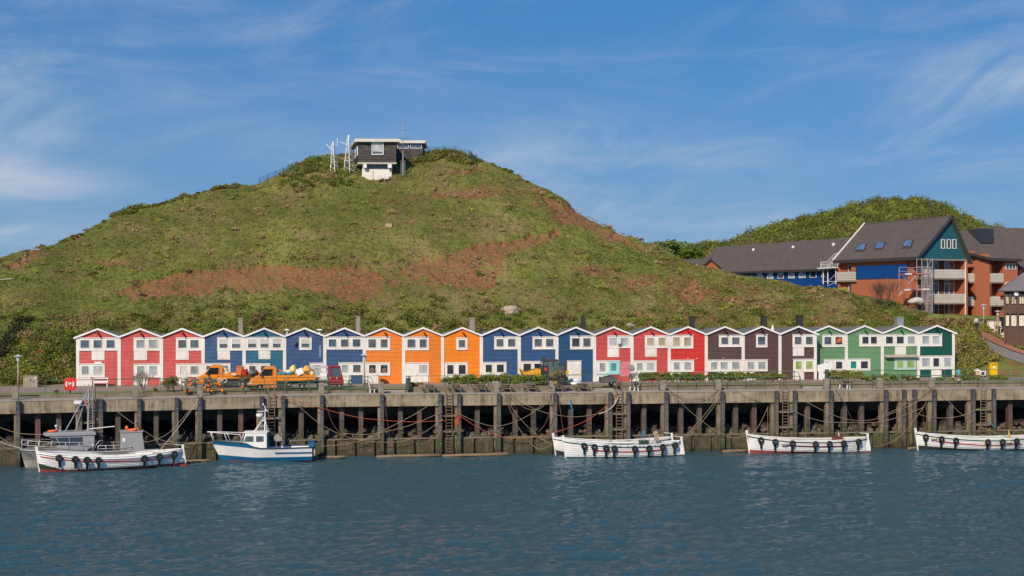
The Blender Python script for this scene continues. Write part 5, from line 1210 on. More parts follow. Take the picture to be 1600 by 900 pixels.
    m = MB(); m.tube([(X(432),-0.2,0.9),(X(432),-0.2,2.1)],0.03,5); m.tube([(X(440.5),-0.2,0.9),(X(440.5),-0.2,2.2)],0.03,5); m.lathe([(0.32,-0.1),(0.36,0),(0.32,0.1)],12,(X(434),-0.2,Z(686)),'y'); m.box(X(430),X(441),-0.35,-0.05,Z(690),Z(683)); m.ball((X(440.5),-0.2,Z(680.5)),0.09); m.build('net_hauler', paint('worn grey metal', (0.40,0.38,0.34), 0.6, 0.6, (0.2,0.15,0.1), 0.3), root)
    m = MB(); m.tube([(X(484.5),-0.6,1.3),(X(485),-0.6,2.0),(X(491),-0.6,2.0),(X(491),-0.6,0.9)],0.06,6); m.box(X(484.5),X(492),-0.75,0.4,1.36,1.75); m.build('stern_gantry', BLUE_B, root)
    m = MB(); m.box(L, L+0.22, -0.25, 0.25, -0.5, 1.0); m.box(L+0.02,L+0.2,-0.28,0.28,1.0,1.3); m.build('outdrive', DARK, root)
    m = MB(); m.torus((L+0.25,-0.9,0.85),0.35,0.03,12,5,'x'); m.build('stern_line', ROPES['w'], root)
blue_boat()

# B: grey work boat behind the white one
def grey_boat():
    bow = Vector((-44.25, 116.4, 0)); stern = Vector((-33.2, 120.0, 0)); d = stern-bow; L = d.length; ang = math.atan2(d.y, d.x)
    root = thing('work_boat', 'grey metal work boat with wheelhouse, tall mast and ladder, behind the white boat', 'boat', bow, ang)
    zs = [(0,1.75),(0.2,1.58),(0.5,1.42),(1,1.40)]; sheer = lambda u: interp(u, zs); h = Hull(L, 2.7, sheer, rake=0.45, stern='transom', bowfull=0.45)
    skin(h, [lambda u: h.low, lambda u: 0.12, lambda u: 0.75, sheer], [GREY_H, paint('scuffed bow plating', (0.30,0.28,0.25), 0.6, 0.7, (0.48,0.45,0.38)), GREY_H], root, lap=0.0)
    for side in (-1, 1): m = MB(); m.tube([h.pt(u, sheer(u), side) for u in US], 0.07, 6); m.build('gunwale', GREY_A, root, smooth=True)
    mb = MB(); a = [h.pt(u, sheer(u)-0.3, -1) for u in US]; b = [h.pt(u, sheer(u)-0.3, 1) for u in US]; mb.grid([a, b]); mb.build('deck', GREY_H, root)
    def T(px):                    # distance along the boat seen in column px (side facing the viewer)
        L0 = Line((bow.x, bow.y), ang); L1 = Line(tuple(L0.o + L0.n*0.95), ang); t, p = L1.hit(px); return t, p.y
    def Z(px, py): t, Y = T(px); return ZC + (HZ-py)/F*Y
    X = lambda px: T(px)[0]
    zr = Z(110, 680.5); zb = 1.2; y = 0.95
    xa, xb, xc = X(84), X(77), X(147.5)
    w0, w1 = Z(110,695.3), Z(110,683.6)
    m = MB(); m.prism([(X(94),zb),(xc,zb),(xc,w0),(X(88),w0)], -y, y); m.prism([(X(79),w1),(xc,w1),(xc,zr),(X(76),zr)], -y, y); m.prism([(X(129.5),w0),(xc,w0),(xc,w1),(X(129.5),w1)], -y, y); cab = m.build('wheelhouse', GREY_A, root)
    m = MB(); m.prism([(X(88.5),w0+.003),(X(129.5)-.003,w0+.003),(X(129.5)-.003,w1-.003),(X(80),w1-.003)], -y+0.03, y-0.03); m.build('window', glass('boat window blue', (0.035,0.055,0.075), 0.08), cab)
    m = MB(); m.bar((X(109),-y+0.01,w0),(X(108),-y+0.01,w1),0.06); m.bar((X(94),-y+0.01,w0),(X(88),-y+0.01,w1),0.08); m.build('mullion', GREY_A, cab)
    m = MB(); m.prism([(X(66.5),zr+0.18),(X(72),zr-0.02),(X(150),zr-0.02),(X(150.5),zr+0.16),(X(146),zr+0.30),(X(80),zr+0.30)], -y-0.12, y+0.12); m.build('roof', GREY_A, root, bevel=0.04)
    zt = zr+0.30
    x0, x1 = X(188.5), X(225.5); za = Z(205,675.5)
    m = MB(); m._add([(x0,-y,zb-0.2),(x1+0.1,-y,zb-0.2),(x1-0.18,-y,za),(x0,-y,za),(x0,y,zb-0.2),(x1+0.1,y,zb-0.2),(x1-0.18,y,za),(x0,y,za)], [(0,1,2,3),(7,6,5,4),(0,4,5,1),(1,5,6,2),(2,6,7,3),(3,7,4,0)]); bx = m.build('aft_cabin', GREY_A, root, bevel=0.05)
    m = MB(); m.box(x0-0.08, x1-0.1, -y-0.06, y+0.06, za, za+0.09); m.build('aft_roof', GREY_A, bx)
    # rails
    m = MB()
    for side in (-1, 1):
        pts = [h.pt(u, sheer(u), side)+Vector((0,0,0.85)) for u in (0.01,0.05,0.12,0.2,0.3,0.42,0.5)]; m.tube(pts, 0.03, 5); m.tube([p-Vector((0,0,0.42)) for p in pts], 0.025, 5)
        for u in (0.01,0.05,0.12,0.2,0.3,0.4,0.5): p = h.pt(u, sheer(u), side); m.tube([p, p+Vector((0,0,0.85))], 0.028, 5)
        pts = [h.pt(u, sheer(u), side)+Vector((0,0,0.55)) for u in (0.54,0.62,0.7,0.78)]; m.tube(pts, 0.03, 5); m.tube([p-Vector((0,0,0.28)) for p in pts],0.025,5)
        for u in (0.54,0.6,0.66,0.72,0.78): p = h.pt(u, sheer(u), side); m.tube([p, p+Vector((0,0,0.55))], 0.028, 5)
        m.tube([(X(147.5),side*0.9,1.3),(X(149),side*0.9,1.9),(X(155),side*0.9,2.35),(X(160),side*0.9,2.45),(X(160),side*0.9,2.1)],0.03,5); m.tube([(X(151),side*0.9,1.3),(X(152),side*0.9,1.7),(X(158),side*0.9,2.1)],0.03,5)
    m.build('handrail', TUBE, root, smooth=True)
    zm = Z(138, 601.5); xm = X(137.5)
    m = MB(); m.tube([(xm,0,zt),(xm+0.05,0,zm)], [0.09,0.06], 8); mast = m.build('mast', TUBE, root)
    m = MB(); m.tube([(xm+0.03,0,zm-0.5),(X(101),-0.7,zt)],0.045,5); m.tube([(xm+0.03,0,zm-0.5),(X(117.5),0.7,zt)],0.045,5); m.build('mast_stay', TUBE, root)
    m = MB(); x2 = X(145); m.tube([(x2,0.1,zt),(x2,0.1,zm-0.7),(x2+0.1,0.1,zm-0.3)],0.035,5)
    for i in range(14): z = lerp(zt+0.2, zm-1.0, i/13); m.bar((xm,0,z),(x2,0.1,z),0.03)
    m.build('mast_ladder', TUBE, mast)
    m = MB(); m.box(X(123.5),X(140.5),-0.06,0.06,Z(130,635),Z(130,633.3)); m.tube([(X(131),0,Z(131,634)),(X(131),0,Z(131,601.5)),(X(133),0,Z(131,601.5))],0.025,5); m.build('crosstree', TUBE, mast)
    m = MB(); a, b = X(114.8), X(128.7); zz = Z(122,629.5); m.prism([(a,zz-0.08),(a+0.08,zz-0.16),(b-0.08,zz-0.16),(b,zz-0.08),(b,zz+0.08),(b-0.06,zz+0.14),(a+0.06,zz+0.14),(a,zz+0.08)],-0.18,0.18); m.build('radar_scanner', CLEAN, mast)
    m = MB(); m.lathe([(0.09,-0.13),(0.1,0.05),(0.05,0.13)],8,(X(134.7),-0.1,Z(134,630.5))); m.build('orange_lamp', ORANGE, mast)
    m = MB(); m.tube([(xm,0,Z(138,672)),(X(179.5),-0.1,Z(179,667.5))],0.045,6); m.build('boom', CLEAN, mast)
    m = MB(); m.tube([(X(87.3),0,zt),(X(87.3),0,Z(87,668))],0.03,5); m.lathe([(0.05,-0.02),(0.13,0.05),(0.12,0.14),(0.05,0.18)],10,(X(87.3),0,Z(87,668.5))); m.tube([(X(93.5),0.2,zt),(X(93.5),0.2,zt+0.45)],0.03,5); m.build('antenna_dome', CLEAN, root)
    for (a, b, z, yy) in ((73.5,89.5,zt+0.13,-0.4),(199,216,za+0.2,-0.4)): m = MB(); m.torus(((X(a)+X(b))/2, yy, z-0.02), (X(b)-X(a))/2-0.1, 0.09, 14, 6, 'z'); m.build('life_ring', ORANGE, root)
    m = MB(); m.ball((X(198.5),0.2,za+0.32),0.15,0.12,0.2,8,5); m.build('orange_light', ORANGE, root)
    # flag on its staff
    fx = X(210.5); z0, z1 = za+0.05, Z(211,657); m = MB(); m.tube([(fx,-0.3,z0),(fx+0.12,-0.3,z1)],0.025,5); st = m.build('flag_staff', TUBE, root)
    fl = MB(); n = 5
    for j in range(3):
        fl.mi = j
        for i in range(n):
            s0, s1 = i/n, (i+1)/n; q = lambda s, k: (fx+0.10-0.01+0.42*s+0.06*k, -0.3+0.05*math.sin(s*5+1), z1-0.12-0.26*k-0.75*s*1.0)
            fl._add([q(s0,j),q(s1,j),q(s1,j+1),q(s0,j+1)],[(0,1,2,3)])
    fl.build('flag', [plain('flag black',(0.02,0.02,0.02)), plain('flag red',(0.5,0.02,0.02)), plain('flag gold',(0.8,0.45,0.03))], st)
    m = MB(); m.lathe([(0.27,-0.12),(0.3,0),(0.27,0.12)],12,(X(144),-1.0,1.55),'y'); m.lathe([(0.2,-0.16),(0.21,0.16)],10,(X(140),-0.9,1.55),'y'); m.build('winch', DARK, root)
    for px in (193.5,): m = MB(); m.box(X(px)-0.12,X(px)+0.12,-y-0.015,-y+0.01,Z(194,690),Z(194,684.5)); m.build('notice', CLEAN, bx)
grey_boat()
# ------------------------------------------------------------------ vehicles
ORG = paint('municipal orange paint', (0.80,0.24,0.012), 0.35, 0.12, None, 0, 1.0, 0.5); DGREY = plain('dark grey plastic', (0.05,0.052,0.055), 0.6)
TYRE = plain('tyre rubber', (0.022,0.022,0.022), 0.85); RIM = paint('wheel rim', (0.45,0.45,0.46), 0.35, 0.3, None, 0.5); LAMP_G = glass('headlight glass', (0.55,0.55,0.52), 0.1)
CARG = glass('car glass', (0.05,0.06,0.065), 0.05)
def clear_glass():
    m, nt, b = nodes('clear cab glass'); t = NT(nt); b.inputs['Base Color'].default_value = (0.03,0.035,0.04,1); b.inputs['Roughness'].default_value = 0.04; tr = t.n('ShaderNodeBsdfTransparent'); ms = t.n('ShaderNodeMixShader'); ms.inputs[0].default_value = 0.42; t.l(tr.outputs[0], ms.inputs[1]); t.l(b.outputs[0], ms.inputs[2]); t.l(ms.outputs[0], nt.nodes['Material Output'].inputs['Surface']); return m
CABG = clear_glass()
def wheel(root, x, y, r, w=0.22, rim=RIM):
    m = MB(); m.lathe([(r*0.55,-w/2),(r*0.93,-w/2),(r,-w/2+0.04),(r,w/2-0.04),(r*0.93,w/2),(r*0.55,w/2)], 18, (x, y, r), 'y'); wh = m.build('wheel', TYRE, root, smooth=False)
    m = MB(); m.lathe([(0.05,-w/2-0.012),(r*0.30,-w/2-0.02),(r*0.5,-w/2+0.03),(r*0.58,-w/2-0.005),(r*0.6,w/2)], 14, (x, y, r), 'y'); m.build('rim', rim, wh)
def truck():
    D = 126.1; s = D/F
    p0 = ground(388, 609.5, Z_PROM+0.008)
    root = thing('flatbed_truck', 'nearer orange flatbed truck loaded with yellow sacks, driver at the wheel', 'truck', p0, rad(9), 'orange flatbed trucks')
    X = lambda px: (px-388)*s; Z = lambda py: (609.5-py)*s
    w = 1.95
    prof = [(388,605.5),(387.8,600),(388.6,597),(391,593.5),(402,587.2),(412.5,575.2),(415,574),(427,573.6),(430.5,575.5),(431,606),(411.5,606),(410.5,602.5),(407.5,600.2),(403.5,600.2),(400.6,602.5),(399.6,606),(390,606)]
    # cab shell as a prism with a window hole framed by pieces
    def pr(pts, y0, y1): return [(X(a), Z(b)) for a, b in pts]
    m = MB(); m.prism(pr([(388,606),(387.8,600),(388.6,597),(391,593.5),(402,588),(431,588),(431,606),(411.3,606),(410.3,602.3),(407.5,600),(403.5,600),(400.7,602.3),(399.7,606)],0,0), 0.0, w)
    m.prism(pr([(412.5,575.2),(415,574),(427,573.6),(430.5,575.5),(431,577.2),(411.5,577.2),(411.2,576.8)],0,0), 0.05, w-0.05); m.prism(pr([(402,588),(411.2,576.8),(411.5,577.2),(404.5,588)],0,0), 0.05, 0.14); m.prism(pr([(402,588),(411.2,576.8),(411.5,577.2),(404.5,588)],0,0), w-0.14, w-0.05)
    m.prism(pr([(425.5,577.2),(431,577.2),(431,588),(425,588)],0,0), 0.03, w-0.03); cab = m.build('cab', ORG, root, bevel=0.02)
    m = MB(); m.prism(pr([(405,588),(411.8,577.3),(425.4,577.3),(424.9,588)],0,0), 0.07, 0.09); m.build('side_window', CABG, root); m = MB(); m.prism(pr([(405,588),(411.8,577.3),(425.4,577.3),(424.9,588)],0,0), w-0.09, w-0.07); m.build('side_window', CARG, root)
    m = MB(); m.bar((X(402.4),w/2,Z(587.6)),(X(412.6),w/2,Z(575.6)),w-0.25,0.03); m.build('windscreen', CARG, root)
    m = MB(); m.bar((X(410),0.0,Z(588)),(X(410),0.0,Z(603)),0.012,0.02); m.bar((X(426.5),0.0,Z(577)),(X(426.5),0.0,Z(603)),0.012,0.02); m.bar((X(410),0.0,Z(603)),(X(426.5),0,Z(603)),0.012,0.02); m.box(X(423),X(425.5),-0.03,0,Z(591.4),Z(590.6)); m.build('door', DGREY, cab)
    m = MB(); m.prism(pr([(387.2,607),(387.2,602.2),(399.3,602.2),(399.8,607)],0,0), -0.02, w+0.02); m.build('bumper', DGREY, root)
    for y in (-0.012, w-0.15): m = MB(); m.prism(pr([(388.6,599.6),(389.8,597),(394,596.2),(393,599.6)],0,0), y, y+0.16); m.build('headlight', LAMP_G, root)
    m = MB(); m.box(X(407.8),X(409.6),-0.22,-0.06,Z(589.5),Z(584.5)); m.bar((X(409),-0.1,Z(588)),(X(409.5),0.05,Z(588.5)),0.03); m.build('mirror', DGREY, root)
    m = MB(); m.box(X(432),X(490.5),0.25,w-0.25,Z(600.5),Z(596.2)); m.box(X(432),X(455),0.02,0.35,Z(606),Z(598)); m.prism(pr([(463.8,603),(464.5,599.5),(467.5,597),(473.5,597),(476.6,599.5),(477.5,603),(476,603),(475,600),(473,598.3),(468,598.3),(466.2,600),(465.3,603)],0,0), 0.0, 0.3); m.box(X(477.5),X(490),0.1,w-0.1,Z(601),Z(597)); m.build('chassis', DGREY, root)
    m = MB(); m.box(X(431.8),X(490.8),-0.05,w+0.05,Z(596.2),Z(595.4)); m.build('bed_floor', DGREY, root)
    for y in (-0.05, w+0.01):
        for (a, b) in ((595.2,591.0),(590.7,586.4)): m = MB(); m.box(X(431.8),X(490.8),y,y+0.04,Z(a),Z(b)); m.build('side_board', ORG, root)
    m = MB(); m.box(X(490.8),X(491.4),-0.05,w+0.05,Z(595.2),Z(586.4)); m.build('tailboard', ORG, root)
    m = MB(); m.box(X(431.6),X(432.3),-0.02,w,Z(595.2),Z(580)); m.build('headboard', ORG, root)
    m = MB(); m.box(X(473),X(474.2),-0.02,0.02,Z(602),Z(600.4)); m.build('side_marker', RED_S, root)
    for px in (405.5, 470.7):
        for y in (0.14, w-0.14): wheel(root, X(px), y, 0.325)
    return root
T2 = truck()
T1 = copy_tree(T2); T1['label'] = 'farther orange flatbed truck carrying an orange tub and a red bin'
T1.location = ground(296.8, 609.0, Z_PROM+0.008) + Vector((0, 1.9, 0)); T1.rotation_euler.z = rad(13)
def on_bed(T, px, py, D): return at(px, py, D)
YSACK = paint('yellow sack', (0.72,0.62,0.22), 0.7, 0.4, (0.55,0.45,0.2)); CREAM = paint('cream sack', (0.62,0.56,0.42), 0.8, 0.4); TEALS = paint('teal tarp', (0.01,0.20,0.27), 0.6)
def lump(name, label, cat, c, rx, rz, mat, group=None, seed=0, ry=None, rot=0):
    m = MB(); rg = np.random.RandomState(seed); b = len(m.v); m.ball((0,0,0), rx, ry or rx*0.8, rz, 16, 10)
    for i in range(len(m.v)):
        v = Vector(m.v[i]); q = v/max(rx, rz); f = 0.95+0.30*noise.noise(q*1.9+Vector((seed*3.1,0,0)))+0.16*noise.noise(q*5.0+Vector((seed*1.7,9,0))); m.v[i] = (v.x*f, v.y*f, v.z*f)
    o = m.build(name, mat, None, smooth=True); o.location = c; o.rotation_euler = (0, 0, rot); return tag(o, label, cat, group)
def bed_z(T): return None
DB2, DB1 = 127.2, 129.2
for i, (px, py, rx, rz, mat, lb) in enumerate([(452,580.5,.42,.32,CREAM,'cream sack at the front of the nearer truck load'),(458,575.5,.40,.42,YSACK,'tall yellow sack standing highest on the nearer truck'),(463,579.5,.42,.36,YSACK,'yellow sack beside the highest one on the nearer truck'),(468,581.5,.36,.30,CREAM,'pale sack behind the white board on the nearer truck'),(479,575.5,.40,.38,paint('amber sack',(0.75,0.40,0.08),0.7),'amber sack near the tail of the nearer truck'),(484,579.5,.42,.42,paint('tan sack',(0.55,0.36,0.22),0.8),'tan sack at the tail of the nearer truck'),(488,583,.3,.3,YSACK,'small yellow sack at the tailboard of the nearer truck'),(438,580,.36,.25,paint('brown bundle',(0.33,0.20,0.12),0.8),'brown bundle just behind the cab of the nearer truck'),(446,583,.34,.24,CREAM,'low cream sack in the middle of the nearer truck')]):
    lump('sack', lb, 'sack', at(px, py+1.5, DB2+(i%3)*0.25), rx, rz, mat, 'load on the nearer orange truck', i, rot=i*0.8)
for px, rx, lb in ((437,.42,'teal tarpaulin bundle behind the cab of the nearer truck'),(443,.36,'teal tarpaulin bundle next to another on the nearer truck'),(453.5,.30,'teal tarpaulin roll in front of the yellow sacks')): lump('tarp_bundle', lb, 'tarpaulin', at(px, 584.2, DB2-0.45), rx, 0.2, TEALS, 'load on the nearer orange truck', int(px))
m = MB(); m.box(-0.33,0.33,-0.03,0.03,-0.3,0.3); o = m.build('white_board', CLEAN); o.location = at(468.5,580.5,DB2-0.6); o.rotation_euler = (0,rad(-24),0); tag(o,'tilted white board leaning on the sacks of the nearer truck','board')
# load of the farther truck
def tub(mat, x0, x1, py0, py1, D, name, label, flip=False):
    c = at((x0+x1)/2, py1, D); s = D/F; w = (x1-x0)*s/2; h = (py1-py0)*s; root = thing(name, label, 'bin', c, 0)
    m = MB(); m._add([(-w*.8,-.35,0),(w*.8,-.35,0),(w*.8,.35,0),(-w*.8,.35,0),(-w,-.42,h),(w,-.42,h),(w,.42,h),(-w,.42,h)],[(0,3,2,1),(0,1,5,4),(1,2,6,5),(2,3,7,6),(3,0,4,7),(4,5,6,7)]); m.build('body', mat, root)
    m = MB(); m.box(-w*1.12,w*1.12,-.5,.5,h,h+0.06); m.build('lid', mat, root, bevel=0.02); return root
REDP = paint('red plastic', (0.65,0.03,0.03), 0.45); ORP = paint('faded orange plastic', (0.72,0.17,0.05), 0.5)
tub(REDP, 378.6, 386, 577.8, 585, DB1, 'waste_bin', 'red waste bin on the bed of the farther orange truck')
t_ = tub(ORP, 369, 378, 573, 585.5, DB1, 'tub', 'tilted orange tub on the bed of the farther orange truck'); t_.rotation_euler = (0, rad(9), 0)
for i, (px, py, rx, rz, mat, lb) in enumerate([(346.5,582,.35,.3,paint('grey junk',(0.20,0.20,0.19),0.7),'dark grey bundle behind the cab of the farther truck'),(351,578,.42,.32,paint('pale net',(0.50,0.48,0.36),0.9),'pale heap behind the cab of the farther truck'),(354,582.5,.3,.25,CREAM,'cream heap on the farther truck'),(347,584.8,.3,.16,TEALS,'teal bundle low on the farther truck'),(366,584.5,.35,.16,CREAM,'flat cream heap before the orange tub'),(361,585,.25,.14,paint('pink heap',(0.55,0.32,0.27),0.8),'pinkish heap on the farther truck'),(392,581.5,.36,.25,paint('grey junk',(0.20,0.20,0.19),0.7),'grey heap right of the red bin'),(396,583.5,.35,.2,TEALS,'teal heap right of the red bin'),(399.5,581,.25,.3,DGREY,'black sack at the tail of the farther truck')]):
    lump('heap', lb, 'sack', at(px, py+1, DB1+(i%2)*0.3), rx, rz, mat, 'load on the farther orange truck', 40+i)

# people -------------------------------------------------------------------
SKIN = plain('skin', (0.55,0.33,0.24), 0.6); HAIR = plain('dark hair', (0.03,0.022,0.018), 0.7)
def body_mesh(name, joints, edges, radii, mats, root, matfn=None):
    me = bpy.data.meshes.new(name); me.from_pydata(joints, edges, []); o = bpy.data.objects.new(name, me); COL.objects.link(o); o.parent = root
    sk = o.modifiers.new('skin', 'SKIN'); sk.use_smooth_shade = True
    for v, r in zip(me.skin_vertices[0].data, radii): v.radius = (r, r)
    me.skin_vertices[0].data[0].use_root = True
    ss = o.modifiers.new('sub', 'SUBSURF'); ss.levels = 1; ss.render_levels = 1
    for m_ in mats: me.materials.append(m_)
    return o
def person(label, loc, rz, joints, radii, clothes, legs, hairlen=0.1, head=None):
    root = thing('person', label, 'person', loc, rz)
    # 0 pelvis 1 chest 2 neck 3 head | arms 4 5 6, 7 8 9 | legs 10 11 12 13, 14 15 16 17
    E = [(0,1),(1,2),(2,3),(1,4),(4,5),(5,6),(1,7),(7,8),(8,9),(0,10),(10,11),(11,12),(12,13),(0,14),(14,15),(15,16),(16,17)]
    body_mesh('body', joints, E, radii, [SKIN], root)
    # clothing: slightly larger skins over trunk and arms, and over the legs
    body_mesh('jacket', [joints[i] for i in (0,1,2,4,5,6,7,8,9)], [(0,1),(1,2),(1,3),(3,4),(4,5),(1,6),(6,7),(7,8)], [radii[0]+.03, radii[1]+.035, radii[2]+.01] + [radii[i]+.02 for i in (4,5,6,7,8,9)], [clothes], root)
    body_mesh('trousers', [joints[i] for i in (0,10,11,12,14,15,16)], [(0,1),(1,2),(2,3),(0,4),(4,5),(5,6)], [radii[0]+.022]+[radii[i]+.015 for i in (10,11,12,14,15,16)], [legs], root)
    h = Vector(joints[3]); m = MB(); m.ball(h+Vector((0,0.015,0.045)), 0.108, 0.115, 0.10, 10, 6); m.build('hair', HAIR, root, smooth=True)
    m = MB(); m.ball(h+Vector((0,-0.105,-0.015)), 0.016,0.028,0.03,6,4); 
    m.ball(h+Vector((-0.10,0.0,-0.01)), 0.015,0.03,0.035,6,4); m.ball(h+Vector((0.10,0.0,-0.01)), 0.015,0.03,0.035,6,4); m.build('nose_and_ears', SKIN, root, smooth=True)
    m = MB(); 
    for sx in (-1,1): m.ball(h+Vector((sx*0.036,-0.092,0.02)), 0.012,0.01,0.009,6,4)
    m.box(h.x-0.025,h.x+0.025,h.y-0.103,h.y-0.09,h.z-0.063,h.z-0.053); m.build('eyes_and_mouth', HAIR, root)
    return root
RAD = [0.14,0.15,0.06,0.095,0.075,0.05,0.035,0.075,0.05,0.035,0.095,0.075,0.055,0.04,0.095,0.075,0.055,0.04]
HIVIS = paint('orange high visibility jacket', (0.85,0.20,0.02), 0.6)
sit = [(0,0,0.12),(0,0.06,0.55),(0,0.03,0.72),(0,0,0.88),(0.2,0.05,0.55),(0.24,-0.16,0.36),(0.16,-0.42,0.42),(-0.2,0.05,0.55),(-0.24,-0.16,0.36),(-0.16,-0.42,0.42),(0.1,-0.08,0.1),(0.12,-0.45,0.14),(0.12,-0.55,-0.2),(0.12,-0.66,-0.24),(-0.1,-0.08,0.1),(-0.12,-0.45,0.14),(-0.12,-0.55,-0.2),(-0.12,-0.66,-0.24)]
person('truck driver in orange high visibility jacket seated in the nearer truck', at(420.5, 596.5, 126.1)+Vector((0,0.75,0)), rad(-81), sit, RAD, HIVIS, DGREY)
T2.children  # the cab window is real glass in front of the driver

# red flatbed vehicle
def red_vehicle():
    D = 127.5; s = D/F; p0 = ground(493, 607.8, Z_PROM+0.008) + Vector((0,0.0,0)); root = thing('utility_vehicle', 'small red utility vehicle with a grey loading bed and numbered door', 'utility vehicle', p0, rad(8))
    X = lambda px: (px-493)*s; Z = lambda py: (607.8-py)*s; w = 1.6; RV = paint('dark red vehicle paint', (0.30,0.012,0.022), 0.35, 0.15)
    P = lambda pts: [(X(a), Z(b)) for a, b in pts]
    m = MB(); m.prism(P([(513,588.6),(535,588.6),(536.2,594),(536.6,601.5),(533,602),(514,602)]), 0, w); m.prism(P([(512.5,574.5),(514,572.3),(530,572.3),(532,574.5)]), 0.02, w-0.02)
    m.prism(P([(513,574.5),(514.5,574.5),(514.5,588.6),(513,588.6)]), 0.03, w-0.03); m.prism(P([(516.8,574.5),(518.4,574.5),(518.4,588.6),(516.8,588.6)]), 0.01, w-0.01); m.prism(P([(530.3,574.5),(531.8,574.5),(534.6,588.6),(533,588.6)]), 0.02, w-0.02); cab = m.build('cab', RV, root, bevel=0.02)
    m = MB(); m.prism(P([(518.4,575),(530.3,575),(532.8,588.4),(518.4,588.4)]), 0.06, w-0.06); m.prism(P([(514.5,575),(516.8,575),(516.8,588.4),(514.5,588.4)]), 0.06, w-0.06); m.build('window', glass('bluish glass', (0.085,0.115,0.155)), root)
    m = MB(); m.box(X(493),X(513),0.0,w,Z(594.5),Z(591.5)); m.build('loading_bed', paint('grey bed', (0.35,0.36,0.35), 0.6), root)
    m = MB(); m.box(X(492),X(514),0.15,w-0.15,Z(600),Z(594.5)); m.build('chassis', DGREY, root)
    m = MB(); m.box(X(482.5),X(512),0.1,w-0.1,Z(575.5),Z(572.8)); m.bar((X(511.5),0.3,Z(575.5)),(X(511.5),0.3,Z(591.5)),0.06); m.bar((X(494),0.3,Z(575.5)),(X(494),0.3,Z(591.5)),0.06); m.build('canopy', paint('pale canopy', (0.55,0.52,0.47), 0.6), root)
    m = MB(); m.box(X(500),X(510.5),0.1,1.0,Z(591.5),Z(582.5)); m.build('white_box', CLEAN, root)
    for a, ch in ((515.6,'7'),(526,'2')):
        c = bpy.data.curves.new('door_number', 'FONT'); c.body = ch; c.size = 0.28; c.extrude = 0.004; tmp = bpy.data.objects.new('door_number', c); COL.objects.link(tmp); bpy.context.view_layer.update(); me = bpy.data.meshes.new_from_object(tmp.evaluated_get(bpy.context.evaluated_depsgraph_get())); bpy.data.objects.remove(tmp)
        me.materials.clear(); me.materials.append(CLEAN); o = bpy.data.objects.new('door_number', me); COL.objects.link(o); o.parent = root
        o.location = (X(a-1.0), -0.012, Z(592.5)); o.rotation_euler = (rad(90),0,0)
    for px in (499.5, 530): 
        for y in (0.12, w-0.12): wheel(root, X(px), y, 0.30)
    for y in (-0.01,): m = MB(); m.box(X(535.6),X(536.9),0.1,0.35,Z(597.5),Z(594.5)); m.build('headlight', LAMP_G, root)
red_vehicle()

def loader():
    D = 131.6; s = D/F; p0 = Vector(((815-800)/F*D, D, Z_PROM+0.008)); zb = HZ + (ZC-Z_PROM)/D*F
    root = thing('wheel_loader', 'yellow wheel loader with dark cab and grey rear hood', 'loader', p0, rad(8)); X = lambda px: (px-815)*s; Z = lambda py: (zb-py)*s
    YEL = paint('loader yellow', (0.75,0.36,0.015), 0.45, 0.3); P = lambda pts: [(X(a), Z(b)) for a, b in pts]; w = 2.1
    m = MB(); m.prism(P([(815.3,578.5),(816.5,577),(818.5,580.5),(822,583),(830,582),(836,579),(842,576.8),(845.5,577.5),(846,589),(842,589.5),(836,596),(826,597),(820,590)]), 0.05, w-0.05); m.build('bucket', YEL, root, bevel=0.03)
    m = MB(); m.bar((X(845),0.6,Z(585)),(X(858),0.6,Z(588)),0.2,0.3); m.bar((X(845),1.5,Z(585)),(X(858),1.5,Z(588)),0.2,0.3); m.tube([(X(824),0.9,Z(579)),(X(848),0.9,Z(577))],0.05,6); m.build('lift_arm', DGREY, root)
    m = MB(); m.box(X(852),X(886),0.45,w-0.45,Z(601),Z(590)); m.build('chassis', YEL, root)
    m = MB(); m.prism(P([(850.5,564.5),(853,562.6),(872,562.6),(876,563.2),(878,565),(850.5,565)]), 0.25, w-0.25); m.build('cab_roof', DGREY, root)
    m = MB(); m.prism(P([(850,565),(872.5,565),(876,574),(878,592),(848.5,592)]), 0.32, w-0.32); cb = m.build('cab_glass', glass('loader glass', (0.10,0.15,0.15), 0.05), root)
    m = MB(); 
    for a, b in (((850.2,565),(848.5,592)),((857,565),(857,592)),((865.5,565),(865.5,578)),((872.5,565),(876,574)),((876,574),(878,592)),((884,566),(885.5,580))): 
        for y in (0.30, w-0.30): m.bar((X(a[0]),y,Z(a[1])),(X(b[0]),y,Z(b[1])),0.09)
    m.build('cab_frame', DGREY, root)
    m = MB(); m.prism(P([(861,580),(866,573.5),(882,573.2),(884,576),(885,592),(858,592)]), 0.1, w-0.1); m.build('rear_hood', paint('grey green hood', (0.085,0.10,0.105), 0.45, 0.3), root, bevel=0.05)
    m = MB(); m.box(X(848.5),X(857),0.15,0.34,Z(592),Z(572)); m.build('side_cover', plain('charcoal', (0.03,0.032,0.035), 0.5), root)
    m = MB(); m.box(X(851.5),X(856),0.13,0.16,Z(580),Z(575)); m.build('red_panel', RED_S, root)
    m = MB(); m.box(X(849),X(853.5),0.5,0.9,Z(562.6),Z(558.3)); m.build('work_lamp', DGREY, root)
    m = MB(); m.box(X(885.2),X(888),0.2,0.6,Z(579),Z(568)); m.build('exhaust', plain('rusty exhaust',(0.10,0.05,0.04),0.7), root)
    m = MB(); m.box(X(885.5),X(890),0.1,w-0.1,Z(586),Z(580)); m.build('counterweight', YEL, root)
    for px in (852, 880):
        for y in (0.25, w-0.25): wheel(root, X(px), y, 0.60, 0.42, DGREY)
loader()
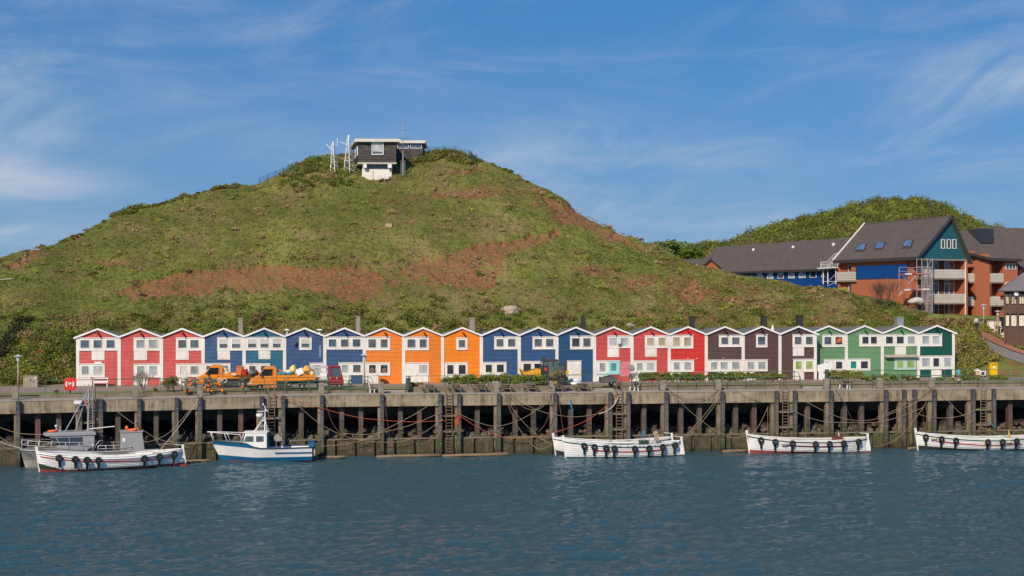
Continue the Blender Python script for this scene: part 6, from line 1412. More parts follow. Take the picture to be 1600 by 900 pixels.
def trailer():
    D = 129.5; s = D/F; zb = HZ + (ZC-Z_PROM)/D*F; p0 = Vector(((939-800)/F*D, D, Z_PROM+0.008)); root = thing('box_trailer', 'small grey two wheeled box trailer above the steps', 'trailer', p0, rad(8)); X = lambda px: (px-939)*s; Z = lambda py: (zb-py)*s; w = 1.2
    TR = paint('weathered grey box', (0.10,0.095,0.085), 0.7, 0.4)
    for (a, b, y0, y1) in ((939.5,966,0,0.04),(939.5,966,w-0.04,w),(939.5,940.2,0.042,w-0.042),(965.3,966,0.042,w-0.042)): m = MB(); m.box(X(a),X(b),y0,y1,Z(597),Z(590)); m.build('side_board', TR, root)
    m = MB(); m.box(X(939.5),X(966),0,w,Z(598.3),Z(597.1)); m.bar((X(966),w/2,Z(598)),(X(974),w/2,Z(599)),0.08); m.bar((X(973),w/2,Z(599)),(X(973),w/2,Z(606)),0.06); m.build('chassis', DGREY, root)
    for y in (-0.1, w+0.1): wheel(root, X(960.5), y, 0.32, 0.18); m = MB(); m.torus((X(960.5), y, 0.32), 0.40, 0.035, 10, 5, 'y', 0.1, math.pi-0.1); m.build('mudguard', GALV, root)
    m = MB(); m.box(X(947),X(949),-0.02,0,Z(595.5),Z(594.5)); m.build('marker', ORANGE, root)
    lump('heap', 'dark heap of gear lying in the small trailer', 'gear', at(950, 590, D+0.6), 0.55, 0.22, DGREY, None, 9)
trailer()

# ------------------------------------------------------------------ street furniture
LPOST = concrete('lamp post concrete', (0.36,0.30,0.23), (0.42,0.36,0.29), (0.25,0.2,0.15), 2, 0.3); FROST = paint('frosted lamp glass', (0.62,0.62,0.64), 0.35, 0.15)
def lamp(px, ytop, ybot, z, label, D=None):
    p = ground(px, ybot, z) if D is None else Vector(((px-800)/F*D, D, z)); k = p.y/F; h = (HZ-ytop)*k + ZC - z
    root = thing('street_lamp', label, 'street lamp', p, 0, 'lamps with flat round hats')
    m = MB(); m.tube([(0,0,-0.05),(0,0,h-0.68)], [0.10,0.075], 10); m.build('post', LPOST, root, smooth=True)
    m = MB(); m.lathe([(0.10,h-0.70),(0.12,h-0.64),(0.20,h-0.16),(0.19,h-0.12)], 14, (0,0,0)); m.build('lantern', FROST, root, smooth=True)
    m = MB(); m.lathe([(0.42,h-0.15),(0.43,h-0.12),(0.12,h-0.03),(0.05,h-0.02),(0.04,h+0.03),(0.01,h+0.05)], 16, (0,0,0)); m.build('hat', FROST, root); return root
lamp(28.3, 554.5, 604.5, Z_PROM, 'street lamp by the scrub at the left, left of the grey cabinet')
lamp(569.3, 552.8, 603.5, Z_PROM, 'street lamp between the blue and the orange cabins')
lamp(909.6, 549.3, 596, Z_PROM, 'street lamp in front of the dark blue cabin with the white shutter')
lamp(1236.5, 543.8, 591.5, Z_PROM, 'street lamp in front of the last brown cabin')
def picnic(px, first=None, label=''):
    L = Q(px); loc = quay(px, 6.1, -0.95)
    root = thing('picnic_table', label, 'picnic table', loc, L.ang, 'wooden picnic tables on the quay deck')
    m = 0
    for i in range(5): a = MB(); a.box(-0.42+i*0.17, -0.42+i*0.17+0.155, -0.75, 0.75, 0.74, 0.785); a.build('tabletop_plank', TIMBER, root)
    for sx in (-1, 1):
        for i in range(2): a = MB(); x = sx*(0.60+i*0.15); a.box(x-0.065, x+0.065, -0.75, 0.75, 0.42, 0.46); a.build('seat_plank', TIMBER, root)
    for y in (-0.52, 0.52):
        for sx in (-1, 1): a = MB(); a.bar((sx*0.58,y,0.0),(sx*0.24,y,0.74),0.09,0.05,(0,1,0)); a.build('leg', TIMBER, root)
        a = MB(); a.box(-0.78,0.78,y+0.03,y+0.075,0.33,0.42); a.build('seat_rail', TIMBER, root)
        a = MB(); a.box(-0.42,0.42,y+0.03,y+0.07,0.66,0.74); a.build('top_rail', TIMBER, root)
    return root
for px, lb in ((671.5,'leftmost picnic table, left of the tall ladder'),(712.5,'picnic table just right of the tall ladder'),(752,'picnic table left of the concrete post in the middle of the row'),(791.5,'picnic table just right of the concrete post in the middle of the row'),(831,'picnic table left of the concrete post by the loader'),(872,'picnic table right of the concrete post by the loader'),(912,'rightmost picnic table under the street lamp')): picnic(px, None, lb)
SLAT = paint('dark bench slat', (0.05,0.038,0.032), 0.6)
def bench(px, out, rz, label, length=1.3, back=True):
    L = Q(px); loc = quay(px, 6.1, out); root = thing('bench', label, 'bench', loc, L.ang + rz, 'white legged benches on the quay'); 
    for y in (-length/2+0.12, length/2-0.12):
        m = MB(); m.bar((-0.22,y,0),(-0.17,y,0.40),0.07,0.09,(0,1,0)); m.bar((0.24,y,0),(0.16,y,0.42),0.07,0.09,(0,1,0)); m.bar((-0.24,y,0.40),(0.22,y,0.40),0.07,0.09,(0,1,0)); m.bar((0.20,y,0.40),(0.34,y,0.85),0.07,0.07,(0,1,0)); m.build('leg_frame', CLEAN, root)
    for i in range(3): m = MB(); m.box(-0.24+i*0.16,-0.24+i*0.16+0.13,-length/2,length/2,0.44,0.475); m.build('seat_slat', SLAT, root)
    for i in range(2): m = MB(); z = 0.56+i*0.16; x = 0.235+0.05*i; m.box(x-0.05,x-0.02,-length/2,length/2,z,z+0.12); m.build('back_slat', SLAT, root)
    return root
bench(582, -1.3, rad(180), 'white legged bench beside the post by the orange cabin', 0.9)
bench(995, -1.3, rad(20), 'white legged bench right of the small trailer', 1.1)
bench(1327, -1.2, rad(28), 'white legged bench in front of the first green cabins', 1.2)
# white wooden bench before the first red cabin
t, p = HOUSE.hit(148.5); root = thing('garden_bench', 'white wooden garden bench with dark scrolls on its back, before the first red cabin', 'bench', HOUSE.world(t, Z_PROM+0.006, 0.95), HOUSE.ang)
w = 22*p.y/F
for x in (0.04, w-0.04):
    for y in (-0.45, 0.0): m = MB(); m.box(x-0.035,x+0.035,y-0.03,y+0.03,0,0.62 if y else 0.95); m.build('leg', CLEAN, root)
for i in range(3): m = MB(); m.box(0,w,-0.48+i*0.16,-0.48+i*0.16+0.14,0.44,0.48); m.build('seat_slat', CLEAN, root)
for z0, z1, mt in ((0.50,0.62,CLEAN),(0.84,0.95,CLEAN),(0.10,0.30,MAHOG)): m = MB(); m.box(0.07,w-0.07,0.035 if mt is CLEAN else 0.0,0.06 if mt is CLEAN else 0.03,z0,z1); m.build('back_rail' if mt is CLEAN else 'apron', mt, root)
m = MB()
for i in range(6): m.torus((0.2+i*(w-0.4)/5, 0.03, 0.73), 0.085, 0.022, 10, 5, 'y', 0.3*i, 0.3*i+5.2)
m.build('scroll', DARK, root)
# lifebuoy station
p = quay(107, 6.5, -2.2); root = thing('lifebuoy_station', 'red lifebuoy station with white lifebuoy arcs on a black post', 'lifebuoy station', p, QL.ang)
m = MB(); n = 24; poly = []
for i in range(n):
    a = 2*math.pi*i/n; c, s_ = math.cos(a), math.sin(a); e = 0.42; poly.append((0.54*math.copysign(abs(c)**e, c), 0.87 + 0.60*math.copysign(abs(s_)**e, s_)))
m.prism(poly, -0.14, 0.10); m.build('box', paint('signal red', (0.68,0.035,0.028), 0.4, 0.15), root, bevel=0.03)
for a0 in (-0.75, math.pi-0.75): m = MB(); m.torus((0,-0.15,0.87), 0.33, 0.075, 10, 6, 'y', a0, a0+1.5); m.build('lifebuoy', CLEAN, root, smooth=True)
m = MB(); m.ball((0,-0.14,0.90), 0.20, 0.06, 0.14, 12, 6); m.build('line_drum', paint('beige drum', (0.62,0.50,0.34), 0.6), root, smooth=True)
m = MB(); m.box(-0.05,0.05,0.11,0.2,-0.05,0.9); m.build('post', DARK, root)
# grey cabinet
p = ground(47.3, 605.3, Z_PROM); root = thing('utility_cabinet', 'weathered grey utility cabinet with graffiti smears by the scrub', 'cabinet', p, rad(10)); k = p.y/F
m = MB(); m.box(-10.6*k,10.6*k,0,0.5,0,17.5*k); m.build('body', concrete('weathered cabinet', (0.33,0.30,0.25), (0.40,0.37,0.32), (0.22,0.17,0.10), 2.0, 0.6), root)
m = MB(); m.box(-11*k,11*k,-0.03,0.53,17.5*k,17.5*k+0.06); m.build('lid', POSTC, root)
for x0, z0, mt in ((-6.5,12,paint('orange smear',(0.65,0.40,0.15),0.8)),(1.5,11,paint('dark scrawl',(0.10,0.10,0.10),0.8)),(-1.5,9,paint('green scrawl',(0.25,0.27,0.17),0.8)),(5,8.5,paint('dark scrawl',(0.10,0.10,0.10),0.8)),(7.5,15,CLEAN)):
    m = MB(); m.ball((x0*k,-0.0,z0*k), 1.3*k, 0.012, 1.5*k, 8, 5); m.build('smear', mt, root)
m = MB(); m.box(-0.008,0.008,-0.015,0,0.08,16.5*k); m.build('door_seam', DGREY, root)
# bins
def bin_(px, out, zb, h, r, mat, label, hood=True):
    L = Q(px); root = thing('litter_bin', label, 'bin', quay(px, zb, out), L.ang); m = MB(); m.lathe([(r*0.9,0.25),(r,0.3),(r,h-0.25),(r*0.95,h-0.22)], 12, (0,0,0)); m.build('body', mat, root); m = MB(); m.lathe([(r*1.15,h-0.08),(r*1.15,h-0.03),(r*0.6,h)], 12, (0,0,0)); m.bar((0,r*0.8,0),(0,r*0.8,h-0.05),0.07); m.bar((-r*0.8,0,h-0.25),(-r*0.8,0,h-0.05),0.03); m.bar((r*0.8,0,h-0.25),(r*0.8,0,h-0.05),0.03); m.build('hood', mat, root); return root
BINM = paint('dark green bin', (0.05,0.085,0.06), 0.5)
bin_(639, -1.7, 6.1, 1.65, 0.24, BINM, 'green litter bin on a post left of the picnic tables')
bin_(1304.5, -2.3, 6.78, 1.25, 0.2, BINM, 'grey green litter bin beside the white gate')
p = ground(1572.3, 583, Z_PROM+0.1); root = thing('litter_bin', 'grey litter bin on a thin post right of the yellow mailbox', 'bin', p); k = p.y/F
m = MB(); m.lathe([(0.13,7.5*k),(0.16,8*k),(0.17,14*k)], 10, (0,0,0)); m.build('body', paint('grey bin', (0.12,0.12,0.135), 0.5), root); m = MB(); m.bar((0.2,0.1,0),(0.2,0.1,14.5*k),0.05); m.build('post', GALV, root)
# yellow mailbox
p = ground(1552, 588.5, Z_PROM+0.01); k = p.y/F; root = thing('post_box', 'yellow post box standing by the road at the right', 'post box', p, rad(14)); YM = paint('post box yellow', (0.85,0.50,0.0), 0.4, 0.1)
m = MB(); w, h = 5.6*k, 21.5*k; m.box(-w,w,-0.28,0.28,0.1,h-0.1); b = m.build('body', YM, root, bevel=0.05); m = MB(); m.box(-w-0.02,w+0.02,-0.31,0.31,h-0.10,h); m.build('lid', YM, root, bevel=0.03); m = MB(); m.box(-w+0.02,w-0.02,-0.26,0.26,0,0.1); m.build('plinth', DGREY, root)
m = MB(); m.box(-0.20,0.05,-0.30,-0.282,h-0.62,h-0.38); m.build('collection_notice', CLEAN, root); m = MB(); m.box(-w+0.06,w-0.06,-0.295,-0.281,h-0.24,h-0.17); m.build('letter_slot', DGREY, root)
# white plank fence and gate beside the last brown cabin
def plankfence(px0, px1, ytop0, ytop1, ybot, L, label, name='plank_fence', cat='fence', curved=False):
    root = thing(name, label, cat); n = max(4, int((px1-px0)/1.9)); 
    for i in range(n):
        a = lerp(px0, px1, i/n); b = lerp(px0, px1, (i+0.88)/n); t0, p = L.hit(a); t1, _ = L.hit(b); yt = lerp(ytop0, ytop1, i/max(1,n-1)); 
        if curved: yt -= 1.6*math.sin(math.pi*i/max(1,n-1))
        zt = ZC + (HZ-yt)/F*p.y; zb = max(Z_PROM, ZC + (HZ-ybot)/F*p.y); m = MB(); obox(m, L, t0, t1, 0.0, 0.03, zb, zt); m.build('plank', CLEAN, root)
    t0, p = L.hit(px0); t1, _ = L.hit(px1)
    for f in (0.25, 0.8): z = lerp(max(Z_PROM, ZC + (HZ-ybot)/F*p.y), ZC + (HZ-max(ytop0,ytop1))/F*p.y, f); m = MB(); obox(m, L, t0, t1, -0.05, -0.002, z, z+0.09); m.build('rail', CLEAN, root)
LF = Line(tuple(HOUSE.o + HOUSE.n*0.3), HOUSE.ang)
plankfence(1277.5, 1300, 570.3, 564.5, 580.5, LF, 'white plank fence with sloping top beside the last brown cabin')
LF2 = Line(tuple(HOUSE.o + HOUSE.n*1.3), HOUSE.ang)
plankfence(1279, 1289, 580, 579.5, 593.5, LF2, 'low white plank gate with curved top at the steps', 'plank_gate', 'gate', True)
# white upturned dinghy before the dark blue cabin
p = ground(897, 600.5, Z_PROM+0.02); m = MB(); k = p.y/F
for side in (-1, 1): pass
rows = []
for i in range(11):
    u = i/10; b = (1-abs(2*u-1)**2.5); rows.append([(lerp(-13,13,u)*k, math.cos(a)*0.55*b, (0.05+0.55*b**0.6)*math.sin(a)+0.03) for a in np.linspace(0, math.pi, 9)])
m.grid(rows); o = m.build('dinghy', CLEAN, smooth=True); o.location = p; o.rotation_euler = (0,0,rad(8)); tag(o, 'white upturned dinghy lying in front of the dark blue cabin', 'dinghy')
# cable reel and little box by the trailer
p = ground(988, 601, Z_PROM+0.01); root = thing('cable_reel', 'dark round reel standing behind the bench by the trailer', 'reel', p + Vector((0,0.6,0))); m = MB(); m.torus((0,-0.2,0.85),0.26,0.07,14,6,'y'); m.build('rim', DARK, root); m = MB(); m.lathe([(0.14,-0.3),(0.14,0.1)],10,(0,0,0.85),'y'); m.bar((0,0,0),(0,0,0.85),0.12); m.build('hub', DARK, root)
p = ground(994.5, 600, Z_PROM+0.01); root = thing('grey_box', 'small grey meter box on a pole in front of the red cabin', 'box', p + Vector((0,0.5,0))); m = MB(); m.box(-0.2,0.2,-0.1,0.1,0.85,1.2); m.build('housing', GALV, root); m = MB(); m.bar((0,0,0),(0,0,0.9),0.07); m.build('pole', GALV, root)

# floats and nets hung on the railing
NETM = paint('pale fishing net', (0.33,0.36,0.28), 0.95, 0.6, (0.16,0.18,0.13))
def on_rail(px, py, out): L = Q(px); t, p = L.hit(px); return at(px, py, p.y - out)
AMB = paint('amber plastic', (0.80,0.33,0.03), 0.45)
for i, (px, py, r, mt, what) in enumerate([(298,594.2,2.0,ORANGE,'highest orange float on the railing left of the concrete post'),(298,600.7,2.4,ORANGE,'large orange float below the highest one'),(295,605.5,1.6,AMB,'amber float low on the railing left of the post'),(289.5,611,2.1,ORANGE,'orange float resting at the far left foot of the railing'),(295.7,611.3,1.9,ORANGE,'orange float at the foot of the railing near the post'),(320.2,605.7,2.1,AMB,'amber float just right of the concrete post'),(325.8,603,2.1,ORANGE,'orange float beside the amber one right of the post'),(325.4,610.3,2.2,ORANGE,'orange float at the foot of the railing right of the post'),(331,610.3,1.7,AMB,'amber orange float in the bottom row right of the post'),(337.5,604.5,1.8,ORANGE,'orange float in the middle of the railing'),(347.5,610.2,2.0,AMB,'amber float at the right end of the bottom row'),(344,609,1.5,ORANGE,'small orange float next to the last amber one'),(379,604.6,2.1,ORANGE,'single orange float hanging in front of the truck bed'),(327,599.6,1.7,RED_B,'dark red float above the orange ones'),(343.5,605,1.8,RED_B,'dark red float at the right part of the railing'),(348.5,601,1.5,RED_B,'small dark red float high at the right part'),(292,600,1.3,RED_B,'dark red float at the left part of the railing')]):
    p = on_rail(px, py, -1.62); k = p.y/F; root = thing('fishing_float', what, 'float', p, 0, 'fishing floats hung on the railing'); m = MB(); m.ball((0,0,0), r*k, r*k, r*k*1.05, 10, 7); m.build('ball', mt, root, smooth=True); m = MB(); m.torus((0,0,r*k*1.12),0.04,0.018,8,4,'y'); m.build('eye', mt, root)
for i, (px, py, rx, rz, lb) in enumerate([(292.5,594,.30,.28,'pale net bundle at the left end of the decorated railing'),(305,594.5,.40,.32,'pale net bundle left of the concrete post'),(304,601,.28,.45,'grey net hanging just left of the concrete post'),(290,606.5,.35,.35,'pale net bundle low at the left end'),(320.5,595,.36,.36,'pale net bundle over the top rail right of the post'),(327,593,.24,.3,'small white net tuft on the top rail'),(334.5,593.5,.26,.36,'pointed pale net tuft on the top rail'),(335,600,.45,.3,'grey net hanging in the middle of the railing'),(331,606.5,.4,.25,'grey net low in the middle of the railing'),(346,600,.36,.3,'net bundle below the two white rings'),(375.5,597,.2,.45,'greyish net tuft hanging in front of the truck bed'),(450,596,.16,.42,'greyish net tuft on the railing below the yellow sacks'),(512,599,.2,.45,'greyish net tuft on the railing left of the red vehicle'),(546.5,597,.17,.4,'greyish net tuft on the railing right of the red vehicle')]):
    rgn = np.random.RandomState(70+i); o = tri_obj('net_bundle', [leaf_cloud(rgn, rgn.normal(size=(5,3))*np.array([rx*.4,.06,rz*.45]), np.full(5, min(rx,rz)*0.75), 90, 0.11, np.tile(np.array((0.34,0.36,0.27)),(5,1))*rgn.uniform(.7,1.2,(5,1)), 0.9)], LEAF)
    o.location = on_rail(px, py+1.0, -1.62); tag(o, lb, 'net', 'nets hung on the railing')
for px, lb in ((344,'left one of two white rings on the railing'),(351,'right one of two white rings on the railing')): m = MB(); p = on_rail(px, 594.5, -1.6); m.torus((0,0,0),0.2,0.055,14,6,'y'); o = m.build('white_ring', CREAM, smooth=True); o.location = p; tag(o, lb, 'ring', 'nets hung on the railing')
# bits near the right end: little sign board, white boards, clothes, pots
p = ground(1536, 589.5, Z_PROM+0.01); root = thing('notice_board', 'small white framed notice board with a black panel', 'notice board', p); k = p.y/F; m = MB(); m.box(-4.2*k,4.2*k,-0.02,0.02,2.5*k,9.8*k); m.build('frame', CLEAN, root); m = MB(); m.box(-2.9*k,2.4*k,-0.032,-0.021,3.8*k,8.6*k); m.build('panel', DGREY, root); m = MB(); m.bar((0,0.03,0),(0,0.03,5*k),0.06); m.build('post', GALV, root)
p = ground(1526.5, 588.5, Z_PROM+0.01); root = thing('sun_shelter', 'small white gabled stall roof beside the notice board', 'stall', p); k = p.y/F; m = MB(); m._add([(-4*k,-.4,8.5*k),(0.5*k,-.4,12.5*k),(5*k,-.4,9*k),(-4*k,.4,8.5*k),(.5*k,.4,12.5*k),(5*k,.4,9*k)],[(0,1,4,3),(1,2,5,4),(0,2,1),(3,4,5)]); m.build('roof', CLEAN, root); m = MB(); m.box(-3.5*k,4.5*k,-.3,.3,0.5*k,8.5*k); m.build('counter', paint('peach boards', (0.62,0.42,0.28), 0.8), root)
m = MB(); p = ground(1520.3, 585, Z_PROM+0.01); k = p.y/F; m.box(-1.4*k,1.4*k,-0.05,0.05,3*k,15.5*k); o = m.build('sign_pillar', CLEAN); o.location = p; tag(o, 'narrow white upright pillar left of the little stall', 'pillar')
L = Line(tuple(HOUSE2.o + HOUSE2.n*0.6), HOUSE2.ang)
def cloth(px0, px1, y0, y1, mat, label):
    m = MB(); rows = []
    for j in range(5):
        r_ = []
        for i in range(7):
            px = lerp(px0, px1, i/6); t, p = L.hit(px); z = ZC + (HZ-lerp(y0,y1,j/4))/F*p.y; r_.append(L.world(t, z, 0.06*math.sin(i*1.9+j*0.4)))
        rows.append(r_)
    m.grid(rows); o = m.build('hanging_cloth', mat, smooth=True); tag(o, label, 'cloth', 'cloths hanging at the cabin corner')
cloth(1494, 1500.5, 577, 586, paint('turquoise cloth', (0.10,0.42,0.48), 0.8), 'turquoise cloth hanging at the corner of the bottle green cabin')
cloth(1494.5, 1498.5, 586.5, 593, paint('dark red cloth', (0.25,0.04,0.05), 0.8), 'dark red cloth hanging below the turquoise one')
lump('buoy', 'peach coloured ball at the foot of the hanging cloths', 'ball', at(1498.5, 594.5, 134.5), 0.17, 0.17, paint('peach ball', (0.68,0.40,0.28), 0.6), None, 3)
root = thing('flower_trough', 'long concrete flower trough right of the bottle green cabin', 'planter', ground(1502.5, 588, Z_PROM+0.005), rad(8)); m = MB(); m.box(0,1.0,0,0.6,0,0.55); m.build('segment', POSTC, root); m = MB(); m.box(1.02,2.0,0,0.6,0,0.55); m.build('segment', POSTC, root)

# ------------------------------------------------------------------ hedges and shrubs
def shrub(name, label, cat, line, n, hw, h, zfun, leaf=0.12, cols=(0,1), seed=1, per=90, depth=0.5, stems=True, group=None, flowers=None):
    """line: list of plan columns (px) with depth function giving points; builds one plant mass with stems"""
    rg = np.random.RandomState(seed); C, S, col = [], [], []
    for i in range(n):
        u = rg.rand(); px = lerp(line[0], line[1], u); p = zfun(px); C.append((p.x, p.y+rg.uniform(-depth,depth), p.z + h*rg.uniform(0.22,0.66))); S.append(h*rg.uniform(0.30,0.46)); col.append(GREENS[cols[rg.randint(len(cols))]]*rg.uniform(0.85,1.25))
    parts = [leaf_cloud(rg, np.array(C), np.array(S), per, leaf, np.array(col), 0.85)]
    if flowers:
        k = flowers[1]; fc = np.array([C[rg.randint(len(C))] for _ in range(k)]); parts.append(leaf_cloud(rg, fc + rg.uniform(-.1,.1,(k,3)), np.full(k, h*0.4), 3, 0.10, np.tile(np.array(flowers[0]),(k,1))))
    root = thing(name, label, cat, (0,0,0), 0, group); o = tri_obj('foliage', parts, LEAF); o.parent = root
    if stems:
        m = MB()
        for i in range(min(n, max(3, n//2))):
            c = C[i]; p = zfun(lerp(line[0], line[1], rg.rand())); m.tube([(c[0], c[1], p.z-0.03),(c[0]+rg.uniform(-.1,.1), c[1], c[2]-0.05),(c[0]+rg.uniform(-.2,.2), c[1]+rg.uniform(-.1,.1), c[2]+h*0.2)], [0.025,0.018,0.008], 4)
        m.build('stem', plain('twigs', (0.13,0.085,0.06), 0.9), root)
    return root
def on(out, z): return lambda px: quay(px, z, -out)
shrub('rose_hedge', 'bright green rose hedge behind the picnic tables', 'hedge', (695, 800), 60, 1, 1.6, on(3.2, Z_PROM), 0.15, (0,1,3), 2, 110, 0.4, True, None, ((0.7,0.12,0.03), 22))
shrub('rose_hedge', 'green hedge in front of the loader bucket', 'hedge', (800, 856), 32, 1, 1.5, on(3.2, Z_PROM), 0.15, (0,1,0), 3, 110, 0.4, True)
shrub('rose_hedge', 'long dark green hedge on the planter before the red and brown cabins', 'hedge', (1008, 1160), 90, 1, 1.25, on(3.0, 6.7), 0.15, (0,2,0), 4, 120, 0.4)
shrub('rose_hedge', 'light green hedge on the planter before the brown cabins', 'hedge', (1160, 1224), 40, 1, 1.25, on(3.0, 6.7), 0.15, (0,1,3), 5, 120, 0.4)
shrub('rose_bush', 'yellow green bush by the street lamp at the last brown cabin', 'bush', (1229, 1243), 8, 1, 1.05, on(3.0, 6.7), 0.15, (3,1), 6, 120, 0.3)
shrub('rose_hedge', 'yellowish green hedge before the first green cabins', 'hedge', (1311, 1366), 34, 1, 1.4, on(3.0, 6.7), 0.15, (3,1,0), 7, 120, 0.4)
for i, (a, b, h, cs, lb) in enumerate([(1366,1376,.9,(0,1),'small green bush right of the yellowish hedge'),(1382,1392,.95,(2,6),'dark potted plant at the second green cabin'),(1394,1405,1.1,(1,3),'light green plant below the mint window'),(1411,1420,1.05,(2,0),'dark green plant below the mint window'),(1424,1440,.95,(2,6),'dark plant at the corner of the bottle green cabin'),(1441,1456,.8,(2,5),'brownish plant before the bottle green cabin'),(1484,1494,.6,(0,1),'small green bush right of the mooring post before the bottle green cabin'),(1504,1511,.55,(1,3),'small green bush below the flower trough'),(1525,1536,.7,(2,0),'dark green bush left of the ladder at the right'),(1541,1554,.7,(2,0),'dark green bush below the yellow post box'),(1564,1581,.75,(2,0),'broad dark green bush right of the post box'),(1583,1596,.75,(2,0),'dark green bush at the right edge')]):
    shrub('potted_plant' if 'potted' in lb else 'bush', lb, 'plant' if 'plant' in lb else 'bush', (a, b), 7, 1, h, on(2.95, 6.55), 0.13, cs, 20+i, 100, 0.25)
shrub('bush', 'clump of reddish low plants left of the picnic tables', 'bush', (642, 662), 10, 1, 0.7, on(2.9, Z_PROM), 0.12, (5,4), 40, 90, 0.3)
shrub('bush', 'dry beige shrub in a tub behind the loader rear', 'bush', (862, 880), 10, 1, 0.95, lambda px: at(px, 592, 127.0), 0.11, (5,3), 41, 90, 0.25)
shrub('round_bush', 'round olive bush in front of the third red cabin', 'bush', (258, 271), 16, 1, 1.75, lambda px: quay(px, Z_PROM, -3.2), 0.12, (4,5,6), 42, 130, 0.5)
shrub('flower_shrub', 'green shrub growing in the concrete trough', 'bush', (1508, 1521), 9, 1, 1.0, lambda px: ground(1510, 588, Z_PROM)+Vector(((px-1510)*0.068,0.3,0.5)), 0.12, (0,2), 43, 100, 0.2)
for i, (px, lb) in enumerate(((242,'tuft of dark leaves between the two bushes'),(84,'small yellow flowered weed at the railing near the lifebuoy'),(375,'low weed under the truck'))[:2]): shrub('weed', lb, 'plant', (px-2, px+2), 3, 1, 0.55, on(2.8, Z_PROM), 0.10, (2,3), 50+i, 60, 0.1)
# bare twiggy bush
rg = random.Random(3); root = thing('bare_bush', 'bare twiggy bush with a forked trunk in front of the second red cabin', 'bush', quay(223, Z_PROM, -3.0)); m = MB(); tw = MB()
def twig(mb, p, d, L_, r, lev):
    q = p + d*L_; mb.tube([p, p.lerp(q,.5)+Vector((rg.uniform(-.05,.05),rg.uniform(-.05,.05),0)), q], [r, r*.85, r*.65], 5)
    if lev == 0: return
    for _ in range(3 if lev > 1 else 4):
        nd = (d + Vector((rg.uniform(-.75,.75), rg.uniform(-.6,.6), rg.uniform(-.15,.5)))).normalized(); twig(tw if lev < 4 else mb, q - d*L_*rg.uniform(0,.35), nd, L_*rg.uniform(.62,.85), r*.6, lev-1)
for k in range(4): twig(m, Vector((0,0,-.05)), Vector((rg.uniform(-.5,.5), rg.uniform(-.3,.3), 1)).normalized(), 0.75, 0.055, 4)
m.build('trunk', plain('pale bark', (0.30,0.23,0.19), 0.9), root); tw.build('twig', plain('pinkish twigs', (0.30,0.20,0.17), 0.9), root)
# ------------------------------------------------------------------ brick buildings at the right
def mat_brick(name, a, b_, mortar):
    m, nt, b = nodes(name); t = NT(nt)
    uv = t.n('ShaderNodeNewGeometry'); p = uv.outputs['Position']; s = t.n('ShaderNodeSeparateXYZ'); t.l(p, s.inputs[0])
    c = t.n('ShaderNodeCombineXYZ'); t.l(t.math('ADD', t.math('MULTIPLY', s.outputs[0], 0.8), t.math('MULTIPLY', s.outputs[1], -0.6)), c.inputs[0]); t.l(s.outputs[2], c.inputs[1])
    br = t.n('ShaderNodeTexBrick'); br.inputs['Scale'].default_value = 1.0; br.inputs['Brick Width'].default_value = 0.25; br.inputs['Row Height'].default_value = 0.075; br.inputs['Mortar Size'].default_value = 0.008
    br.inputs['Color1'].default_value = (*a,1); br.inputs['Color2'].default_value = (*b_,1); br.inputs['Mortar'].default_value = (*mortar,1); t.l(c.outputs[0], br.inputs['Vector'])
    col = t.mix(t.remap(t.noise(p, 0.5, 5), 0.3, 0.7, 0, 0.35), br.outputs['Color'], tuple(x*0.8 for x in a)); t.l(col, b.inputs['Base Color']); b.inputs['Roughness'].default_value = 0.88; return m
BRICK = mat_brick('orange red brick', (0.52,0.138,0.052), (0.44,0.110,0.042), (0.34,0.17,0.10)); DBRICK = mat_brick('dark red brick', (0.20,0.055,0.035), (0.16,0.045,0.03), (0.15,0.08,0.06))
def mat_shingle():
    m, nt, b = nodes('grey brown roof tiles'); t = NT(nt); p = t.pos(); z = t.sepz(p)[2]
    w = t.math('FRACT', t.math('MULTIPLY', z, 4.2)); n = t.noise(p, 1.2, 5); nn = t.noise(t.scaled(p,(5,5,9)),1.0,2)
    c = t.mix(t.remap(n, 0.35, 0.65), (0.105,0.080,0.068), (0.132,0.103,0.087)); c = t.mix(t.remap(nn,0.4,0.6,0,0.35), c, (0.06,0.05,0.05)); c = t.mix(t.remap(w, 0.0, 0.22, 0.55, 0.0), c, (0.03,0.027,0.027))
    t.l(c, b.inputs['Base Color']); b.inputs['Roughness'].default_value = 0.8; t.l(t.bump(w, 0.4, 0.03), b.inputs['Normal']); return m
TILES = mat_shingle(); BLUEC = paint('bright blue cladding', (0.004,0.060,0.250), 0.5, 0.1); TEALC = paint('teal gable cladding', (0.018,0.105,0.135), 0.6, 0.25); SLATW = paint('cream slats', (0.66,0.62,0.53), 0.5, 0.25); TRIMD = plain('dark roof trim', (0.05,0.045,0.045), 0.7)
def px_rect(L, px0, px1, py0, py1, out=0.0):
    LL = Line(tuple(L.o + L.n*out), L.ang); a, z1 = LL.local(px0, py0); b, z0 = LL.local(px1, py1); zz = LL.local(px0, py1)[1]; return a, b, (z0+zz)/2, z1
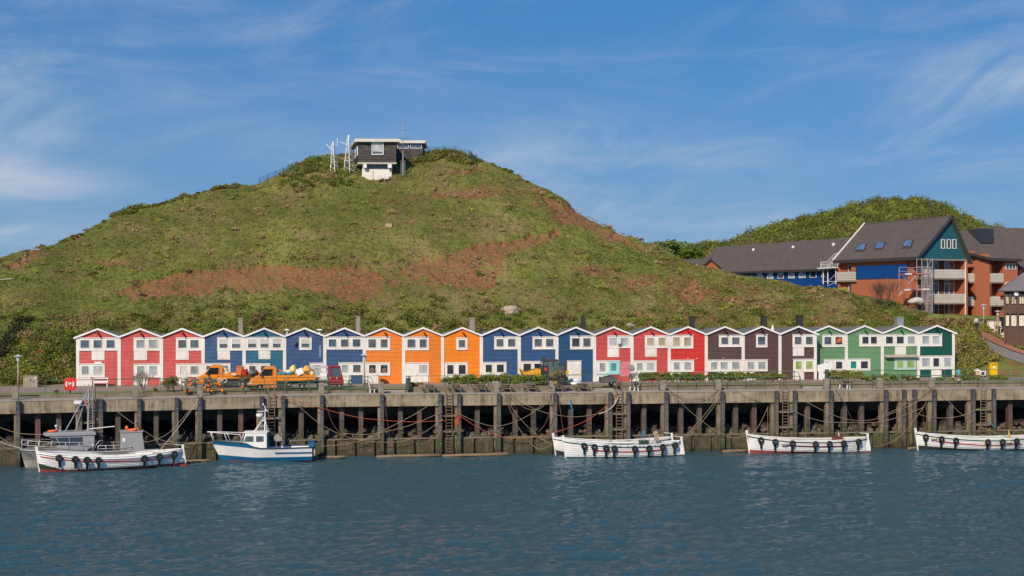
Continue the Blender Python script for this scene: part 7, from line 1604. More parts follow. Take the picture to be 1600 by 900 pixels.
def window_on(root, L, px0, px1, py0, py1, out, panes=2, fm=CLEAN, gm=GLASS, transom=False):
    a, b, z0, z1 = px_rect(L, px0, px1, py0, py1, out); a, b = min(a,b), max(a,b); m = MB(); f = 0.07
    for r in ((a,b,z1-f,z1),(a,b,z0,z0+f),(a,a+f,z0+f,z1-f),(b-f,b,z0+f,z1-f)): obox(m, L, r[0], r[1], out-0.05, out+0.05, r[2], r[3])
    for k in range(1, panes): x = lerp(a, b, k/panes); obox(m, L, x-f/2, x+f/2, out-0.045, out+0.045, z0+f, z1-f)
    zt = lerp(z0, z1, 0.72)
    if transom: obox(m, L, a+f, b-f, out-0.046, out+0.046, zt, zt+f)
    w = m.build('window', fm, root)
    for k in range(panes):
        x0, x1 = lerp(a, b, k/panes)+f*0.5, lerp(a, b, (k+1)/panes)-f*0.5; m = MB(); obox(m, L, x0, x1, out-0.03, out-0.01, z0+f*0.5, z1-f*0.5); m.build('pane', gm, w)
    return w
def roofquad(root, pts, th, mat, name='roof'):
    m = MB(); q = [Vector(p) for p in pts]; n = (q[1]-q[0]).cross(q[-1]-q[0]).normalized(); n = n if n.z > 0 else -n
    k = len(q); m._add([tuple(p) for p in q] + [tuple(p - n*th) for p in q], [tuple(range(k)), tuple(range(2*k-1,k-1,-1))] + [(i,(i+1)%k,k+(i+1)%k,k+i) for i in range(k)]); return m.build(name, mat, root)
def slats(root, L, px0, px1, py0, py1, out, n=5, ret=None):
    a, b, z0, z1 = px_rect(L, px0, px1, py0, py1, out); h = (z1-z0)/n
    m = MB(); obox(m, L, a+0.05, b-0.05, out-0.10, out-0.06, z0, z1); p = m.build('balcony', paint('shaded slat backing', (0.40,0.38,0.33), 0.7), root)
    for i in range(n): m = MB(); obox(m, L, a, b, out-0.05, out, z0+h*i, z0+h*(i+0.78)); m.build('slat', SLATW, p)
    m = MB(); obox(m, L, a, b, out-1.5, out-0.002, z0-0.22, z0-0.01); m.build('balcony_floor', POSTC, root)
def brick_block():
    C = at(1436, 403, 165.0); ga = math.atan2(0.333, 0.943)
    LG = Line((C.x, C.y), ga); LL = Line((C.x, C.y), ga - math.pi/2)
    root = thing('apartment_building', 'orange brick apartment building with teal gable, blue side cladding and scaffolding', 'building', (0,0,0))
    G, _ = LG.hit(1512); B = -LL.hit(1309)[0]; ez = C.z; ta, za = LG.local(1484.4, 337); zb = 11.0; rec = 1.7
    m = MB(); obox(m, LG, 0.35, G-0.02, -B, -rec, zb, ez-0.15); obox(m, LG, 0.0, 0.36, -B+3.2, -rec-1.0, zb, ez-0.16); w = m.build('wall', BRICK, root)
    m = MB(); obox(m, LG, G-0.36, G, -rec-0.5, 0.0, zb, ez-0.14); m.build('pier', BRICK, root)
    for p0, p1 in ((1467, 1474.5),): a, b, *_ = px_rect(LG, p0, p1, 403, 490, -rec); m = MB(); obox(m, LG, a, b, -rec, -rec+0.12, zb, ez-0.16); m.build('wall_panel', DBRICK, root)
    # gable with teal boards
    gm_ = MB(); n = 26
    m = MB(); za_ = za-0.35
    hw = lambda z: ((z-ez)/(za_-ez))
    for i in range(n):
        z0 = lerp(ez-0.1, za_-0.02, i/n); z1 = lerp(ez-0.1, za_-0.02, (i+1)/n); f0, f1 = max(0,hw(z0)), max(0,hw(z1))
        q = [(lerp(0,ta,f0),z0,-0.0),(lerp(G,ta,f0),z0,-0.0),(lerp(G,ta,f1),z1,-0.03),(lerp(0,ta,f1),z1,-0.03)]
        m._add([LG.world(x, z, o) for x, z, o in q], [(0,1,2,3)])
    g = m.build('gable_boards', TEALC, root); g['kind'] = 'stuff'
    m = MB(); m._add([LG.world(0,ez-0.1,-0.05),LG.world(G,ez-0.1,-0.05),LG.world(ta,za_,-0.05),LG.world(0,ez-0.1,-0.6),LG.world(G,ez-0.1,-0.6),LG.world(ta,za_,-0.6)],[(0,1,2),(5,4,3),(0,3,4,1),(1,4,5,2),(2,5,3,0)]); m.build('gable', DBRICK, root)
    m = MB(); obox(m, LG, 0, G, -rec-0.1, -0.002, ez-0.3, ez-0.105); m.build('soffit', POSTC, root)
    for p0, p1 in ((1470.6,1476.2),(1479.6,1485.4),(1488.2,1494)): window_on(root, LG, p0, p1, 374, 388.5, 0.04, 1, CLEAN, DGLASS)
    # roof
    o1, o2 = 0.45, -B-0.4; k = (za-ez-0.12)/(ta+0.5); kr = (za-ez)/(G-ta)
    roofquad(root, [LG.world(-0.5, ez+0.12, o1), LG.world(ta, za, o1), LG.world(ta, za, o2), LG.world(-0.5, ez+0.12, o2)], 0.22, TILES)
    roofquad(root, [LG.world(G+0.3, ez-0.3*kr, o1), LG.world(ta, za, o1), LG.world(ta, za, o2), LG.world(G+0.3, ez-0.3*kr, o2)], 0.22, TILES)
    m = MB(); m.bar(LG.world(-0.52, ez-0.06, o1), LG.world(-0.52, ez-0.06, o2), 0.12, 0.42); m.build('eave_board', TRIMD, root)
    for sx, x in ((0,-0.5),(1,G+0.3)): kk = -0.12 if sx == 0 else 0.3*kr; m = MB(); m.bar(LG.world(x, ez-kk-0.12, o1+0.03), LG.world(ta, za-0.12, o1+0.03), 0.10, 0.34); m.build('verge_board', TRIMD, root)
    m = MB(); m.bar(LG.world(-0.5, ez+0.2, o2-0.06), LG.world(ta, za+0.05, o2-0.06), 0.14, 0.2); m.build('verge_flashing', CLEAN, root)
    # skylights on the left slope
    def slope_pt(px, py):           # where the column/row meets the left roof slope
        p0 = LG.world(-0.5, ez+0.12, 0); p1 = LG.world(ta, za, 0); d = LG.n; e = p1-p0; nn = e.cross(Vector((d.x,d.y,0))).normalized(); o = Vector((0,0,ZC)); r = ray(px, py); return o + r*((p0-o).dot(nn)/r.dot(nn)), (nn if nn.z > 0 else -nn)
    for p0, p1, y0, y1 in ((1337,1355.5,381.3,392),(1366,1384.5,378.5,389.5),(1410,1428.5,375.3,386.5)):
        dx = (p1-p0)*0.24; A = [slope_pt(x, y) for x, y in ((p0,y1),(p1-dx,y1),(p1,y0),(p0+dx,y0))]; n_ = A[0][1]; P = [a[0]+n_*0.06 for a in A]; cen = sum(P, Vector())/4
        m = MB(); m._add([p+n_*0.04 for p in P]+[p-n_*0.15 for p in P],[(0,1,2,3),(0,4,5,1),(1,5,6,2),(2,6,7,3),(3,7,4,0)]); sk = m.build('skylight', TRIMD, root)
        Q2 = [cen + (p-cen)*0.82 + n_*0.06 for p in P]; m = MB(); m._add(Q2,[(0,1,2,3)]); m.build('pane', glass('skylight glass', (0.10,0.16,0.27), 0.06), sk)
        e = [slope_pt(p0-2.5, y1+1.0)[0]+n_*0.08, slope_pt(p1-dx-1, y1+1.0)[0]+n_*0.08]; m = MB(); m.bar(e[0], e[1], 0.12, 0.05); m.build('flashing', POSTC, sk)
    # left face: blue cladding, corner recess, balcony
    a, b, z0, z1 = px_rect(LL, 1337, 1416.5, 410, 435.3, 0.06)
    m = MB(); nb = 14
    for i in range(nb): zz0 = lerp(z0, ez-0.75, i/nb); zz1 = lerp(z0, ez-0.75, (i+1)/nb); m._add([LL.world(a,zz0,0.09),LL.world(b,zz0,0.09),LL.world(b,zz1,0.06),LL.world(a,zz1,0.06)],[(0,1,2,3)])
    g = m.build('blue_cladding', BLUEC, root); g['kind'] = 'stuff'; m = MB(); obox(m, LL, a, b, -0.05, 0.05, z0, ez-0.75); m.build('cladding_backing', BLUEC, root)
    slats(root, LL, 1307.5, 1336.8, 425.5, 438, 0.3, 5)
    window_on(root, LL, 1326, 1334, 414, 425, -0.34, 1, CLEAN, DGLASS); window_on(root, LL, 1326.5, 1334.5, 445, 459, -0.34, 1, CLEAN, DGLASS)
    m = MB(); obox(m, LL, LL.hit(1310)[0]-0.1, LL.hit(1310)[0]+0.25, -3, 0.02, zb, ez-0.5); m.build('pier', BRICK, root)
    # front: windows and balconies
    for y0, y1, tr in ((405,421,True),(437,460,True),(474,492,False)):
        window_on(root, LG, 1452, 1466.5, y0, y1, -rec+0.05, 2, CLEAN, GLASS, tr); window_on(root, LG, 1475, 1490.5, y0, y1, -rec+0.05, 2, CLEAN, GLASS, tr)
        window_on(root, LG, 1439.5, 1450, y0, y1, -rec+0.05, 1, CLEAN, GLASS, tr)
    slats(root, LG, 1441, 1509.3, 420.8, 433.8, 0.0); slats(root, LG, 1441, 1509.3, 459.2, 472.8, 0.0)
    m = MB(); p = LG.world(LG.hit(1508)[0], 0, 0.06); m.tube([(p.x,p.y,zb),(p.x,p.y,ez-0.4)],0.06,6); m.build('drainpipe', CLEAN, root)
    return root, LG, LL, ez
BRK, LG, LL, EZ = brick_block()
def scaffold():
    SRED = paint('faded scaffold red', (0.42,0.07,0.06), 0.6, 0.3)
    L = Line(tuple(LG.o + LG.n*1.3), LG.ang); root = thing('scaffold', 'steel scaffold with red and white boards and pale netting at the brick building corner', 'scaffold', (0,0,0)); S = paint('scaffold tube', (0.48,0.47,0.46), 0.4, 0.3, None, 0.4)
    P = lambda px, py, o=0.0: (lambda LL_: LL_.world(*LL_.local(px, py)))(Line(tuple(L.o + L.n*o), L.ang))
    for px, y0, y1 in ((1405,418,462),(1432.5,404,487),(1440.3,403.5,492),(1449,404,490),(1457,403.5,497)):
        for o in (0, -0.9): m = MB(); m.tube([P(px,y1,o),P(px,y0,o)],0.05,5); m.build('standard', S, root)
    for x0, x1, y in ((1405,1440,418),(1405,1440,424),(1432,1457,417),(1432,1457,421),(1448,1457,405.5),(1432,1440,405),(1412,1440,451),(1432,1457,447),(1432,1457,470),(1440,1457,480)):
        m = MB(); m.tube([P(x0,y),P(x1,y)],0.035,5); m.build('ledger', S, root)
    for x0, y0, x1, y1 in ((1439.5,430,1457,455),(1457,457,1448,474),(1440,478,1460,495),(1420,443,1433,428),(1404,463,1410,455),(1411,431,1421,453),(1414,431,1424,453),(1456.5,404,1449,416)): m = MB(); m.tube([P(x0,y0),P(x1,y1)],0.04,5); m.build('brace', S, root)
    for x0, x1, y, mt in ((1405.5,1414,428.5,SRED),(1414,1425,428,CLEAN),(1425,1432.5,427.7,SRED),(1433,1448,427.5,paint('faded red board',(0.50,0.25,0.22),0.7)),(1413,1423,453,CLEAN),(1423,1432.5,452.7,SRED),(1432.5,1440,452.7,paint('faded red board',(0.50,0.25,0.22),0.7)),(1441,1452,452,CLEAN),(1441,1457,470.5,paint('faded red board',(0.50,0.25,0.22),0.7))):
        a, b = P(x0,y,0.1), P(x1,y,0.1); m = MB(); m.bar(a,b,0.05,0.17); m.build('toe_board', mt, root)
        a, b = P(x0,y+1.6,-0.45), P(x1,y+1.6,-0.45); m = MB(); m.bar(a,b,0.9,0.06); m.build('deck_board', TIMBER, root)
    nm, nt, b = nodes('scaffold netting'); t = NT(nt); b.inputs['Base Color'].default_value = (0.50,0.40,0.37,1); tr = t.n('ShaderNodeBsdfTransparent'); ms = t.n('ShaderNodeMixShader'); ms.inputs[0].default_value = 0.36; t.l(tr.outputs[0], ms.inputs[1]); t.l(b.outputs[0], ms.inputs[2]); t.l(ms.outputs[0], nt.nodes['Material Output'].inputs['Surface'])
    m = MB(); m.grid([[P(lerp(1440.5,1457,i/8), lerp(416,489,j/10), 0.07+0.05*math.sin(i*1.3+j)) for i in range(9)] for j in range(11)]); m.build('netting', nm, root)
    lump('dust_sheet', 'pale dust sheet bundled at the foot of the scaffold', 'sheet', P(1432,470.5,0.3), 1.05, 0.5, paint('pale sheet', (0.50,0.48,0.43), 0.8), None, 5)
scaffold()
def long_wing():
    p = at(1332, 416, 187.0); L = Line((p.x, p.y), rad(-69.1)); root = thing('long_wing', 'long low wing with dark tiled roof and blue wall with a row of windows', 'building', (0,0,0)); ez = p.z; B = -L.hit(1085)[0]
    m = MB(); obox(m, L, -B, 0, -9.5, -0.05, 9, ez-0.1); m.build('wall', BRICK, root)
    m = MB(); obox(m, L, -B, 0, -0.04, 0.03, ez-3.2, ez-0.12); m.build('blue_cladding', BLUEC, root)
    rz = ez + 4.6
    roofquad(root, [L.world(-B-0.4, ez-0.25, 0.6), L.world(1.0, ez-0.25, 0.6), L.world(1.0, rz, -4.8), L.world(-B-0.4, rz, -4.8)], 0.25, TILES)
    roofquad(root, [L.world(-B-0.4, ez-0.25, -10.2), L.world(1.0, ez-0.25, -10.2), L.world(1.0, rz, -4.8), L.world(-B-0.4, rz, -4.8)], 0.25, TILES)
    m = MB(); m._add([L.world(-B,ez-0.2,-0.05),L.world(-B,rz-0.3,-4.8),L.world(-B,ez-0.2,-9.5),L.world(-B+0.2,ez-0.2,-0.05),L.world(-B+0.2,rz-0.3,-4.8),L.world(-B+0.2,ez-0.2,-9.5)],[(0,1,2),(3,5,4)]); m.build('gable', BRICK, root)
    m = MB(); m.bar(L.world(-B-0.4, ez-0.42, 0.62), L.world(1.0, ez-0.42, 0.62), 0.1, 0.35); m.build('eave_board', TRIMD, root)
    for i, (a, b) in enumerate(((1182.5,1191.5),(1198.8,1208),(1215.3,1224.3),(1232,1241.5),(1248.5,1258.5),(1265.5,1275.5),(1284,1294))):
        y0 = interp(a, [(1182,425.5),(1275,420)]); y1 = interp(a, [(1182,436.5),(1275,433.5)]); window_on(root, L, a, b, y0, y1, 0.06, 1, CLEAN, pane_material(('l','w','d','w','l','d','g')[i]))
    for px, py in ((1177,391),(1239,387),(1302,383)):
        e = (L.world(0, rz, -4.8)-L.world(0, ez-0.25, 0.6)); nn = e.cross(Vector((L.u.x,L.u.y,0))).normalized(); o = Vector((0,0,ZC)); r = ray(px,py); q = o + r*((L.world(0,rz,-4.8)-o).dot(nn)/r.dot(nn)); m = MB(); m.box(q.x-0.18,q.x+0.18,q.y-0.2,q.y+0.2,q.z-0.1,q.z+0.3); m.build('roof_vent', CLEAN, root)
    return L
LW = long_wing()
def ext_stair():
    root = thing('outside_staircase', 'white steel outside staircase between the wing and the brick building', 'staircase', (0,0,0)); L = Line(tuple(LW.o + LW.n*2.2), LW.ang); P = lambda px, py, o=0.0: (lambda l: l.world(*l.local(px, py)))(Line(tuple(L.o + L.n*o), L.ang))
    m = MB(); m.bar(P(1282.5,419.5,-0.6),P(1309,418,-0.6),1.3,0.16); m.build('landing', CLEAN, root)
    m = MB()
    for o in (0.0, -1.2):
        m.tube([P(1282.5,419,o),P(1282.5,409.5,o),P(1292,409,o),P(1305,396,o),P(1318,395,o)],0.045,5); m.tube([P(1282.5,414,o),P(1294,414,o),P(1306,402,o),P(1318,401,o)],0.035,5); m.tube([P(1309,418,o),P(1309,406,o)],0.045,5)
        for i in range(11): x = 1284+i*2.4; y = 409.3 if x < 1292 else interp(x,[(1292,409),(1305,396)]); m.tube([P(x,418.5,o),P(x,y,o)],0.022,4)
    m.build('handrail', CLEAN, root)
    for i in range(8): a = P(1293+i*1.9, 418.5-i*2.0, -0.6); m = MB(); m.box(a.x-0.25,a.x+0.25,a.y-0.5,a.y+0.5,a.z-0.03,a.z+0.03); m.build('tread', CLEAN, root)
    m = MB()
    for px in (1286.5,1293.5,1306): m.tube([P(px,444,-0.6),P(px,419,-0.6)],0.08,6)
    m.tube([P(1293,441,0),P(1310,424,0)],0.04,5); m.tube([P(1293,447,0),P(1312,438,0)],0.04,5); m.tube([P(1284,440,0),P(1308,440,0)],0.04,5)
    m.build('support', CLEAN, root)
ext_stair()
def small_house():
    p = at(1109, 416, 186); ga = rad(-69.1) + math.pi/2; L = Line((p.x,p.y), ga); root = thing('small_house', 'small dark roofed house with a brick gable end behind the hill shoulder', 'house', (0,0,0)); 
    w = 4.2; ez = p.z-0.4; rz = ez+1.6
    m = MB(); q = [(-w/2,ez-4),(w/2,ez-4),(w/2,ez),(0,rz-0.15),(-w/2,ez)]; n = 5; m._add([L.world(a,z,0) for a,z in q]+[L.world(a,z,-12) for a,z in q],[tuple(range(n)),tuple(range(2*n-1,n-1,-1))]+[(i,n+i,n+(i+1)%n,(i+1)%n) for i in range(n)]); m.build('wall', BRICK, root)
    for s in (-1,1): roofquad(root,[L.world(s*(w/2+0.4),ez-0.25,0.3),L.world(0,rz,0.3),L.world(0,rz,-12.2),L.world(s*(w/2+0.4),ez-0.25,-12.2)],0.2,TILES)
small_house()
def right_block():
    p = at(1524.5, 400, 173.0); L = Line((p.x,p.y), LG.ang); root = thing('brick_house', 'orange brick block right of the gable building with cream balconies and dark roof', 'building', (0,0,0)); zb = 11; T = lambda px: L.hit(px)[0]
    t1, t2, t3, t4 = 0.0, T(1546.5), T(1568.5), T(1591); ez = L.local(1560, 404)[1]
    m = MB(); obox(m, L, t1, t2, -9, 0, zb, ez+0.6); m.build('wall', BRICK, root)
    m = MB(); obox(m, L, t2+0.003, t3, -9, -1.7, zb, ez); obox(m, L, t3+0.003, t4, -9, -0.1, zb, ez); m.build('wall', BRICK, root)
    tl = T(1512.5); m = MB(); obox(m, L, tl-1.2, t1-0.003, -9, -1.7, zb, ez+1.0); obox(m, L, tl-1.2, t1-0.003, -1.69, -0.2, ez-1.2, ez+1.0); m.build('wall', BRICK, root)
    m = MB(); obox(m, L, t2+0.004, t2+0.3, -1.69, -0.003, zb, ez); m.build('pier', DBRICK, root)
    for y0, y1 in ((427,440),(463.3,476.5)):
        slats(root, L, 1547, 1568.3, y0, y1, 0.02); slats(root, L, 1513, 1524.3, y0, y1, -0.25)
    window_on(root, L, 1571.3, 1587, 411.5, 421, -0.05, 3, CLEAN, DGLASS); window_on(root, L, 1571.3, 1586, 441, 448, -0.05, 2, CLEAN, DGLASS); window_on(root, L, 1571.3, 1586, 470, 480, -0.05, 2, CLEAN, DGLASS)
    rz = L.local(1540, 364)[1]*1.0 + 0.6
    roofquad(root, [L.world(tl-1.4, ez+0.9, 0.2), L.world(t2-0.4, ez+0.3, 0.55), L.world(t4+0.1, ez-0.1, 0.5), L.world(t4+0.1, rz, -5.5), L.world(tl-1.4, rz, -5.5)][0:1] + [L.world(t2, ez-0.15, 0.55), L.world(t4+0.15, ez-0.15, 0.55), L.world(t4+0.15, rz, -5.5), L.world(tl-1.4, rz, -5.5)], 0.25, TILES)
    m = MB(); m.bar(L.world(t2-0.3, ez-0.1, 0.58), L.world(t4+0.15, ez-0.22, 0.58), 0.1, 0.36); m.bar(L.world(tl-1.4, ez+0.85, 0.25), L.world(t2-0.3, ez-0.1, 0.58), 0.1, 0.36); m.build('eave_board', TRIMD, root)
    q = L.world(T(1560), ez+2.6, -3.2); m = MB(); obox(m, L, T(1553), T(1573), -5.2, -2.6, ez+2.2, rz+0.15); m.build('dormer', plain('slate blue dormer', (0.035,0.04,0.05), 0.6), root)
    m = MB(); obox(m, L, T(1527), T(1540.5), -6.2, -5.0, rz-0.5, L.local(1533, 360)[1]); m.build('vent_box', GALV, root)
    for a, b, y0, y1 in ((1521,1532,384,390.5),(1530,1543,379,384.5)):
        pass
    # second, farther block at the edge of the picture
    p2 = at(1591.5, 415, 177); L2 = Line((p2.x,p2.y), LG.ang); r2 = thing('brick_house', 'lighter brick block at the right edge with a tall dark roof', 'building', (0,0,0)); e2 = p2.z
    m = MB(); obox(m, L2, 0.02, 14, -9, 0, zb, e2); m.build('wall', BRICK, r2); m = MB(); q = L2.world(0.2,0,0.06); m.tube([(q.x,q.y,zb),(q.x,q.y,e2)],0.06,6); m.build('drainpipe', CLEAN, r2)
    zz = L2.local(1600, 363)[1]+0.9; roofquad(r2, [L2.world(-0.3, e2-0.2, 0.5), L2.world(14.4, e2-0.2, 0.5), L2.world(14.4, zz, -5), L2.world(-2.5, zz, -5)], 0.25, TILES); window_on(r2, L2, 1603, 1616, 425, 440, 0.05, 2)
    m = MB(); m.bar(L2.world(-0.3,e2-0.3,0.53),L2.world(14.4,e2-0.3,0.53),0.1,0.36); m.build('eave_board', TRIMD, r2)
right_block()
# brown timbered house at the right edge
def on_ramp(px, py):
    lo, hi = 0.0, 1.0
    for _ in range(26):
        mid = (lo+hi)/2; D, z = hill_base(px, mid); y = HZ - F*(z-ZC)/D
        if y > py: lo = mid
        else: hi = mid
    D, z = hill_base(px, lo); return Vector(((px-800)/F*D, D, z))
def brown_house():
    p = at(1569, 520, 158.5); L = Line((p.x,p.y), rad(-19)); root = thing('timber_house', 'brown timbered house with cream curtained windows and a grey hipped roof', 'house', (0,0,0)); BR = paint('brown boards', (0.105,0.055,0.042), 0.7, 0.3); PS = paint('brown post', (0.11,0.06,0.045), 0.7)
    zb = 9.5; ez = L.local(1570, 453.5)[1]; W_ = 11.0; T = lambda px: L.hit(px)[0]
    m = MB(); obox(m, L, 0.25, W_, -8, -0.35, zb, ez); m.build('wall', BR, root)
    CW = glass('cream curtain glass', (0.60,0.55,0.42), 0.15)
    for a, b in ((1570.8,1577),(1579.8,1588.5),(1592,1600.5),(1604,1612)): window_on(root, L, a, b, 458.5, 475.3, -0.3, 2 if b-a > 7 else 1, PS, CW); window_on(root, L, a+0.5, b-0.5, 492.5, 509, -0.3, 2, CLEAN, CW)
    m = MB(); obox(m, L, -0.05, W_, -0.3, 0.05, L.local(1572,490)[1], L.local(1572,476)[1]); m.build('balcony_front', BR, root)
    for px in (1569.8,1578,1590,1602,1614): m = MB(); t = T(px); obox(m, L, t-0.1, t+0.12, -0.02, 0.16, zb, ez-0.05); m.build('post', PS, root)
    rz = ez + 3.6; a = [L.world(-0.6, ez-0.05, 0.7), L.world(W_+0.6, ez-0.05, 0.7), L.world(W_+0.6, ez-0.05, -8.7), L.world(-0.6, ez-0.05, -8.7), L.world(4.2, rz, -4), L.world(W_-3, rz, -4)]
    SL = paint('grey slate roof', (0.17,0.16,0.165), 0.7, 0.3)
    for q in ((0,1,5,4),(1,2,5),(2,3,4,5),(3,0,4)): roofquad(root, [a[i] for i in q], 0.15, SL)
    m = MB(); c = L.world(T(1587.5), L.local(1587,459)[1], 0.25); m.lathe([(0.02,0),(0.2,-0.04),(0.28,-0.1)],12,(c.x,c.y,c.z),'y'); m.build('satellite_dish', CLEAN, root)
    m = MB(); c = L.world(T(1566.8), L.local(1567,465)[1], -0.4); m.lathe([(0.3,-0.03),(0.32,0.03)],14,(c.x,c.y,c.z),'y'); m.build('round_sign', RED_B, root)
    m = MB(); c = L.world(T(1590), L.local(1590,485)[1], 0.12); m.box(c.x-0.12,c.x+0.12,c.y-0.05,c.y+0.05,c.z-0.5,c.z+0.5); m.build('folded_parasol', paint('blue grey cloth',(0.06,0.075,0.09),0.8), root)
brown_house()

# road climbing at the right
def sheet(name, pts_l, pts_r, lift, mat):
    rows = []
    n = 24
    def res(P, k):
        xs = np.linspace(0, len(P)-1, n); return [(np.interp(x, range(len(P)), [p[0] for p in P]), np.interp(x, range(len(P)), [p[1] for p in P])) for x in xs]
    A, B_ = res(pts_l, n), res(pts_r, n)
    for (a, b) in zip(A, B_):
        pa, pb = on_ramp(*a), on_ramp(*b); rows.append([pa.lerp(pb, k/8)+Vector((0,0,lift)) for k in range(9)])
    for r in rows:
        for i, q in enumerate(r):
            px, py = proj(q); qq = on_ramp(px, HZ + 0.0 + (py-HZ)) ; r[i] = Vector((q.x, q.y, max(q.z, qq.z+lift) if abs(qq.y-q.y) < 3 else q.z))
    m = MB(); m.grid(rows); o = m.build(name, mat, smooth=True); tag(o, kind='structure'); return o
sheet('road', [(1700,590),(1640,580),(1600,569.5),(1578.7,562),(1560,555.5),(1545,548.5),(1536,538),(1530.5,527),(1524,517),(1521,511)], [(1700,579),(1640,566),(1600,555.3),(1580,549),(1573,546),(1562,541.5),(1553.3,538),(1541,532),(1532,526),(1527,513)], 0.04, mat_asphalt('road asphalt', (0.20,0.18,0.165), (0.235,0.21,0.195)))
sheet('road', [(1521,511),(1527,504),(1540,501.5),(1555,500),(1572,498.5)], [(1527,513.5),(1534,508),(1545,506),(1557,504),(1572,502)], 0.045, mat_asphalt('road asphalt', (0.20,0.18,0.165), (0.235,0.21,0.195)))
sheet('pavement', [(1700,578.7),(1640,565.7),(1600,555),(1580,548.7),(1573,545.7),(1562,541.2),(1553.3,537.7),(1541,531.7),(1532,525.7),(1527,513.2)], [(1700,573),(1640,561),(1600,549.8),(1585,544),(1573,538),(1563,532.5),(1554.7,527.3),(1543,522.5),(1535,518.5),(1531,511)], 0.075, paint('red paving', (0.33,0.135,0.095), 0.85, 0.4, (0.22,0.12,0.09)))
sheet('lawn', [(1452,491.5),(1480,492.3),(1520,494),(1570,494.6)], [(1446,499),(1480,499.5),(1525,501),(1572,499.2)], 0.06, LAWN_M)
lamp(1537, 475.5, 512, None or on_ramp(1537,511).z, 'taller looking street lamp above the winding road', on_ramp(1537,511).y)
lamp(1559, 485, 529, on_ramp(1559,527.5).z, 'street lamp beside the white garden chairs', on_ramp(1559,527.5).y)
walk = [(0,0,0.92),(0,0.01,1.32),(0,0.0,1.50),(0,-0.01,1.64),(0.19,0.02,1.36),(0.24,0.08,1.08),(0.22,-0.02,0.84),(-0.19,0.02,1.36),(-0.25,-0.03,1.08),(-0.22,-0.16,0.86),(0.09,0,0.88),(0.10,-0.12,0.48),(0.10,0.02,0.08),(0.10,-0.10,0.04),(-0.09,0,0.88),(-0.09,0.06,0.48),(-0.10,0.26,0.10),(-0.10,0.16,0.04)]
fp = on_ramp(1525.5, 517.5); fp.z += 0.11
person('person in a pale grey top and dark trousers walking up the road, seen from behind', fp, rad(180), walk, RAD, paint('pale grey top', (0.50,0.50,0.53), 0.8), plain('dark trousers', (0.04,0.04,0.045), 0.8))
# garden terrace
g0 = on_ramp(1544.5,517); g1 = on_ramp(1571,517); root = thing('garden_screen', 'beige garden screen behind the white chairs', 'screen', (0,0,0)); m = MB(); 
for i in range(5): a, b = g0.lerp(g1, i/5), g0.lerp(g1, (i+0.97)/5); m = MB(); m.box(a.x,b.x,a.y+0.5,a.y+0.6,min(a.z,b.z)-0.4,g0.z+1.2); m.build('panel', paint('beige screen', (0.55,0.42,0.27), 0.8), root)
def chair(px, py, rz, label, h=0.95):
    p = on_ramp(px, py); root = thing('garden_chair', label, 'garden chair', p + Vector((0,0,0.05)), rz, 'white plastic garden chairs'); m = MB(); m.box(-0.27,0.27,-0.27,0.27,0.40,0.45); m.build('seat', CLEAN, root)
    m = MB()
    for i in range(5): m.box(-0.27+i*0.112,-0.27+i*0.112+0.085,0.25,0.29,0.42,h)
    m.box(-0.28,0.28,0.245,0.295,h,h+0.08); m.build('backrest', CLEAN, root)
    for x in (-0.25,0.25):
        for y in (-0.24,0.25): m = MB(); m.bar((x,y,-0.1),(x*0.95,y*0.95,0.42),0.06); m.build('leg', CLEAN, root)
        m = MB(); m.box(x-0.03,x+0.03,-0.28,0.28,0.64,0.69); m.bar((x,-0.25,0.42),(x,-0.25,0.66),0.05); m.build('armrest', CLEAN, root)
chair(1550, 519, rad(-15), 'left of two white chairs before the beige screen', 1.15); chair(1563.5, 519, rad(20), 'right of two white chairs before the beige screen', 1.15); chair(1589.5, 518, rad(180), 'white round backed chair in front of the brown house', 1.0); chair(1596, 527, rad(150), 'white chair at the right edge near the road', 1.0); chair(1599, 521, rad(90), 'white chair partly cut off at the right edge', 1.0)
p = on_ramp(1580.5, 520.5); root = thing('park_bench', 'dark green bench in front of the brown house', 'bench', p + Vector((0,0,0.03))); GB = paint('dark green wood', (0.03,0.055,0.04), 0.6)
for i in range(3): m = MB(); m.box(-0.75,0.75,-0.3+i*0.16,-0.17+i*0.16,0.42,0.46); m.build('seat_slat', GB, root); m = MB(); m.box(-0.75,0.75,0.2,0.24,0.52+i*0.15,0.64+i*0.15); m.build('back_slat', GB, root)
for x in (-0.65,0.65): m = MB(); m.box(x-0.04,x+0.04,-0.28,-0.2,0,0.44); m.box(x-0.04,x+0.04,0.16,0.198,0,0.95); m.build('leg', CLEAN, root)
for (x0, x1, y, lb) in ((1564,1581,523.3,'upper white edging board on the garden terrace'),(1566,1585,527.3,'lower white edging board on the garden terrace')): a, b = on_ramp(x0,y), on_ramp(x1,y); m = MB(); m.bar(a+Vector((0,0,.12)),b+Vector((0,0,.12)),0.1,0.2); tag(m.build('edging_board', CLEAN), lb, 'edging')
p = on_ramp(1589, 527); m = MB(); m.lathe([(0.09,-0.1),(0.09,0.95),(0.12,1.0),(0.03,1.1)],8,p); tag(m.build('bollard', DARK), 'dark bollard on the garden terrace', 'bollard')
p = on_ramp(1585.5, 525); m = MB(); m.box(p.x-0.35,p.x+0.35,p.y-0.3,p.y+0.3,p.z-0.1,p.z+0.55); tag(m.build('wooden_box', paint('pale timber', (0.42,0.28,0.15), 0.8)), 'pale wooden planter box beside the bollard', 'planter')

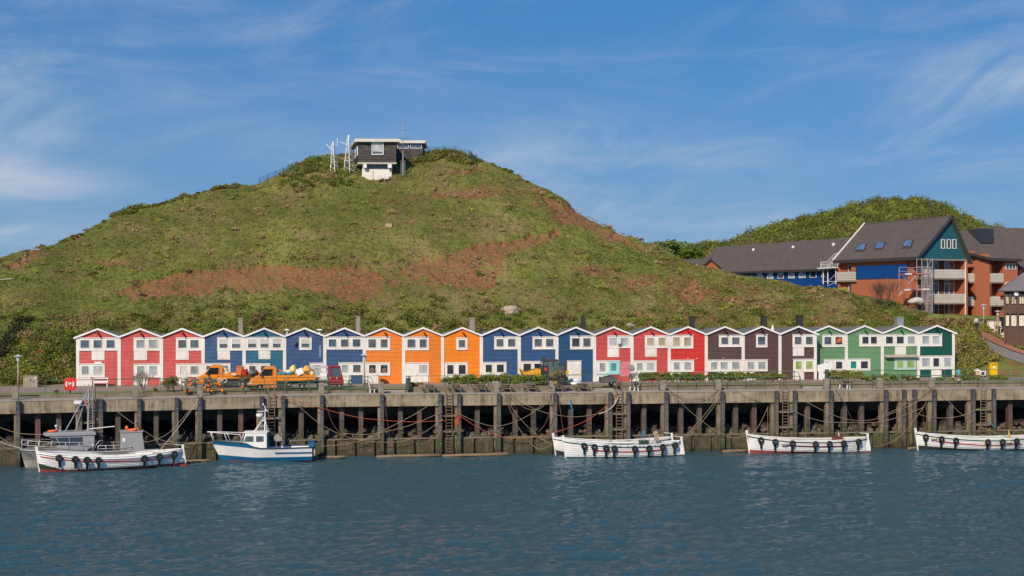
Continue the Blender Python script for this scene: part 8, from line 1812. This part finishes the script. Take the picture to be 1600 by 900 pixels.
# ------------------------------------------------------------------ hilltop station
SLATE = [plain('dark slate a', (0.060,0.052,0.048), 0.7), plain('dark slate b', (0.075,0.064,0.058), 0.7), plain('dark slate c', (0.050,0.044,0.042), 0.7)]
def station():
    D = 183.0; c = at(560, 254, D); L = Line((c.x,c.y), rad(1.5)); LS = Line((c.x,c.y), rad(1.5)-math.atan2(10,2.1)); root = thing('signal_station', 'dark slate clad hilltop building with white flat roof on a white base', 'building', (0,0,0)); T = lambda px: L.hit(px)[0]
    w = T(619.2); zb, zt = L.local(560,254)[1], L.local(560,222)[1]; dep = 9.5
    # left side leans back along its own line
    su = Vector((-0.205,0.979)); 
    def W(t, b, z): p = L.o + L.u*t + su*b; return Vector((p.x,p.y,z))
    m = MB(); m._add([W(0.03,0.05,zb),W(w,0.05,zb),W(w,dep,zb),W(0.03,dep,zb),W(0.03,0.05,zt),W(w,0.05,zt),W(w,dep,zt),W(0.03,dep,zt)],[(0,3,2,1),(4,5,6,7),(0,1,5,4),(1,2,6,5),(2,3,7,6),(3,0,4,7)]); m.build('wall', SLATE[2], root)
    def slates(p, q, z0, z1, rows, n, skip=None):
        for r in range(rows):
            for i in range(-1, n):
                a = (i + (0.5 if r % 2 else 0.0))/n; b = a + 1/n; a, b = max(0,a), min(1,b)
                if b-a < 0.08: continue
                za, zb_ = lerp(z0,z1,r/rows), lerp(z0,z1,(r+1)/rows); P0, P1 = p.lerp(q,a), p.lerp(q,b); d = (q-p).normalized(); nn = Vector((d.y,-d.x,0)); cc = (P0+P1)/2
                if skip and skip((a+b)/2, (za+zb_)/2): continue
                m = MB(); o = 0.055+0.012*R.random(); g = d*0.012; m._add([Vector((*(P0+g).xy,za+0.015))+nn*o,Vector((*(P1-g).xy,za+0.015))+nn*o,Vector((*(P1-g).xy,zb_))+nn*(o-0.03),Vector((*(P0+g).xy,zb_))+nn*(o-0.03),Vector((*(P0+g).xy,za+0.015)),Vector((*(P1-g).xy,za+0.015))],[(0,1,2,3),(4,5,1,0)])
                m.build('slate', SLATE[R.randrange(3)], root)
    wa, wb, wz0, wz1 = px_rect(L, 580.7, 599.4, 221.9, 241.8, 0.0)
    slates(W(0,0.05,0), W(w,0.05,0), zb, zt, 7, 6, lambda u, z: wa-0.2 < u*w < wb+0.2 and z > wz0)
    slates(W(0.03,dep,0), W(0.03,0.05,0), zb, zt, 7, 8)
    window_on(root, L, 580.7, 599.4, 222.2, 241.8, 0.07, 1, CLEAN, pane_material('w'))
    m = MB(); obox(m, L, wa+0.15, wb-0.15, 0.065, 0.075, wz0+0.15, wz0+0.45); m.build('lower_pane', GLASS, root)
    for (b0, b1) in ((0.6,3.2),(4.0,6.6)):
        m = MB(); q = [W(-0.02,b0,zb+1.1),W(-0.02,b1,zb+1.1),W(-0.02,b1,zt-0.35),W(-0.02,b0,zt-0.35)]; nn = Vector((-0.979,-0.205,0)); m._add([p+nn*0.12 for p in q]+[p for p in q],[(0,1,2,3),(0,4,5,1),(1,5,6,2),(2,6,7,3),(3,7,4,0)]); wf = m.build('window', CLEAN, root); cen = sum(q,Vector())/4; m = MB(); m._add([cen+(p-cen)*0.82+nn*0.13 for p in q],[(0,1,2,3)]); m.build('pane', GLASS, wf)
    # roof slab and floor slab
    for (z0, z1, e, nm) in ((zt, zt+0.42, 0.55, 'roof'), (zb-0.16, zb, 0.06, 'floor_edge')):
        m = MB(); m._add([W(-e,-e,z0),W(w+e*0.9,-e,z0),W(w+e*0.9,dep+e,z0),W(-e,dep+e,z0),W(-e,-e,z1),W(w+e*0.9,-e,z1),W(w+e*0.9,dep+e,z1),W(-e,dep+e,z1)],[(0,3,2,1),(4,5,6,7),(0,1,5,4),(1,2,6,5),(2,3,7,6),(3,0,4,7)]); m.build(nm, paint('weathered white slab', (0.70,0.66,0.58), 0.6, 0.5, (0.42,0.36,0.28)), root)
    # white base
    ba, bb = T(565), T(611.3); z0 = L.local(580,284)[1]-0.6; Yb = -0.7
    m = MB(); obox(m, L, ba, bb, -6.5, Yb, z0, zb-0.16); m.build('base', WALLM, root)
    for a, b in ((567.7,572.8),(606,612)): m = MB(); obox(m, L, T(a), T(b), Yb-0.1, 0.0, L.local(570,262)[1], zb-0.165); m.build('bracket', CLEAN, root)
    wd = window_on(root, L, 573.8, 605.6, 258.2, 263.5, Yb+0.06, 9, DGREY, DGLASS)
    m = MB(); t = T(582.3); obox(m, L, t-0.03, t+0.03, Yb+0.001, Yb+0.03, z0, L.local(580,266)[1]); m.build('door_edge', DGREY, root)
    # set back block
    D2 = 189.5; c2 = at(619, 254, D2); L2 = Line((c2.x,c2.y), rad(1.5)); T2_ = lambda px: L2.hit(px)[0]; w2 = T2_(661); y0 = L2.local(630,272)[1]; y1 = L2.local(630,224)[1]
    m = MB(); obox(m, L2, -0.5, w2, -6, -0.05, y0-1, y1); m.build('wall', SLATE[2], root)
    slates(Vector((*L2.o,0)) , L2.world(w2,0,0), y0, y1, 8, 5, lambda u, z: z > L2.local(630,232)[1])
    for a, b in ((620.8,638.6),(641,658.8)): window_on(root, L2, a, b, 224.2, 232, 0.08, 1, CLEAN, GLASS)
    m = MB(); obox(m, L2, -0.4, T2_(664.7), -6.5, 0.5, y1, y1+0.38); m.build('roof', paint('weathered white slab', (0.70,0.66,0.58), 0.6, 0.5, (0.42,0.36,0.28)), root)
    m = MB(); obox(m, L2, T2_(640.0)-0.04, T2_(640.0)+0.04, 0.09, 0.16, y0, y1); m.build('downpipe', DARK, root)
station()
def ter(px, py):
    lo, hi = 0.0, 1.05
    for _ in range(26):
        mid = (lo+hi)/2
        if proj(hill_point(px, mid))[1] > py: lo = mid
        else: hi = mid
    return hill_point(px, lo)
def lattice(label, px0, px1, ptop, ybase, ytop, D, arms):
    c = at((px0+px1)/2, ybase, D); k = D/F; hb = (px1-px0)*k/1.75; h = (ybase-ytop)*k; root = thing('lattice_mast', label, 'mast', c, 0.4, 'white lattice masts on the hilltop'); tx = (ptop-(px0+px1)/2)*k
    F3 = [Vector((hb*math.cos(a), hb*math.sin(a), -0.8)) for a in (0.3, 2.4, 4.5)]; Tp = [Vector((tx+0.18*math.cos(a), 0.18*math.sin(a), h)) for a in (0.3, 2.4, 4.5)]
    for a, b in zip(F3, Tp): m = MB(); m.tube([a, b], 0.055, 6); m.build('leg', CLEAN, root)
    for i in range(6):
        for j in range(3):
            u, v = i/6.5+0.05, (i+1)/6.5+0.05; m = MB(); m.tube([F3[j].lerp(Tp[j],u), F3[(j+1)%3].lerp(Tp[(j+1)%3],v)], 0.03, 4); m.build('brace', CLEAN, root)
    for i in (2,4):
        for j in range(3): u = i/6.5+0.05; m = MB(); m.tube([F3[j].lerp(Tp[j],u), F3[(j+1)%3].lerp(Tp[(j+1)%3],u)], 0.045, 4); m.build('ring_bar', CLEAN, root)
    for a, b, r in arms: m = MB(); m.tube([Vector((tx,0,h))+Vector(a), Vector((tx,0,h))+Vector(b)], r, 6); m.build('arm', CLEAN, root)
lattice('shorter white lattice mast left of the hilltop building', 516.5, 529.5, 520.3, 261, 225.5, 184, [((-0.1,0,-0.9),(-1.0,0,-0.05),0.1),((0,0,-0.1),(0.02,0,0.35),0.12),((0.62,0,-0.2),(0.62,0,0.95),0.04),((0,0,-0.15),(0.62,0,-0.15),0.03)])
lattice('taller white lattice mast beside the hilltop building', 537, 554.5, 544.6, 261.5, 217, 184, [((0,0,-0.1),(0.0,0,0.5),0.14),((-0.1,0,-1.0),(-1.25,0,-0.45),0.08),((-0.15,0,0.45),(0.15,0,0.45),0.1)])
def antenna():
    D = 184; b = at(629.6, 268, D); h = (268-188)*D/F; root = thing('antenna_mast', 'slender radio antenna mast in front of the hilltop building', 'antenna', b); s = D/F
    m = MB(); m.tube([(0,0,-0.6),(0.0,0,h*0.35)],0.09,6); m.tube([(0,0,h*0.35),(-0.02,0,h)],0.06,6); m.build('pole', GALV, root)
    for y, x0, x1 in ((188.5,-8,3.2),(203,-9.8,11.2),(216,-13.5,10)): m = MB(); z = (268-y)*s; m.tube([(x0*s,0,z+0.02),(x1*s,0.3,z-0.02)],0.03,4); [m.tube([(lerp(x0,x1,f)*s,-0.4,z),(lerp(x0,x1,f)*s,0.5,z)],0.02,4) for f in (0.1,0.35,0.75,0.95)]; m.build('crossarm', GALV, root)
    m = MB()
    for dx in (-0.28,0.28): m.tube([(dx,0,-0.6),(dx,0,1.6)],0.04,4)
    for i in range(6): m.bar((-0.28,0,0.2*i),(0.28,0,0.2*i+0.2),0.03)
    m.build('foot_frame', GALV, root)
antenna()
FEN = paint('green mesh fence', (0.02,0.085,0.075), 0.6)
def meshfence(label, pts, h):
    root = thing('mesh_fence', label, 'fence', (0,0,0), 0, 'green mesh fences on the hilltop')
    P = [ter(px, py) if t is None else hill_point(px, t) for px, py, t in pts]
    for p in P: m = MB(); m.tube([p-Vector((0,0,.3)), p+Vector((0,0,h))],0.045,5); m.build('post', FEN, root)
    m = MB()
    for a, b in zip(P, P[1:]):
        for k in range(11): z = h*(k+0.3)/10.5; m.bar(a+Vector((0,0,z)), b+Vector((0,0,z)), 0.014)
        n = max(3, int((b-a).length/0.22))
        for i in range(n): q = a.lerp(b, i/n); m.bar(q, q+Vector((0,0,h)), 0.014)
    m.build('mesh', FEN, root)
meshfence('green mesh fence on the left crest of the hill', [(405,0,1.0),(418,0,1.0),(430,0,1.0),(443,0,1.0),(458,0,1.0)], 0.85)
meshfence('green mesh fence behind the bushes right of the hilltop building', [(662,0,1.02),(669,0,1.01),(682,0,1.01),(696,0,1.01),(711,0,1.01),(727,0,1.0),(737,0,0.99)], 1.2)
meshfence('green mesh fence running downhill at the end of the bushes', [(733,0,0.99),(735.5,0,0.975),(738,0,0.96),(740.5,0,0.945)], 1.3)
for px, py, w, h, lb in ((592,276.5,5.8,6.5,'white slatted crate stack before the base of the hilltop building'),(604,276.8,7,4.8,'low white shelf before the base of the hilltop building')):
    p = at(px, py+3.0, 182.6); k = 182.6/F; root = thing('crate_stack', lb, 'crate', p)
    for i in range(5): m = MB(); m.box(-w*k/2,w*k/2,-0.25,0.25,h*k*(i/5),h*k*(i/5+0.15)); m.build('slat', CLEAN, root)
    for x in (-1,1): m = MB(); m.box(x*w*k/2-0.03,x*w*k/2+0.03,-0.255,0.255,0,h*k); m.build('upright', WHITE, root)
p = ter(607.5, 353.5); m = MB(); m.box(-0.42,0.42,-0.3,0.3,-0.15,0.36); o = m.build('stone_block', concrete('sand block', (0.46,0.36,0.25), (0.5,0.4,0.28), (0.35,0.27,0.18), 2), bevel=0.03); o.location = p; o.rotation_euler = (0.02,0.05,0.1); tag(o, 'squared pale stone block lying alone on the grassy slope', 'stone')
def heap(px, py, w, h, label, mat, seed):
    p = ter(px, py); k = p.y/F; m = MB(); rg = np.random.RandomState(seed); m.ball((0,0,0), w*k/2, w*k/3.2, h*k, 14, 8)
    for i in range(len(m.v)): v = m.v[i]; f = 0.88+0.24*rg.rand(); m.v[i] = (v[0]*f, v[1]*f, v[2]*f)
    o = m.build('boulder', mat, smooth=False); o.location = p; tag(o, label, 'boulder')
PALE = concrete('pale rock', (0.40,0.31,0.25), (0.48,0.39,0.32), (0.28,0.20,0.15), 1.5, 0.3)
heap(797, 486, 35, 8.5, 'pale flat boulder lying at the foot of the grassy hill', PALE, 1); heap(984, 512, 20, 7, 'pale boulder just above the roofs of the red cabins', PALE, 2)
p = ter(8, 438); m = MB(); m.bar(p+Vector((-0.9,0,.08)), p+Vector((0.8,0,.22)), 0.08, 0.13); tag(m.build('plank', paint('greyed plank', (0.42,0.37,0.31), 0.8)), 'pale plank lying on the hillside at the left edge', 'plank')
p = ter(66, 560); root = thing('marker_post', 'short white marker post with a rusty red plate in the scrub at the left', 'post', p); m = MB(); m.bar((0,0,-0.2),(0,0,0.75),0.07); m.build('post', CLEAN, root); m = MB(); m.box(-0.14,0.14,-0.05,-0.035,0.45,0.95); m.build('plate', RED_B, root)
# scrub along the road and before the brick building
def scrub():
    rg = np.random.RandomState(23); C, S, col = [], [], []
    def put(px, py, s, ci): p = on_ramp(px, py); C.append((p.x,p.y,p.z+s*0.2)); S.append(s); col.append(GREENS[ci]*rg.uniform(.8,1.2))
    for _ in range(260):
        py = rg.uniform(516, 588); right = interp(py, [(510,1521),(530,1527),(548,1541),(562,1560),(575,1525),(590,1510)]); px = rg.uniform(1488, right); put(px, py, rg.uniform(.45,.95), rg.choice([0,1,2,3,4,5]))
    for _ in range(120): px = rg.uniform(1538,1640); py = interp(px,[(1535,522),(1554,531),(1573,541),(1600,553)])-rg.uniform(0.5,5)-4; put(px, py, rg.uniform(.12,.3), rg.choice([0,1,4,5]))
    for _ in range(26): put(rg.uniform(1534,1546), rg.uniform(508,520), rg.uniform(.25,.5), rg.choice([0,1,3]))
    for _ in range(90): put(rg.uniform(1440,1525), rg.uniform(500,512), rg.uniform(.2,.5), rg.choice([4,5,5,1]))
    o = tri_obj('undergrowth', [leaf_cloud(rg, np.array(C), np.array(S)*1.2, 90, 0.2, np.array(col))], LEAF); tag(o, 'scrub covering the bank beside the climbing road', 'undergrowth', kind='stuff')
scrub()
def bare(px, py, h, label, seed):
    rgb = random.Random(seed); p = ter(px, py); root = thing('bare_bush', label, 'bush', p); m = MB(); t2 = MB()
    def tw_(mb, p, d, L_, r, lev):
        q = p + d*L_; mb.tube([p, q], [r, r*.6], 4)
        if lev == 0: return
        for _ in range(4): nd = (d + Vector((rgb.uniform(-.5,.5), rgb.uniform(-.5,.5), rgb.uniform(0,.5)))).normalized(); tw_(t2, q - d*L_*rgb.uniform(0,.5), nd, L_*rgb.uniform(.6,.8), r*.65, lev-1)
    for k in range(6): tw_(m, Vector((rgb.uniform(-.8,.8),rgb.uniform(-.3,.3),-.1)), Vector((rgb.uniform(-.3,.3),rgb.uniform(-.3,.3),1)).normalized(), h*0.4, 0.035, 3)
    m.build('trunk', plain('grey bark',(0.12,0.075,0.055),0.9), root); t2.build('twig', plain('reddish twigs',(0.17,0.09,0.065),0.9), root)
bare(1383, 482, 4.2, 'tall bare reddish shrub before the brick wall of the gable building', 3); bare(1368, 478, 3.4, 'smaller bare reddish shrub before the brick wall', 5); bare(1000, 378, 1.2, 'thin bare bush on the skyline at the end of the hill', 8)
def tree(px0, px1, y0, y1, D, label, cols, seed):
    c = at((px0+px1)/2, y1, D); k = D/F; w = (px1-px0)*k/2; h = (y1-y0)*k; rg = np.random.RandomState(seed); root = thing('leafy_tree', label, 'tree', c); n = 16
    C = np.stack([rg.uniform(-w*.75,w*.75,n), rg.uniform(-w*.5,w*.5,n), h*rg.uniform(.25,.8,n)],1); col = np.array([cols[rg.randint(len(cols))] for _ in range(n)])*rg.uniform(.8,1.2,(n,1)); o = tri_obj('crown', [leaf_cloud(rg, C, np.full(n, h*.3), 170, 0.34, col, 0.9)], LEAF); o.parent = root
    m = MB(); m.tube([(0,0,-2),(0.1,0,h*.35),(0,0,h*.7)],[.25,.16,.05],7)
    for q in C[:7]: m.tube([(0,0,h*.2), Vector(q)*0.6+Vector((0,0,h*.15)), q],[.1,.06,.03],5)
    m.build('trunk', plain('grey bark',(0.12,0.075,0.055),0.9), root)
tree(1010, 1082, 374, 412, 215, 'pale green leafy tree in the gap beside the long dark roof', [(0.17,0.22,0.06),(0.14,0.19,0.04),(0.20,0.24,0.09)], 3)
tree(1060, 1096, 384, 412, 212, 'brighter green tree just left of the long dark roof', [(0.14,0.20,0.025),(0.10,0.16,0.02)], 4)
